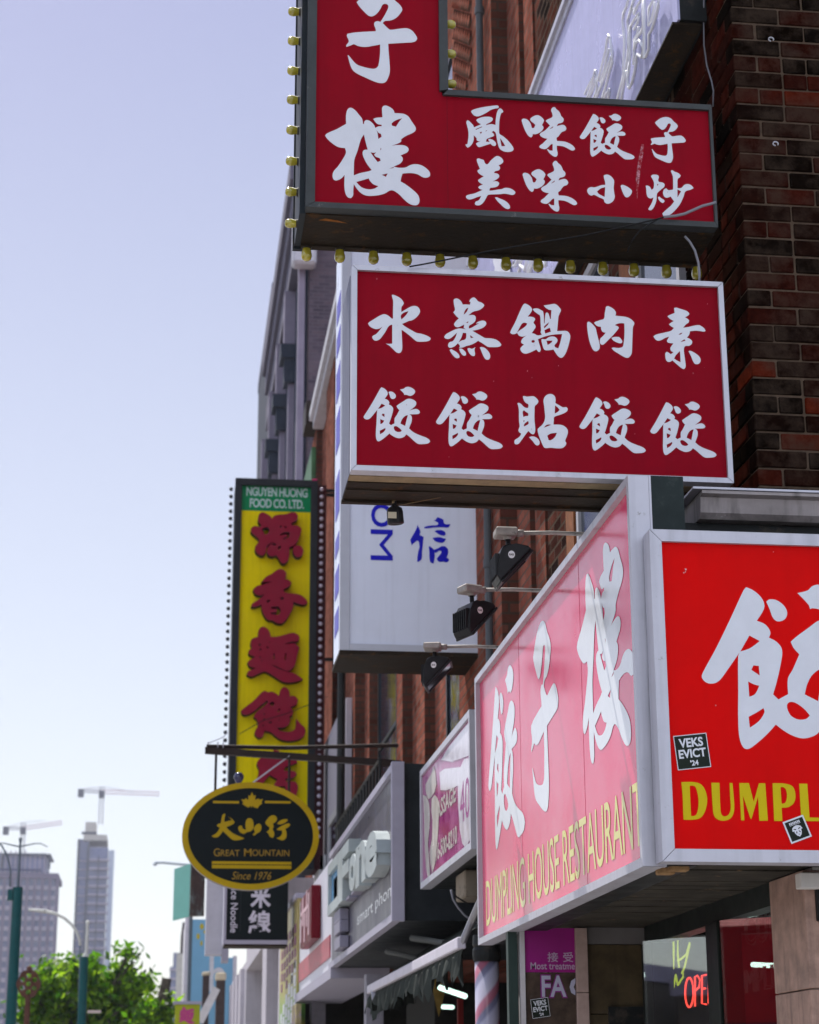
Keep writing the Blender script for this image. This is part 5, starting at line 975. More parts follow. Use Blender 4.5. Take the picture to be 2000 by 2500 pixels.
mr = N.new('ShaderNodeMapRange'); mr.inputs[1].default_value = 2.0; mr.inputs[2].default_value = 3.75; t.links.new(sx.outputs[2], mr.inputs[0])
nz = N.new('ShaderNodeTexNoise'); nz.inputs['Scale'].default_value = 6; nz.inputs['Detail'].default_value = 5; t.links.new(geo.outputs['Position'], nz.inputs['Vector'])
ad = N.new('ShaderNodeMath'); ad.operation = 'MULTIPLY_ADD'; ad.inputs[1].default_value = .30; t.links.new(nz.outputs['Fac'], ad.inputs[0]); t.links.new(mr.outputs[0], ad.inputs[2])
cr = N.new('ShaderNodeValToRGB'); t.links.new(ad.outputs[0], cr.inputs[0]); cr.color_ramp.elements[0].color = (.30, .28, .14, 1); cr.color_ramp.elements[1].color = (.44, .36, .14, 1); cr.color_ramp.elements[1].position = 1
for ps, c in ((.30, (.30, .24, .14)), (.38, (.40, .38, .06)), (.46, (.10, .30, .05)), (.60, (.22, .36, .06)), (.70, (.42, .36, .08))): e = cr.color_ramp.elements.new(ps); e.color = (*c, 1)
t.links.new(cr.outputs[0], b.inputs['Base Color']); b.inputs['Roughness'].default_value = .4
mb = MB(); mb.box(1.56, 1.66, 23.4, 26.9, 1.2, mz); mb.build('board', MB_M, s9)
mb = MB(); mb.box(1.53, 1.67, 23.38, 26.95, mz+.001, mz+.06); mb.build('top_trim', MATS['lavender_grey_trim'], s9)
PUR = mat('purple_writing', (.26, .12, .20), rough=.5); rr = random.Random(9)
for k in range(6):
    mb = MB(); y = 23.6+k*.52
    zz = mz-.28
    while zz > mz-.85: mb.box(1.552, 1.558, y, y+.26, zz-.10, zz); zz -= .13+rr.random()*.03
    mb.build('writing', PUR, s9)
for k in range(6):
    mb = MB(); y = 23.55+k*.52; zz = mz-.72-.1*k
    for _ in range(5): mb.box(1.552, 1.558, y+.02, y+.33, zz-.13, zz); zz -= .155
    mb.build('writing', WHITE_VINYL, s9)
tag(MB().box(1.50, 1.56, 22.6, 23.35, 1.2, at(745, 2435, X=1.5).z).build('notice_board', mat('tan_notice_print', (.36, .30, .16), rough=.6, var=.6, scale=6, dirt=(.30, .22, .36), dirt_amt=.5, dirt_scale=5), None), 'tan speckled notice board below the white fascia sign', 'sign')

# ------------------------------------------------------------------ white hanging sign with blue characters
TX0, TX1, TZ0, TZ1, YT = 1.212, 2.252, 4.755, 8.05, 13.7
s10 = thing('hanging_sign', (1.7, YT, TZ0), 'tall white hanging sign with blue characters behind the silver-framed red sign', 'sign')
mb = MB(); mb.box(TX0+.004, TX1, YT+.012, YT+.62, TZ0+.01, TZ1); mb.build('cabinet', BLACKM, s10)
mb = MB(); mb.box(TX0+.05, TX1-.03, YT, YT+.011, TZ0+.05, TZ1); mb.build('sign_face', WHITE_FACE, s10)
mb = MB(); mb.box(TX0-.02, TX0+.049, YT-.012, YT+.08, TZ0, TZ1); mb.box(TX1-.029, TX1+.012, YT-.01, YT+.08, TZ0, TZ1); mb.box(TX0+.05, TX1-.03, YT-.012, YT+.05, TZ0, TZ0+.048); mb.build('frame', mat('pale_blue_grey_trim', (.52, .55, .62), rough=.35, var=.06), s10)
mb = MB(); mb.box(TX0-.012, TX0+.002, YT+.082, YT+.60, TZ0+.02, TZ1); mb.build('side_panel', WHITE_FACE, s10)
mb = MB(); zz = TZ0+.2; rr = random.Random(4)
VBP = mat('violet_blue_print', (.10, .09, .48), rough=.4)
while zz < TZ1-.3: h = .12+rr.random()*.22; mb = MB(); mb.box(TX0-.016, TX0-.013, YT+.16, YT+.5, zz, zz+h); mb.build('side_lettering', VBP, s10); zz += h+.1+rr.random()*.15
mb = MB(); mb.box(TX0-.02, TX1, YT-.01, YT+.64, TZ0-.03, TZ0-.001); mb.build('underside', RUSTY, s10)
mb = MB(); V, Fs = glyph_flat('xin', YT); mb.mesh([(u, YT-.003, v) for u, v in V], Fs); mb.build('character', BLUE_INK, s10, recalc=False)
def vert_letter(ch, px0, py0, px1, py1, m=BLUE_INK, parent=s10, Y=YT, bold=.03):
    x0, x1, z0, z1 = px_rect_y(px0, py0, px1, py1, Y); cx, cz = (x0+x1)/2, (z0+z1)/2; w, h = x1-x0, z1-z0
    return write(parent, ch, m, on_y(Y-.003), (cx-h/2, cx+h/2, cz-w/2, cz+w/2), name='letter', bold=bold, rot=-math.pi/2)
vert_letter('O', 906, 1230, 957, 1287, bold=.02); vert_letter('M', 905, 1293, 959, 1368, bold=.0); vert_letter('C', 906, 1172, 957, 1224, bold=.02)
put_glyph(s10, 'su', BLUE_INK, YT-.003, YA, px_rect_y(1004, 1130, 1098, 1236, YT))
mb = MB(); mb.box(TX1+.013, TX1+.05, YT+.03, YT+.07, TZ0+.1, TZ1); mb.build('mounting_pole', mat('pale_green_pole', (.30, .36, .32), rough=.5), s10)

# ------------------------------------------------------------------ tall yellow sign
YY = 26.0
yx0, yx1, yz1, yz0 = .80, 1.935, 9.965, 4.55
s11 = thing('hanging_sign', (1.35, YY, yz0), 'tall yellow hanging sign with raised red characters and a green NGUYEN HUONG panel', 'sign')
DKF = mat('blue_black_frame', (.022, .026, .032), rough=.5, var=.2)
mb = MB(); mb.box(yx0-.012, yx1, YY+.02, YY+.75, yz0, yz1); mb.build('cabinet', DKF, s11)
mb = MB(); frame_y(mb, yx0-.02, yx1, yz0, yz1, .095, YY-.06, YY+.018); mb.build('frame', DKF, s11)
YEL = mat('yellow_sign_face', (.80, .66, .001), rough=.6, spec=.03, var=.08, scale=1.3, streak=.18)
zg = at(675, 1249, Y=YY).z
mb = MB(); mb.box(yx0+.07, yx1-.09, YY-.005, YY+.015, yz0+.09, zg); mb.build('sign_face', YEL, s11)
mb = MB(); mb.box(yx0+.07, yx1-.09, YY-.006, YY+.015, zg+.001, yz1-.09); mb.build('green_panel', mat('green_sign_panel', (.0, .22, .075), rough=.5, var=.06), s11)
LETP = mat('pale_cyan_lettering', (.46, .62, .62), rough=.5)
write(s11, 'NGUYEN HUONG', LETP, on_y(YY-.009), (at(602, 1198, Y=YY).x, at(751, 1204, Y=YY).x, at(675, 1213, Y=YY).z, at(675, 1191, Y=YY).z), bold=.022, space=.9)
write(s11, 'FOOD CO. LTD.', LETP, on_y(YY-.009), (at(610, 1228, Y=YY).x, at(742, 1232, Y=YY).x, at(675, 1241, Y=YY).z, at(675, 1219, Y=YY).z), bold=.022, space=.9)
RED3 = mat('raised_crimson_character', (.24, .006, .03), rough=.55, var=.1)
DK3 = mat('dark_letter_edge', (.012, .005, .006), rough=.6)
for gname in ('yuan', 'xiang', 'mian', 'bao', 'dian'):
    loops = [[(lambda p: (p.x, p.z))(at(px, py, Y=YY)) for px, py in L] for L in glyph_px(gname)]
    V, Fs = fill2d(loops); mb = MB(); mb.mesh([(u, YY-.15, v) for u, v in V], Fs); ch = mb.build('character', RED3, s11, recalc=False)
    mb = MB()
    for L in loops:
        for i in range(len(L)): a, b_ = L[i], L[(i+1) % len(L)]; mb.quad((a[0], YY-.1495, a[1]), (b_[0], YY-.1495, b_[1]), (b_[0], YY-.007, b_[1]), (a[0], YY-.007, a[1]))
    mb.build('edge', DK3, ch, recalc=False)
GLB = mat('small_clear_bulb', (.55, .50, .62), rough=.15, spec=.8)
n_ = 46
for i in range(n_):
    zz = yz1-.12-i*.108
    for sx_, nm in ((yx1+.06, 0), (yx0-.05, 1)):
        mb = MB(); mb.lathe([(0, .05), (.02, .045), (.030, .025), (.026, 0)], (sx_, YY-.01 if nm == 0 else YY+.1, zz), (0, -1, 0) if nm == 0 else (-1, 0, 0), 8)
        mb.build('light_bulb', GLB if nm == 0 else DKF, s11, smooth=True)
mb = MB(); mb.box(yx1+.001, yx1+.13, YY+.0, YY+.7, yz0, yz1-.05); mb.build('bulb_strip', mat('maroon_strip', (.05, .012, .016), rough=.6), s11)
mb = MB()
for py in (1198, 1208, 1610): q = at(800, py, Y=YY+.3); mb.box(yx1+.131, 2.34, YY+.28, YY+.33, q.z-.02, q.z+.02)
mb.build('wall_bracket', BLACKM, s11)
mb = MB(); mb.tube([at(585, 1792, Y=YY-.2), at(640, 1760, Y=YY-.2), at(700, 1742, Y=YY-.2), at(760, 1718, Y=YY-.1), at(800, 1700, Y=YY+.2)], .006, 6); tag(mb.build('cable', BLACK_RUB, None, smooth=True), 'thin black cable slanting across the lower yellow sign', 'cable')

# ------------------------------------------------------------------ oval sign on its beam
YO = 18.5
def oz(x, y): return at(420+x/2.995, 1780+y/2.995, Y=YO)
oc = at(612.5, 2040.5, Y=YO); orx = at(779, 2040, Y=YO).x-oc.x; orz = at(612, 1910, Y=YO).z-oc.z
s12 = thing('hanging_sign', oc, 'oval black sign with a gold rim reading GREAT MOUNTAIN, hung from an iron beam', 'sign')
ov = lambda k, dy=0: [(oc.x+(orx-k)*math.cos(2*math.pi*i/64), oc.z+(orz-k)*math.sin(2*math.pi*i/64)) for i in range(64)]
GOLD = mat('gold_rim_paint', (.46, .31, .006), rough=.45, var=.08, scale=3); NAVY = mat('black_green_field', (.004, .008, .010), rough=.45, var=.2)
mb = MB(); mb.prism(ov(.0), YO+.001, YO+.10, axis='y'); mb.build('board', mat('pale_sign_edge', (.24, .22, .24), rough=.6), s12)
V, Fs = fill2d([ov(0.0), ov(.056)]); mb = MB(); mb.mesh([(u, YO-.012, v) for u, v in V], Fs)
for L in (ov(0.0), ov(.056)):
    for i in range(64): a, b_ = L[i], L[(i+1) % 64]; mb.quad((a[0], YO-.0118, a[1]), (b_[0], YO-.0118, b_[1]), (b_[0], YO, b_[1]), (a[0], YO, a[1]))
mb.build('rim', GOLD, s12, recalc=False)
V, Fs = fill2d([ov(.0555)]); mb = MB(); mb.mesh([(u, YO-.004, v) for u, v in V], Fs); mb.build('sign_face', NAVY, s12, recalc=False)
leaf = [(585, 460), (597, 490), (612, 483), (607, 520), (632, 508), (640, 518), (665, 512), (655, 535), (660, 545), (635, 562), (628, 580), (600, 572), (588, 560), (583, 578), (575, 560), (560, 575), (540, 565), (515, 547), (522, 535), (505, 513), (530, 518), (538, 506), (560, 520), (558, 485), (572, 490)]
V, Fs = fill2d([[(p.x, p.z) for p in [oz(*q) for q in leaf]]]); mb = MB(); mb.mesh([(u, YO-.006, v) for u, v in V], Fs); mb.build('maple_leaf', GOLD, s12, recalc=False)
for (x0, y0, x1, y1) in ((300, 528, 490, 542), (680, 528, 868, 542), (292, 972, 873, 986), (292, 998, 873, 1018)):
    a, b_ = oz(x0, y1), oz(x1, y0); mb = MB(); mb.quad((a.x, YO-.006, a.z), (b_.x, YO-.006, a.z), (b_.x, YO-.006, b_.z), (a.x, YO-.006, b_.z)); mb.build('gold_line', GOLD, s12, recalc=False)
for gname in ('da', 'shan', 'xing'):
    V, Fs = glyph_flat(gname, YO); mb = MB(); mb.mesh([(u, YO-.006, v) for u, v in V], Fs); mb.build('character', GOLD, s12, recalc=False)
def orect(x0, y0, x1, y1): a, b_ = oz(x0, y1), oz(x1, y0); return (a.x, b_.x, a.z, b_.z)
GOLD2 = mat('old_gold_lettering', (.36, .22, .03), rough=.4)
for body, r_ in (('G', (305, 873, 352, 930)), ('REAT', (356, 884, 495, 928)), ('M', (527, 875, 582, 930)), ('OUNTAIN', (586, 884, 858, 928))): write(s12, body, GOLD2, on_y(YO-.006), orect(*r_), bold=.004)
write(s12, 'Since 1976', GOLD2, on_y(YO-.006), orect(437, 1045, 727, 1100), shear=.3)
br = thing('iron_beam', at(960, 1862, Y=YO), 'dark iron beam and rod holding the oval sign out from the wall', 'bracket')
mb = MB(); a, b_ = at(501, 1830, Y=YO), at(962, 1862, Y=YO); mb.box(0, 1, -.035, .035, -.030, .030)
for v in mb.bm.verts: tt = v.co.x; v.co = Vector((a.x+(2.35-a.x)*tt, YO+.05+v.co.y, a.z+(b_.z-a.z)*tt*(2.35-a.x)/(b_.x-a.x)+v.co.z))
mb.build('beam', mat('dark_brown_iron', (.03, .022, .02), rough=.6, var=.3), br)
mb = MB(); mb.tube([at(505, 1822, Y=YO+.05), at(700, 1826, Y=YO+.2), Vector((2.36, YO+.3, at(975, 1818, Y=YO+.3).z))], .020, 8); mb.build('tie_rod', MATS['dark_brown_iron'], br)
for px in (528, 707): q = at(px, 1838, Y=YO+.05); mb = MB(); mb.tube([(q.x, YO+.05, q.z), (q.x, YO+.05, oc.z+orz*.80)], .014, 6); mb.build('hanger', MATS['dark_brown_iron'], br)
mb = MB(); mb.tube([at(707, 1845, Y=YO+.02), at(612, 1915, Y=YO+.06)], .008, 6); mb.build('brace', ALU, br)
mb = MB()
for px in (508, 532, 545): q = at(px, 1826, Y=YO+.05); mb.tube([q, q+Vector((0, 0, .06))], .006, 5)
q = [at(x, y, Y=YO+.05) for x, y in ((508, 1815), (530, 1806), (545, 1800), (556, 1788))]; mb.tube(q, .005, 5); mb.build('bird_wire', ALU, br)
dl = thing('dome_lamp', at(583, 1912, Y=YO+.2), 'small round dark blue lamp perched on top of the oval sign', 'lamp')
q = dl.location; mb = MB(); mb.lathe([(0, .085), (.03, .08), (.048, .055), (.05, .03), (.035, .0), (.015, -.03), (.015, -.06)], q+Vector((0, 0, .02)), (0, 0, 1), 14); mb.build('globe', mat('dark_blue_globe', (.03, .035, .10), rough=.12, spec=.8), dl, smooth=True)

# ------------------------------------------------------------------ farther houses of the row
b3 = thing('brick_building', (2.3, 28, 0), 'lower red brick house with a white cornice behind the tall yellow sign', 'building')
fr3 = [(2.26, 23.27), (2.26, 26.2), (2.34, 26.2), (2.34, 26.9), (2.24, 26.9), (2.24, 28.4), (2.34, 28.4), (2.34, 30.4), (2.24, 30.4), (2.24, 31.4), (2.34, 31.4), (2.34, 33.3)]
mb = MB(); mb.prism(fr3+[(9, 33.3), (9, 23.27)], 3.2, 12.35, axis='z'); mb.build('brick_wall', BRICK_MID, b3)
mb = MB(); mb.box(2.10, 2.6, 23.28, 30.2, 12.351, 12.50); mb.box(2.16, 2.6, 23.28, 30.2, 12.22, 12.349); mb.build('cornice', mat('pale_cornice', (.50, .50, .54), rough=.6), b3)
mb = MB(); mb.box(2.05, 2.7, 30.3, 31.0, 12.352, 12.75); mb.build('chimney', MATS['dark_brown_iron'], b3)
CORR = mat('pale_lilac_cladding', (.46, .44, .50), rough=.5, var=.06)
mb = MB(); y = 23.35; zc0, zc1 = 3.95, 6.35
while y < 28.6: mb.box(2.12, 2.19, y, y+.055, zc0, zc1); mb.box(2.14, 2.19, y+.0551, y+.0949, zc0, zc1); y += .095
mb.build('ribbed_cladding', CORR, b3)
window(b3, 2.12, 24.0, 25.6, 4.0, 5.15, WINF, .1, 0); window(b3, 2.33, 28.5, 30.2, 6.8, 9.4)
mb = MB(); mb.box(2.0, 2.118, 26.0, 26.8, 4.2, 4.75, bev=.02); mb.build('air_conditioner', mat('dirty_white_casing', (.45, .45, .46), rough=.6, dirt=(.15, .14, .13), dirt_amt=.3), b3)
mb = MB(); mb.tube([(2.02, 22.9, 3.9), (2.02, 22.9, 12)], .05, 8); mb.build('drainpipe', BLACKM, b3)
rl = thing('balcony_railing', (1.9, 18, 3.9), 'black iron railing on the roof edge above the grey fascia sign', 'railing')
mb = MB()
for zz in (4.0, 4.35, 4.72): mb.tube([(1.98, 18.2, zz), (1.98, 23.0, zz)], .022, 6)
mb.build('rail', BLACKM, rl)
for i in range(17): mb = MB(); mb.tube([(1.98, 18.2+i*.3, 3.88), (1.98, 18.2+i*.3, 4.74)], .016, 5); mb.build('baluster', BLACKM, rl)
mb = MB(); mb.box(2.0, 2.1, 18.3, 22.8, 3.88, 4.3); mb.build('mesh_panel', BLACKM, rl)

# purple-grey tall building with piers and cornice
b4 = thing('stone_building', (2.26, 42, 0), 'tall purple grey building with pale piers and a bracketed cornice against the sky', 'building')
LST = mat('pale_grey_stone', (.24, .215, .29), rough=.75, var=.12, scale=2); DST = mat('dark_slate_stone', (.045, .055, .08), rough=.8, var=.15, scale=2); CST = mat('cornice_stone', (.13, .125, .17), rough=.8, var=.12)
mb = MB(); mb.box(2.30, 12, 33.45, 54, 0, 18.3); mb.build('brick_wall', BRICK_GREY, b4)
mb = MB(); mb.box(2.22, 2.2995, 33.9, 53.9, 2.5, 17.8); mb.build('facade', DST, b4)
mb = MB(); mb.box(1.90, 2.7, 33.3, 43.9, 18.302, 18.75); mb.box(1.98, 2.299, 33.4, 44.1, 17.9, 18.30); mb.box(2.06, 2.2985, 33.42, 45, 17.3, 17.899)
mb.build('cornice', CST, b4)
mb = MB(); mb.box(2.215, 12, 44.2, 53.4, 0, 21.4); mb.build('rear_block', DST, b4)
mb = MB(); mb.box(2.20, 2.9, 46, 53.5, 21.401, 21.7); mb.build('rear_parapet', CST, b4)
for i, (y, zt_) in enumerate(((33.45, 17.29), (36.3, 15.3), (39.2, 15.3), (42.2, 15.3), (45.6, 17.3), (49.5, 17.3))):
    w = .26
    mb = MB(); mb.box(2.10, 2.219, y, y+w, 2.5, zt_); mb.build('pier', LST, b4)
    if i:
        mb = MB(); mb.box(2.0, 2.218, y-.06, y+w+.06, 16.1, 17.28); mb.build('pier_head', LST, b4)
        mb = MB(); mb.box(1.93, 2.218, y-.16, y+w+.16, 15.80, 16.09); mb.box(2.01, 2.217, y-.10, y+w+.10, 15.302, 15.799); mb.build('bracket', DST, b4)
mb = MB(); q = at(745, 610, Y=33.4); mb.box(q.x-.25, q.x+.2, 33.1, 33.448, q.z-.4, q.z+.5, bev=.05); mb.build('roof_vent', mat('pale_vent_casing', (.5, .5, .56), rough=.5), b4)
ba = thing('shop_banner', (2.1, 31, 9.5), 'green and pink striped banner box on the wall above the yellow sign', 'sign')
zt_ = at(775, 1005, X=2.12).z; mb = MB(); mb.box(2.16, 2.23, 30.4, 33.2, zt_-.8, zt_); mb.build('green_panel', mat('soft_green_print', (.06, .15, .07), rough=.5, var=.5, scale=3), ba)
mb = MB(); mb.box(2.12, 2.2, 29.6, 33.2, zt_-1.9, zt_-.81); mb.build('pink_panel', mat('hot_pink_print', (.55, .05, .17), rough=.5, var=.25, scale=4), ba)

# black noodle sign and the signs around it
YN = 24.0
s13 = thing('hanging_sign', (1.1, YN, 3.4), 'square black hanging sign with white noodle characters below the oval sign', 'sign')
nx0, nx1, nz0, nz1 = .715, 1.48, 3.425, 4.55
mb = MB(); mb.box(nx0+.02, nx1, YN+.01, YN+.5, nz0+.02, nz1); mb.build('cabinet', BLACKM, s13)
mb = MB(); mb.box(nx0+.02, nx1, YN, YN+.009, nz0+.05, nz1); mb.build('sign_face', NAVY, s13)
mb = MB(); mb.box(nx0-.01, nx1, YN-.02, YN+.06, nz0, nz0+.048); mb.box(nx0-.012, nx0+.019, YN-.015, YN+.51, nz0, nz1); mb.build('frame', MATS['lavender_grey_trim'], s13)
mb = MB(); mb.box(nx0, nx1, YN+.02, YN+.5, nz0-.02, nz0-.001); mb.build('underside', RUSTY, s13)
NW = mat('chalk_white_lettering', (.60, .57, .66), rough=.5)
nr = lambda x0, y0, x1, y1: px_rect_y(400+x0/4.3125, 2080+y0/4.3125, 400+x1/4.3125, 2080+y1/4.3125, YN)
write(s13, '米', NW, on_y(YN-.004), nr(912, 350, 1130, 590), name='character', bold=.03); write(s13, '線', NW, on_y(YN-.004), nr(890, 615, 1130, 860), name='character', bold=.025)
x0, x1, z0_, z1_ = nr(705, 330, 780, 850); cx, cz = (x0+x1)/2, (z0_+z1_)/2; w, h = x1-x0, z1_-z0_
write(s13, 'Rice Noodle', NW, on_y(YN-.004), (cx-h/2, cx+h/2, cz-w/2, cz+w/2), rot=-math.pi/2, bold=.01)
a = nr(805, 400, 812, 840); mb = MB(); mb.quad((a[0], YN-.004, a[2]), (a[1], YN-.004, a[2]), (a[1], YN-.004, a[3]), (a[0], YN-.004, a[3])); mb.build('divider_line', DKF, s13, recalc=False)

s14 = thing('hanging_sign', (.55, 30, 3.5), 'blank pale grey hanging sign left of the black noodle sign', 'sign')
q0, q1 = at(501, 2330, Y=30), at(546, 2150, Y=30)
mb = MB(); mb.box(q0.x, q1.x, 30, 30.4, q0.z, q1.z+.3); mb.build('cabinet', mat('pale_mauve_panel', (.50, .49, .56), rough=.5, var=.08), s14)
mb = MB(); mb.box(q1.x+.002, q1.x+.10, 29.95, 30.5, q0.z-.1, q1.z+.4); mb.build('side_frame', MATS['lavender_grey_trim'], s14)
s15 = thing('hanging_sign', (.2, 40, 4), 'teal hanging sign with a brown picture panel at far left of the row', 'sign')
P4 = [at(424, 2180, Y=40), at(464, 2180, Y=39.4), at(500, 2180, Y=40.4)]
def strip(mb, a, b_, ya, yb, th=.15):
    za0, za1 = ya; zb0_, zb1_ = yb
    q = [(a.x, a.y, za0), (b_.x, b_.y, zb0_), (b_.x, b_.y, zb1_), (a.x, a.y, za1)]; o = [(x, y+th, z_) for x, y, z_ in q]
    mb.mesh(q+o, [(0, 1, 2, 3), (7, 6, 5, 4), (0, 4, 5, 1), (3, 2, 6, 7), (0, 3, 7, 4), (1, 5, 6, 2)])
zA0, zA1 = at(433, 2247, Y=40).z, at(425, 2122, Y=40).z; zB0, zB1 = zA0+.03, zA1+.05
mb = MB(); strip(mb, P4[0], P4[1]-Vector((.004, 0, 0)), (zA0, zA1), (zB0, zB1)); mb.build('teal_panel', mat('teal_print', (.20, .50, .42), rough=.4, var=.06, scale=3), s15)
mb = MB(); strip(mb, P4[1], P4[2], (zB0, zB1), (zB0+.1, zB1+.05)); mb.build('picture_panel', mat('brown_picture_print', (.12, .075, .055), rough=.4, var=.6, scale=3, dirt=(.30, .36, .32), dirt_amt=.45, dirt_scale=2.2), s15)
mb = MB(); q = P4[0]; mb.box(q.x+.03, q.x+.13, q.y-.012, q.y-.001, zA0+.1, zA0+.18); mb.build('corner_mark', mat('dark_teal_mark', (.03, .12, .14), rough=.5), s15)
s16 = thing('hanging_sign', (0, 34, 2), 'yellow green box sign with pink strokes at the bottom of the row', 'sign')
q0, q1 = at(426, 2520, Y=34), at(489, 2452, Y=34)
mb = MB(); mb.box(q0.x, q1.x, 34, 34.3, q0.z-.5, q1.z); mb.build('sign_face', mat('yellow_green_print', (.34, .38, .02), rough=.4), s16)
mb = MB(); mb.box(q0.x-.04, q1.x+.03, 33.97, 34.33, q1.z+.001, q1.z+.05); mb.build('frame', MATS['lavender_grey_trim'], s16)
put_glyph(s16, 'mian', mat('rose_print', (.45, .06, .20), rough=.5), 33.995, YY, px_rect_y(437, 2458, 477, 2500, 34))

# white shopfront row
b5 = thing('white_shopfront', (1.6, 36, 0), 'white columned shopfront with dark openings below the black noodle sign', 'building')
WSF = mat('off_white_shopfront', (.50, .47, .52), rough=.6, var=.12, scale=2, streak=.2)
zt_ = at(600, 2372, X=1.6).z
mb = MB(); mb.box(1.6, 2.2, 38.9, 47.5, .14, 4.2); mb.box(1.6, 2.2, 27.2, 38.899, zt_, zt_+.55); mb.box(1.6, 1.9, 31.2, 32.5, .14, zt_-.001); mb.box(1.6, 1.9, 27.2, 27.9, .14, zt_-.001); mb.build('facade', WSF, b5)
mb = MB()
for y in (39.6, 41.5, 43.4, 45.3): mb.box(1.52, 1.599, y, y+.9, .14, 4.1)
mb.build('pilaster', WSF, b5)
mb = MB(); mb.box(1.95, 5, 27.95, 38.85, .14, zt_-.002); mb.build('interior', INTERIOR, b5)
mb = MB(); y0_ = 28.3
for k in range(9): mb.box(1.93, 1.949, y0_+k*.3, y0_+k*.3+.16, .8, zt_-.35)
mb.build('roller_slats', mat('blue_grey_slats', (.16, .18, .22), rough=.5), b5)
mb = MB(); mb.box(2.21, 9, 33.31, 33.44, .14, 9); mb.build('party_wall', DST, b5)
# blue mural house far down the row
b6 = thing('blue_building', (2, 60, 0), 'sky blue painted wall with yellow spots and a white letter h far down the row', 'building')
q0, q1 = at(458, 2490, Y=60), at(571, 2245, Y=60); zr = at(560, 2338, Y=60).z
mb = MB(); mb.box(q0.x, at(541, 2300, Y=60).x, 60, 66, 0, q1.z); mb.box(at(541, 2300, Y=60).x+.002, q1.x, 60.01, 66, 0, zr); mb.build('wall', mat('sky_blue_paint', (.22, .46, .66), rough=.7, var=.06, scale=1), b6)
mb = MB(); mb.box(q0.x-.14, q0.x-.002, 59.95, 66, 0, q1.z+.1); mb.box(q1.x+.002, q1.x+.12, 59.95, 66, 0, zr+.05); mb.build('corner_trim', mat('white_trim', (.62, .60, .66), rough=.6), b6)
mb = MB()
for x, y, rx, ry in ((493, 2262, 5, 7), (507, 2265, 4, 5), (526, 2258, 6, 12), (484, 2286, 4, 7), (492, 2303, 3, 6), (500, 2275, 3, 4), (506, 2284, 3, 4)):
    c = at(x, y, Y=60); k_ = 60.0/4727; n0 = 14; mb.mesh([(c.x+rx*k_*math.cos(2*math.pi*i/n0), 59.993, c.z+ry*k_*math.sin(2*math.pi*i/n0)) for i in range(n0)], [tuple(range(n0))])
mb.build('painted_spots', mat('yellow_paint', (.56, .46, .04), rough=.7), b6, recalc=False)
write(b6, 'h', mat('white_mural_paint', (.66, .66, .70), rough=.7), on_y(59.992), px_rect_y(511, 2335, 550, 2420, 60), name='letter', bold=.01)
b7 = thing('dark_building', (0, 80, 0), 'narrow dark brown house front left of the blue painted wall', 'building')
mb = MB(); a, b_ = at(446, 2250, Y=80), at(457, 2250, Y=80); mb.box(a.x, b_.x+.3, 80, 88, 0, at(450, 2252, Y=80).z); mb.build('wall', mat('dark_brown_render', (.05, .045, .05), rough=.8), b7)
mb = MB(); a, b_ = at(436, 2345, Y=78), at(470, 2345, Y=78); mb.box(a.x, b_.x, 78, 79.9, 0, at(450, 2345, Y=78).z); mb.build('brick_front', mat('dull_brick', (.20, .085, .07), rough=.9, var=.35, scale=2), b7)
mb = MB(); a = at(438, 2330, Y=77.9); mb.box(a.x-.1, a.x+.25, 77.5, 77.9, 0, a.z); mb.build('corner_pillar', mat('cream_pillar', (.5, .48, .44), rough=.7), b7)
CAPM = mat('cream_cap_stone', (.60, .52, .38), rough=.8)
for i, (px0, px1, py, cap, Y) in enumerate(((494, 514, 2372, 9, 52), (527, 553, 2374, 18, 46))):
    st = thing('chimney_stack', at((px0+px1)/2, 2500, Y=Y), ['thin brown chimney stack with a rounded pale cap before the blue wall', 'thicker dark chimney stack with a square cream cap before the blue wall'][i], 'chimney', 'capped chimney stacks before the blue wall')
    a, b_ = at(px0, py, Y=Y), at(px1, py, Y=Y); k_ = Y/4727
    mb = MB(); mb.box(a.x+.02, b_.x-.02, Y, Y+.5, .14, a.z-cap*k_); mb.build('shaft', mat('soot_brick_shaft', (.07, .052, .05), rough=.9, var=.4), st)
    mb = MB(); mb.box(a.x, b_.x, Y-.03, Y+.53, a.z-cap*k_+.002, a.z, bev=.03); mb.build('cap', CAPM, st)
q = at(470, 2420, Y=44); aw2 = MB(); aw2.prism([(q.x+.1, q.z-.6), (q.x+.45, q.z+.1), (q.x+.60, q.z+.02), (q.x+.25, q.z-.7)], 43.8, 44.0, axis='y'); tag(aw2.build('leaning_panel', mat('pale_panel', (.6, .58, .58), rough=.5), None), 'pale slanting panel between the chimney stacks and the yellow green sign', 'panel')
tag(MB().box(1.7, 9, 48, 59.9, 0, 3.2).build('low_shop', mat('grey_brown_render', (.2, .18, .18), rough=.85, var=.3), None), 'low grey brown shop front before the blue painted wall', 'building')
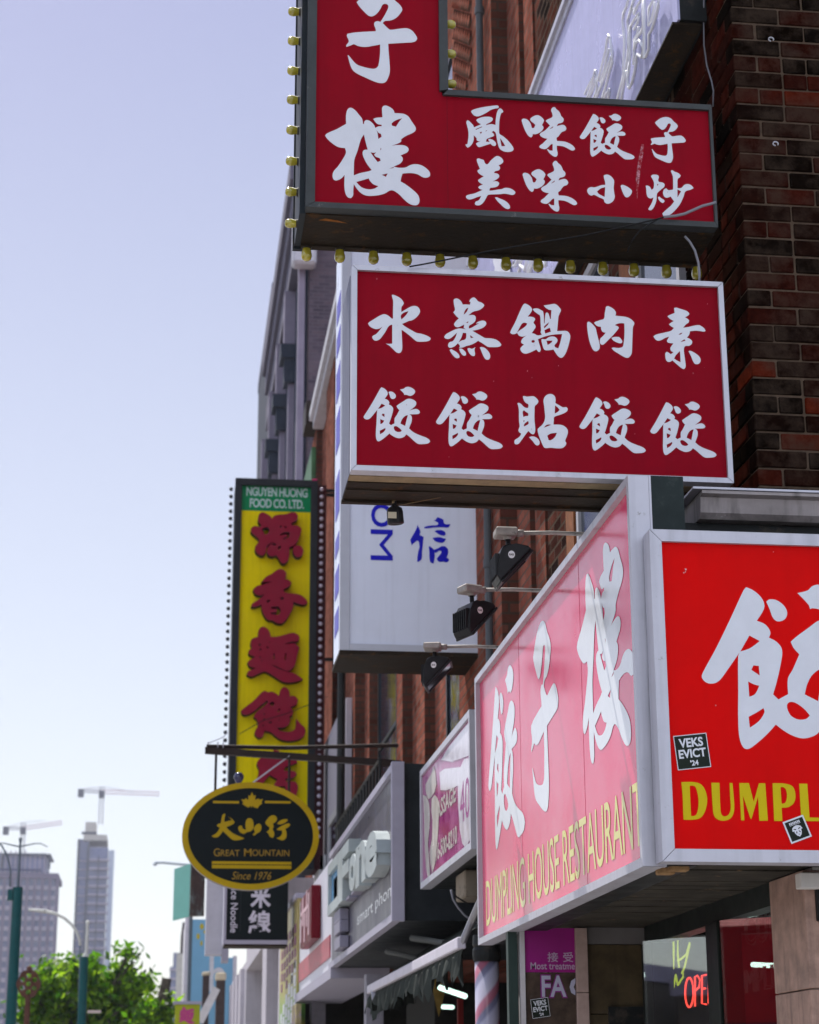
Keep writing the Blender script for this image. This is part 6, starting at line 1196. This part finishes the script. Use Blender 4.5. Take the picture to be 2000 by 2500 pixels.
# ================================================================== far left: lamps, tree, towers, cranes
TEAL = mat('dark_teal_pole_paint', (.008, .075, .080), rough=.35, var=.15); LWHITE = mat('pale_lamp_paint', (.62, .62, .58), rough=.4)
GREYA = mat('slate_arm_paint', (.12, .15, .18), rough=.5)
YL = 42.0
la = thing('street_lamp', at(18, 2500, Y=YL), 'thick dark teal street pole with thin gull-wing arms on top, at the left edge', 'street lamp')
k_ = YL/4727
top = at(44, 2166, Y=YL); mb = MB(); mb.tube([(top.x, YL, 0), (top.x, YL, top.z)], .125, 14, r2=.105); mb.build('pole', TEAL, la)
mb = MB(); mb.box(top.x-.2, top.x-.1, YL-.08, YL+.08, top.z-.28, top.z-.05); mb.build('bracket_box', TEAL, la)
t2 = at(47, 2050, Y=YL); mb = MB(); mb.tube([(top.x, YL, top.z), (top.x, YL, t2.z)], .03, 8, r2=.022); mb.lathe([(.0, .06), (.04, .03), (.04, 0), (.025, -.05)], (top.x, YL, t2.z), (0, 0, 1), 10); mb.build('upper_mast', GREYA, la)
for sgn in (-1, 1):
    w0 = at(47, 2067, Y=YL); mb = MB(); mb.tube([(w0.x, YL, w0.z), (w0.x+sgn*.15, YL, w0.z+.03), (w0.x+sgn*.32, YL, w0.z+.07), (w0.x+sgn*.45, YL, w0.z+.07), (w0.x+sgn*.60, YL, w0.z)], .018, 6, r2=.010); mb.build('arm', GREYA, la, smooth=True)
mb = MB(); mb.tube([at(x, y, Y=YL+1) for x, y in ((-6, 2055), (5, 2065), (15, 2085), (22, 2105), (26, 2130), (25, 2165))], .022, 6); mb.build('arm', GREYA, la, smooth=True)
YM = 46.0
lb = thing('street_lamp', at(203, 2500, Y=YM), 'teal street pole with a white ball-topped mast in front of the green tree', 'street lamp')
top = at(206, 2336, Y=YM); mb = MB(); mb.tube([(top.x, YM, 0), (top.x, YM, top.z)], .105, 14, r2=.095); mb.build('pole', TEAL, lb)
t2 = at(212, 2252, Y=YM); mb = MB(); mb.tube([(top.x+.04, YM, top.z-.02), (top.x+.045, YM, t2.z)], .042, 10, r2=.032); mb.lathe([(0, .05), (.04, .03), (.05, 0), (.03, -.05)], (top.x+.045, YM, t2.z), (0, 0, 1), 10); mb.lathe([(.09, 0), (.06, .06), (.04, .09)], (top.x+.03, YM, top.z), (0, 0, 1), 10); mb.build('upper_mast', LWHITE, lb)
q = at(214, 2470, Y=YM); mb = MB(); mb.box(q.x, q.x+.30, YM-.04, YM+.04, q.z-.03, q.z+.03); mb.build('side_arm', mat('pinkish_bar', (.6, .5, .45), rough=.5), lb)
mb = MB(); mb.tube([at(208, 2264, Y=YM), at(196, 2262, Y=YM), at(184, 2258, Y=YM)], .008, 5); mb.build('guy_wire', GREYA, lb)
YC = 50.0
lc = thing('street_lamp', at(196, 2500, Y=YC), 'white curved cobra-head lamp arm reaching left before the glass tower', 'street lamp')
mb = MB(); mb.tube([(at(197, 2500, Y=YC).x, YC, 0), at(196, 2310, Y=YC)], .02, 8); mb.build('pole', GREYA, lc)
mb = MB(); mb.tube([at(196, 2308, Y=YC), at(194, 2292, Y=YC), at(188, 2276, Y=YC), at(176, 2258, Y=YC), at(158, 2242, Y=YC), at(135, 2230, Y=YC), at(112, 2225, Y=YC)], .034, 8, r2=.04); mb.build('arm', LWHITE, lc, smooth=True)
mb = MB(); mb.tube([at(112, 2225, Y=YC), at(104, 2224, Y=YC), at(85, 2222, Y=YC), at(70, 2221, Y=YC)], .05, 8, r2=.03); mb.build('lamp_head', LWHITE, lc, smooth=True)
YD = 55.0
ld = thing('street_lamp', at(520, 2500, Y=YD), 'pale lamp arm poking out left from behind the teal hanging sign', 'street lamp')
q = at(470, 2112, Y=YD); mb = MB(); mb.tube([(q.x, YD, 0), (q.x, YD, q.z)], .05, 8); mb.build('pole', GREYA, ld)
mb = MB(); mb.tube([at(378, 2106, Y=YD), at(400, 2106, Y=YD), at(430, 2109, Y=YD), q], .035, 8); mb.lathe([(0, .08), (.06, .04), (.06, 0), (0, -.02)], at(379, 2108, Y=YD), (0, 0, -1), 8); mb.build('arm', mat('pale_blue_arm', (.5, .56, .62), rough=.4), ld)
# ornamental post
YE = 40.0
oc2 = at(70, 2402, Y=YE); fo = thing('ornamental_post', (oc2.x, YE, 0), 'rusty brown ornamental post topped by a pierced flower disc before the tree', 'post')
COR = mat('rust_brown_steel', (.10, .045, .032), rough=.8, var=.3)
mb = MB(); mb.tube([(oc2.x, YE, 0), (oc2.x, YE, oc2.z-.22)], .075, 10, r2=.055); mb.build('post', COR, fo)
hl = [[(oc2.x+.23*math.cos(2*math.pi*i/30)*(1+.05*math.cos(6*2*math.pi*i/30)), oc2.z+.27*math.sin(2*math.pi*i/30)*(1+.05*math.cos(6*2*math.pi*i/30))) for i in range(30)]]
for cx, cz in [(0, 0)]+[(.135*math.cos(R(30+60*k)), .16*math.sin(R(30+60*k))) for k in range(6)]: hl.append([(oc2.x+cx+.05*math.cos(2*math.pi*i/12), oc2.z+cz+.05*math.sin(2*math.pi*i/12)) for i in range(12)])
V, Fs = fill2d(hl); mb = MB(); mb.mesh([(u, YE-.03, v) for u, v in V], Fs); mb.mesh([(u, YE+.03, v) for u, v in V], [f[::-1] for f in Fs])
for L in hl:
    for i in range(len(L)): a, b_ = L[i], L[(i+1) % len(L)]; mb.quad((a[0], YE-.03, a[1]), (b_[0], YE-.03, b_[1]), (b_[0], YE+.03, b_[1]), (a[0], YE+.03, a[1]))
mb.build('flower_disc', COR, fo, recalc=False)
mb = MB(); mb.lathe([(0, .36), (.06, .32), (.05, .26), (.03, .24)], (oc2.x, YE, oc2.z), (0, 0, 1), 10); mb.lathe([(.055, .13), (.07, .16), (.05, .19)], (oc2.x, YE, oc2.z+.1), (0, 0, 1), 10); mb.build('finial', COR, fo)

# ------------------------------------------------------------------ tree
LEAF = bpy.data.materials.new('sunlit_leaf'); t, b = nodes_of(LEAF); N = t.nodes
oi = N.new('ShaderNodeAttribute'); oi.attribute_name = 'tone'
t.links.new(oi.outputs['Color'], b.inputs['Base Color']); b.inputs['Roughness'].default_value = .5; b.inputs['Specular IOR Level'].default_value = .3
tl = N.new('ShaderNodeBsdfTranslucent'); t.links.new(oi.outputs['Color'], tl.inputs[0])
mx = N.new('ShaderNodeMixShader'); mx.inputs[0].default_value = .68; t.links.new(b.outputs[0], mx.inputs[1]); t.links.new(tl.outputs[0], mx.inputs[2]); t.links.new(mx.outputs[0], N['Material Output'].inputs[0])
BARK = mat('grey_bark', (.09, .075, .06), rough=.95, var=.4, scale=10, bump=.6)
def tree(label, cx, Y, lobes, nleaf, seed, leaf=.17):
    rr = random.Random(seed); tr = thing('street_tree', (cx, Y, 0), label, 'tree', 'trees at the end of the street')
    mb = MB(); zb = min(l[1]-l[3] for l in lobes)
    mb.tube([(cx, Y, 0), (cx+.1, Y, zb*.6), (cx, Y+.1, zb+.4), (cx+.2, Y, zb+1.6)], .28, 9, r2=.14)
    for (lx, lz, rx, rz, dy) in lobes:
        mb.tube([(cx, Y, zb*.8), (cx+(lx-cx)*.45, Y+dy*.5, zb+(lz-zb)*.45), (lx, Y+dy, lz), (lx+rr.uniform(-.4, .4), Y+dy, lz+rz*.6)], .12, 6, r2=.025)
    mb.build('trunk', BARK, tr)
    bm = bmesh.new(); lc_ = bm.loops.layers.color.new('tone')
    vol = [l[2]*l[2]*l[3] for l in lobes]; tot = sum(vol)
    for l, vv in zip(lobes, vol):
        lx, lz, rx, rz, dy = l
        for c in range(max(4, int(nleaf/14*vv/tot))):
            while True:
                u, v, w = rr.uniform(-1, 1), rr.uniform(-1, 1), rr.uniform(-1, 1); d = u*u+v*v+w*w
                if d < 1 and (d > .25 or rr.random() < .5): break
            cc = Vector((lx+u*rx, Y+dy+v*rx*.55, lz+w*rz)); tone = rr.choice(((.28, .46, .03), (.36, .54, .05), (.46, .62, .08), (.16, .32, .03), (.54, .68, .14)))
            for _ in range(14):
                p = cc+Vector((rr.gauss(0, .22), rr.gauss(0, .22), rr.gauss(0, .18)))
                a = Vector((rr.uniform(-1, 1), rr.uniform(-1, 1), rr.uniform(-1, 1))).normalized(); n = a.cross(Vector((rr.uniform(-1, 1), rr.uniform(-1, 1), rr.uniform(-1, 1)))).normalized()
                s_ = leaf*rr.uniform(.6, 1.2); j = rr.uniform(.8, 1.2)
                vs_ = [bm.verts.new(p-a*s_), bm.verts.new(p+n*s_*.45), bm.verts.new(p+a*s_), bm.verts.new(p-n*s_*.45)]
                f = bm.faces.new(vs_)
                for lo in f.loops: lo[lc_] = (tone[0]*j, tone[1]*j, tone[2]*j, 1)
    bmesh.ops.translate(bm, verts=bm.verts, vec=-Vector(tr.location))
    me = bpy.data.meshes.new('crown'); bm.to_mesh(me); bm.free(); me.materials.append(LEAF)
    o = bpy.data.objects.new('crown', me); COL.objects.link(o); o.parent = tr
    return tr
YTR = 62.0
def lobe(px, py, rpx, rpy, dy=0): q = at(px, py, Y=YTR); k = YTR/4727; return (q.x, q.z, rpx*k, rpy*k, dy)
tree('bushy bright green tree with an uneven crown between the two teal poles and the signs', at(215, 2500, Y=YTR).x, YTR,
     [lobe(118, 2410, 38, 52), lobe(150, 2385, 42, 38, 1), lobe(210, 2410, 44, 52, -1), lobe(225, 2375, 24, 28), lobe(288, 2405, 42, 46, .5), lobe(310, 2365, 20, 26), lobe(330, 2420, 36, 46), lobe(100, 2450, 48, 60, -.5), lobe(200, 2470, 70, 60), lobe(290, 2480, 66, 60, 1), lobe(312, 2330, 5, 14)], 7000, 21)
YTR = 58.0
tree('thin pale green tree branch spray at the right foot of the bushy tree', at(385, 2560, Y=58).x, 58.0,
     [lobe(385, 2490, 26, 34), lobe(405, 2465, 14, 22), lobe(360, 2500, 16, 26)], 1100, 5, leaf=.14)

# ------------------------------------------------------------------ towers and cranes
YT2 = 700.0; kT = YT2/4727
GLT = mat('blue_grey_tower_glass', (.10, .115, .24), rough=.25, var=.25, scale=.05, spec=.6); SLAB = mat('mauve_concrete_slab', (.34, .30, .38), rough=.8, var=.1, scale=.1)
DKT = mat('slate_tower_trim', (.06, .065, .10), rough=.6); PALE = mat('cream_concrete', (.50, .46, .42), rough=.8)
def X_(px, py, Y=YT2): return at(px, py, Y=Y).x
def Z_(px, py, Y=YT2): return at(px, py, Y=Y).z
ta = thing('glass_tower', (X_(215, 2500), YT2, 0), 'slender glass condominium tower under construction below the taller crane', 'tower')
x0, x1 = X_(180, 2300), X_(255, 2300); zt_ = Z_(215, 2048); xm = x0+(x1-x0)*.36
mb = MB(); mb.box(x0, xm, YT2+1, YT2+26, 0, zt_); mb.box(xm+.02, x1, YT2, YT2+25, 0, zt_-3); mb.build('glass_core', GLT, ta)
mb = MB(); z = 30.0
while z < zt_-5: mb.box(xm+.5, x1+.8, YT2-1.3, YT2-.02, z, z+.75); mb.box(x0-.25, xm-.1, YT2+.7, YT2+.98, z, z+.35); z += 3.05
mb.build('balcony_slabs', SLAB, ta)
mb = MB(); mb.box(xm-.5, xm+.3, YT2-.9, YT2+.6, 0, zt_-2); mb.box(x1-3.4, x1-2.9, YT2-1.5, YT2-1.35, 0, zt_-6); mb.box(x0-.2, x0+.6, YT2+.5, YT2+.95, 0, zt_); mb.build('mullion_strip', DKT, ta)
mb = MB(); mb.box(x1+.3, x1+2.2, YT2-1.0, YT2+2, 0, zt_-4); mb.build('hoist_rail', mat('pale_hoist', (.46, .50, .60), rough=.5), ta)
mb = MB(); a, b_ = X_(205, 2030), X_(258, 2030); mb.box(a, b_+.5, YT2-.5, YT2+20, Z_(230, 2052), Z_(230, 2038)); mb.box(X_(208, 2010), X_(234, 2010), YT2+3, YT2+15, Z_(220, 2036), Z_(220, 2004)); mb.build('roof_plant', PALE, ta)
mb = MB(); mb.box(X_(199, 2030), X_(236, 2030), YT2+2, YT2+4, Z_(220, 2034), Z_(220, 2029)); mb.build('roof_rail', DKT, ta)
tb = thing('glass_tower', (X_(60, 2500), YT2-60, 0), 'broad stepped apartment tower with a framed roof crown at far left', 'tower'); Yb = YT2-60
def Xb(px, py): return at(px, py, Y=Yb).x
def Zb(px, py): return at(px, py, Y=Yb).z
xl, xr = Xb(-40, 2300), Xb(128, 2300)
mb = MB(); mb.box(xl, xr, Yb, Yb+25, 0, Zb(60, 2133)); mb.build('lower_block', GLT, tb)
mb = MB(); z = 8.0
while z < Zb(60, 2133)-4: mb.box(xl, xr+.4, Yb-.6, Yb-.02, z, z+1.3); z += 3.2
mb.build('floor_bands', SLAB, tb)
mb = MB(); n_ = 9
for i in range(n_+1): x = xl+(xr-xl)*i/n_+.3; mb.box(x, x+1.0, Yb-.9, Yb-.62, 0, Zb(60, 2136))
mb.box(xl, xr+.9, Yb-1.0, Yb+25.3, Zb(60, 2145), Zb(60, 2132)); mb.build('facade_grid', mat('plum_grid', (.15, .12, .19), rough=.8), tb)
mb = MB(); xr2 = Xb(129, 2150); xq = Xb(128, 2150)
x2l, x2r = Xb(-40, 2150), Xb(127, 2150)
mb.box(x2l, Xb(128, 2150)-2.5, Yb+3, Yb+24, Zb(60, 2131), Zb(60, 2080)); mb.build('upper_block', mat('blue_lilac_glass', (.17, .17, .30), rough=.4, var=.3, scale=.2), tb)
mb = MB()
for i in range(13): x = x2l+(x2r-2.9-x2l)*i/12; mb.box(x, x+.35, Yb+2.6, Yb+2.98, Zb(60, 2131), Zb(60, 2128)+((Zb(60, 2120)-Zb(60, 2128)) if i < 9 else 0)+6)
mb.build('fins', SLAB, tb)
mb = MB(); mb.box(x2l, Xb(100, 2125), Yb+2.4, Yb+2.59, Zb(60, 2124), Zb(60, 2119)); mb.build('dark_band', mat('indigo_band', (.03, .03, .12), rough=.4), tb)
mb = MB(); cx0, cx1 = Xb(2, 2090), Xb(123, 2090)
mb.box(cx0, cx1, Yb+2, Yb+22, Zb(60, 2086), Zb(60, 2082)); mb.box(cx1-.7, cx1, Yb+2, Yb+3, Zb(60, 2118), Zb(60, 2087)); mb.box(cx0, cx0+.7, Yb+2, Yb+3, Zb(60, 2118), Zb(60, 2087)); mb.build('roof_frame', DKT, tb)
mb = MB(); mb.box(Xb(17, 2095), Xb(103, 2095), Yb+5, Yb+18, Zb(60, 2119), Zb(60, 2087)); mb.build('roof_drum', mat('mauve_panel', (.28, .24, .32), rough=.7), tb)
tc_ = thing('glass_tower', (X_(428, 2500), YT2, 0), 'small distant stepped tower just left of the brick row', 'tower')
mb = MB(); mb.box(X_(413, 2450), X_(445, 2450), YT2, YT2+20, 0, Z_(430, 2360)); mb.box(X_(420, 2450), X_(440, 2450), YT2+2, YT2+18, Z_(430, 2360)+.01, Z_(430, 2325)); mb.build('glass_core', GLT, tc_)
mb = MB(); z = 10.
while z < Z_(430, 2362): mb.box(X_(413, 2450)-.3, X_(445, 2450)+.3, YT2-.6, YT2-.02, z, z+.8); z += 3.1
mb.build('floor_bands', SLAB, tc_)
CRN = mat('grey_crane_steel', (.30, .28, .34), rough=.6); CRP = mat('pale_pink_jib', (.62, .48, .55), rough=.6)
def crane(label, pxm, py_base, py_jib, py_top, px_l, px_r, py_l, py_r, Y):
    c = thing('tower_crane', (X_(pxm, py_base, Y), Y, Z_(pxm, py_base, Y)), label, 'crane', 'construction cranes above the towers')
    xm_ = X_(pxm, py_jib, Y); zb, zj, zt2 = Z_(pxm, py_base, Y), Z_(pxm, py_jib, Y), Z_(pxm, py_top, Y)
    def lattice(mb, a, b_, w, n, r):
        d = (b_-a).normalized(); up = Vector((0, 0, 1)) if abs(d.z) < .9 else Vector((1, 0, 0)); s1_ = d.cross(up).normalized()*w/2; s2_ = s1_.cross(d).normalized()*w/2
        C = [s1_+s2_, s1_-s2_, -s1_-s2_, -s1_+s2_]
        for q in C: mb.tube([a+q, b_+q], r, 4)
        for i in range(n):
            p, q = a+(b_-a)*i/n, a+(b_-a)*(i+1)/n
            for k in range(4): mb.tube([p+C[k], q+C[(k+1) % 4]], r*.7, 3)
    mb = MB(); lattice(mb, Vector((xm_, Y, zb)), Vector((xm_, Y, zt2)), 1.5, 14, .10); mb.build('mast', CRN, c)
    mb = MB(); lattice(mb, Vector((xm_, Y, zj)), Vector((X_(px_r, py_r, Y), Y, Z_(px_r, py_r, Y))), 1.3, 22, .08); mb.build('jib', CRP, c)
    mb = MB(); xl_, zl_ = X_(px_l, py_l, Y), Z_(px_l, py_l, Y); lattice(mb, Vector((xm_, Y, zj)), Vector((xl_, Y, zl_)), 1.0, 8, .09); mb.build('counter_jib', CRN, c)
    mb = MB(); mb.box(xl_-.3, xl_+1.8, Y-.8, Y+.8, zl_-2.4, zl_+.5); mb.build('counterweight', DKT, c)
    mb = MB(); mb.tube([(xm_, Y, zt2), (X_(px_r*.55+pxm*.45, py_r, Y), Y, Z_(px_r*.55+pxm*.45, py_r, Y)+.8)], .10, 4); mb.tube([(xm_, Y, zt2), (xl_+2, Y, zl_+.8)], .10, 4); mb.build('tie_bars', CRN, c)
    mb = MB(); mb.box(xm_-1.0, xm_+1.0, Y-1.2, Y+1.2, zj-2.2, zj+.2); mb.build('cab', DKT, c)
crane('taller pale construction crane standing on the slender glass tower', 249, 2012, 1933, 1921, 193, 390, 1930, 1938, YT2+10)
crane('lower pale construction crane behind the broad stepped tower', 57, 2084, 2022, 2008, 10, 152, 2022, 2008, YT2+40)

# ------------------------------------------------------------------ the other side of the street (seen in the window reflections)
OPP = mat('opposite_brick', (.09, .075, .07), rough=.85, var=.3, scale=1)
for i, (y0, y1, h) in enumerate(((8, 24, 3.9), (25, 38, 4.3), (39, 55, 4.0), (56, 80, 6))):
    o = thing('row_building', (-33, (y0+y1)/2, 0), ['low', 'mid-height', 'long low', 'tallest'][i]+' brown brick shop building across the street', 'building', 'buildings across the street')
    mb = MB(); mb.box(-48, -33, y0, y1, 0, h); mb.build('wall', OPP, o)
    mb = MB(); mb.box(-48.2, -32.8, y0-.1, y1+.1, h+.002, h+.4); mb.build('cornice', LST, o)

# red streetcar stopped out on the road (only its reflection shows in the restaurant window)
sc1 = thing('streetcar', (-9, 9, 0), 'red and white streetcar on the far tracks, seen only reflected in the window', 'streetcar')
SRED = mat('streetcar_red_paint', (.34, .012, .02), rough=.3)
mb = MB(); mb.box(-10.3, -7.9, 0, 12.8, .45, 3.35, bev=.15); mb.build('body', SRED, sc1)
for i in range(6): mb = MB(); mb.box(-7.898, -7.885, 0.6+i*2.0, 2.1+i*2.0, 1.5, 2.3); mb.build('window', GLASS2, sc1)
mb = MB(); mb.box(-7.898, -7.89, .3, 12.6, .7, 1.05); mb.build('white_band', WHITE_FACE, sc1)
mb = MB(); mb.box(-10.1, -8.1, 1, 12, .105, .44); mb.build('undercarriage', BLACKM, sc1)

# ------------------------------------------------------------------ the city air that pales the far towers
HZ = bpy.data.materials.new('thin_city_haze'); HZ.use_nodes = True; hn = HZ.node_tree; hn.nodes.remove(hn.nodes['Principled BSDF'])
pv = hn.nodes.new('ShaderNodeVolumePrincipled'); pv.inputs['Color'].default_value = (.86, .90, 1.0, 1); pv.inputs['Density'].default_value = .00022; pv.inputs['Anisotropy'].default_value = .2
hn.links.new(pv.outputs[0], hn.nodes['Material Output'].inputs['Volume'])
mb = MB(); mb.box(-420, 420, -60, 800, -1, 140); tag(mb.build('haze', HZ), kind='stuff')
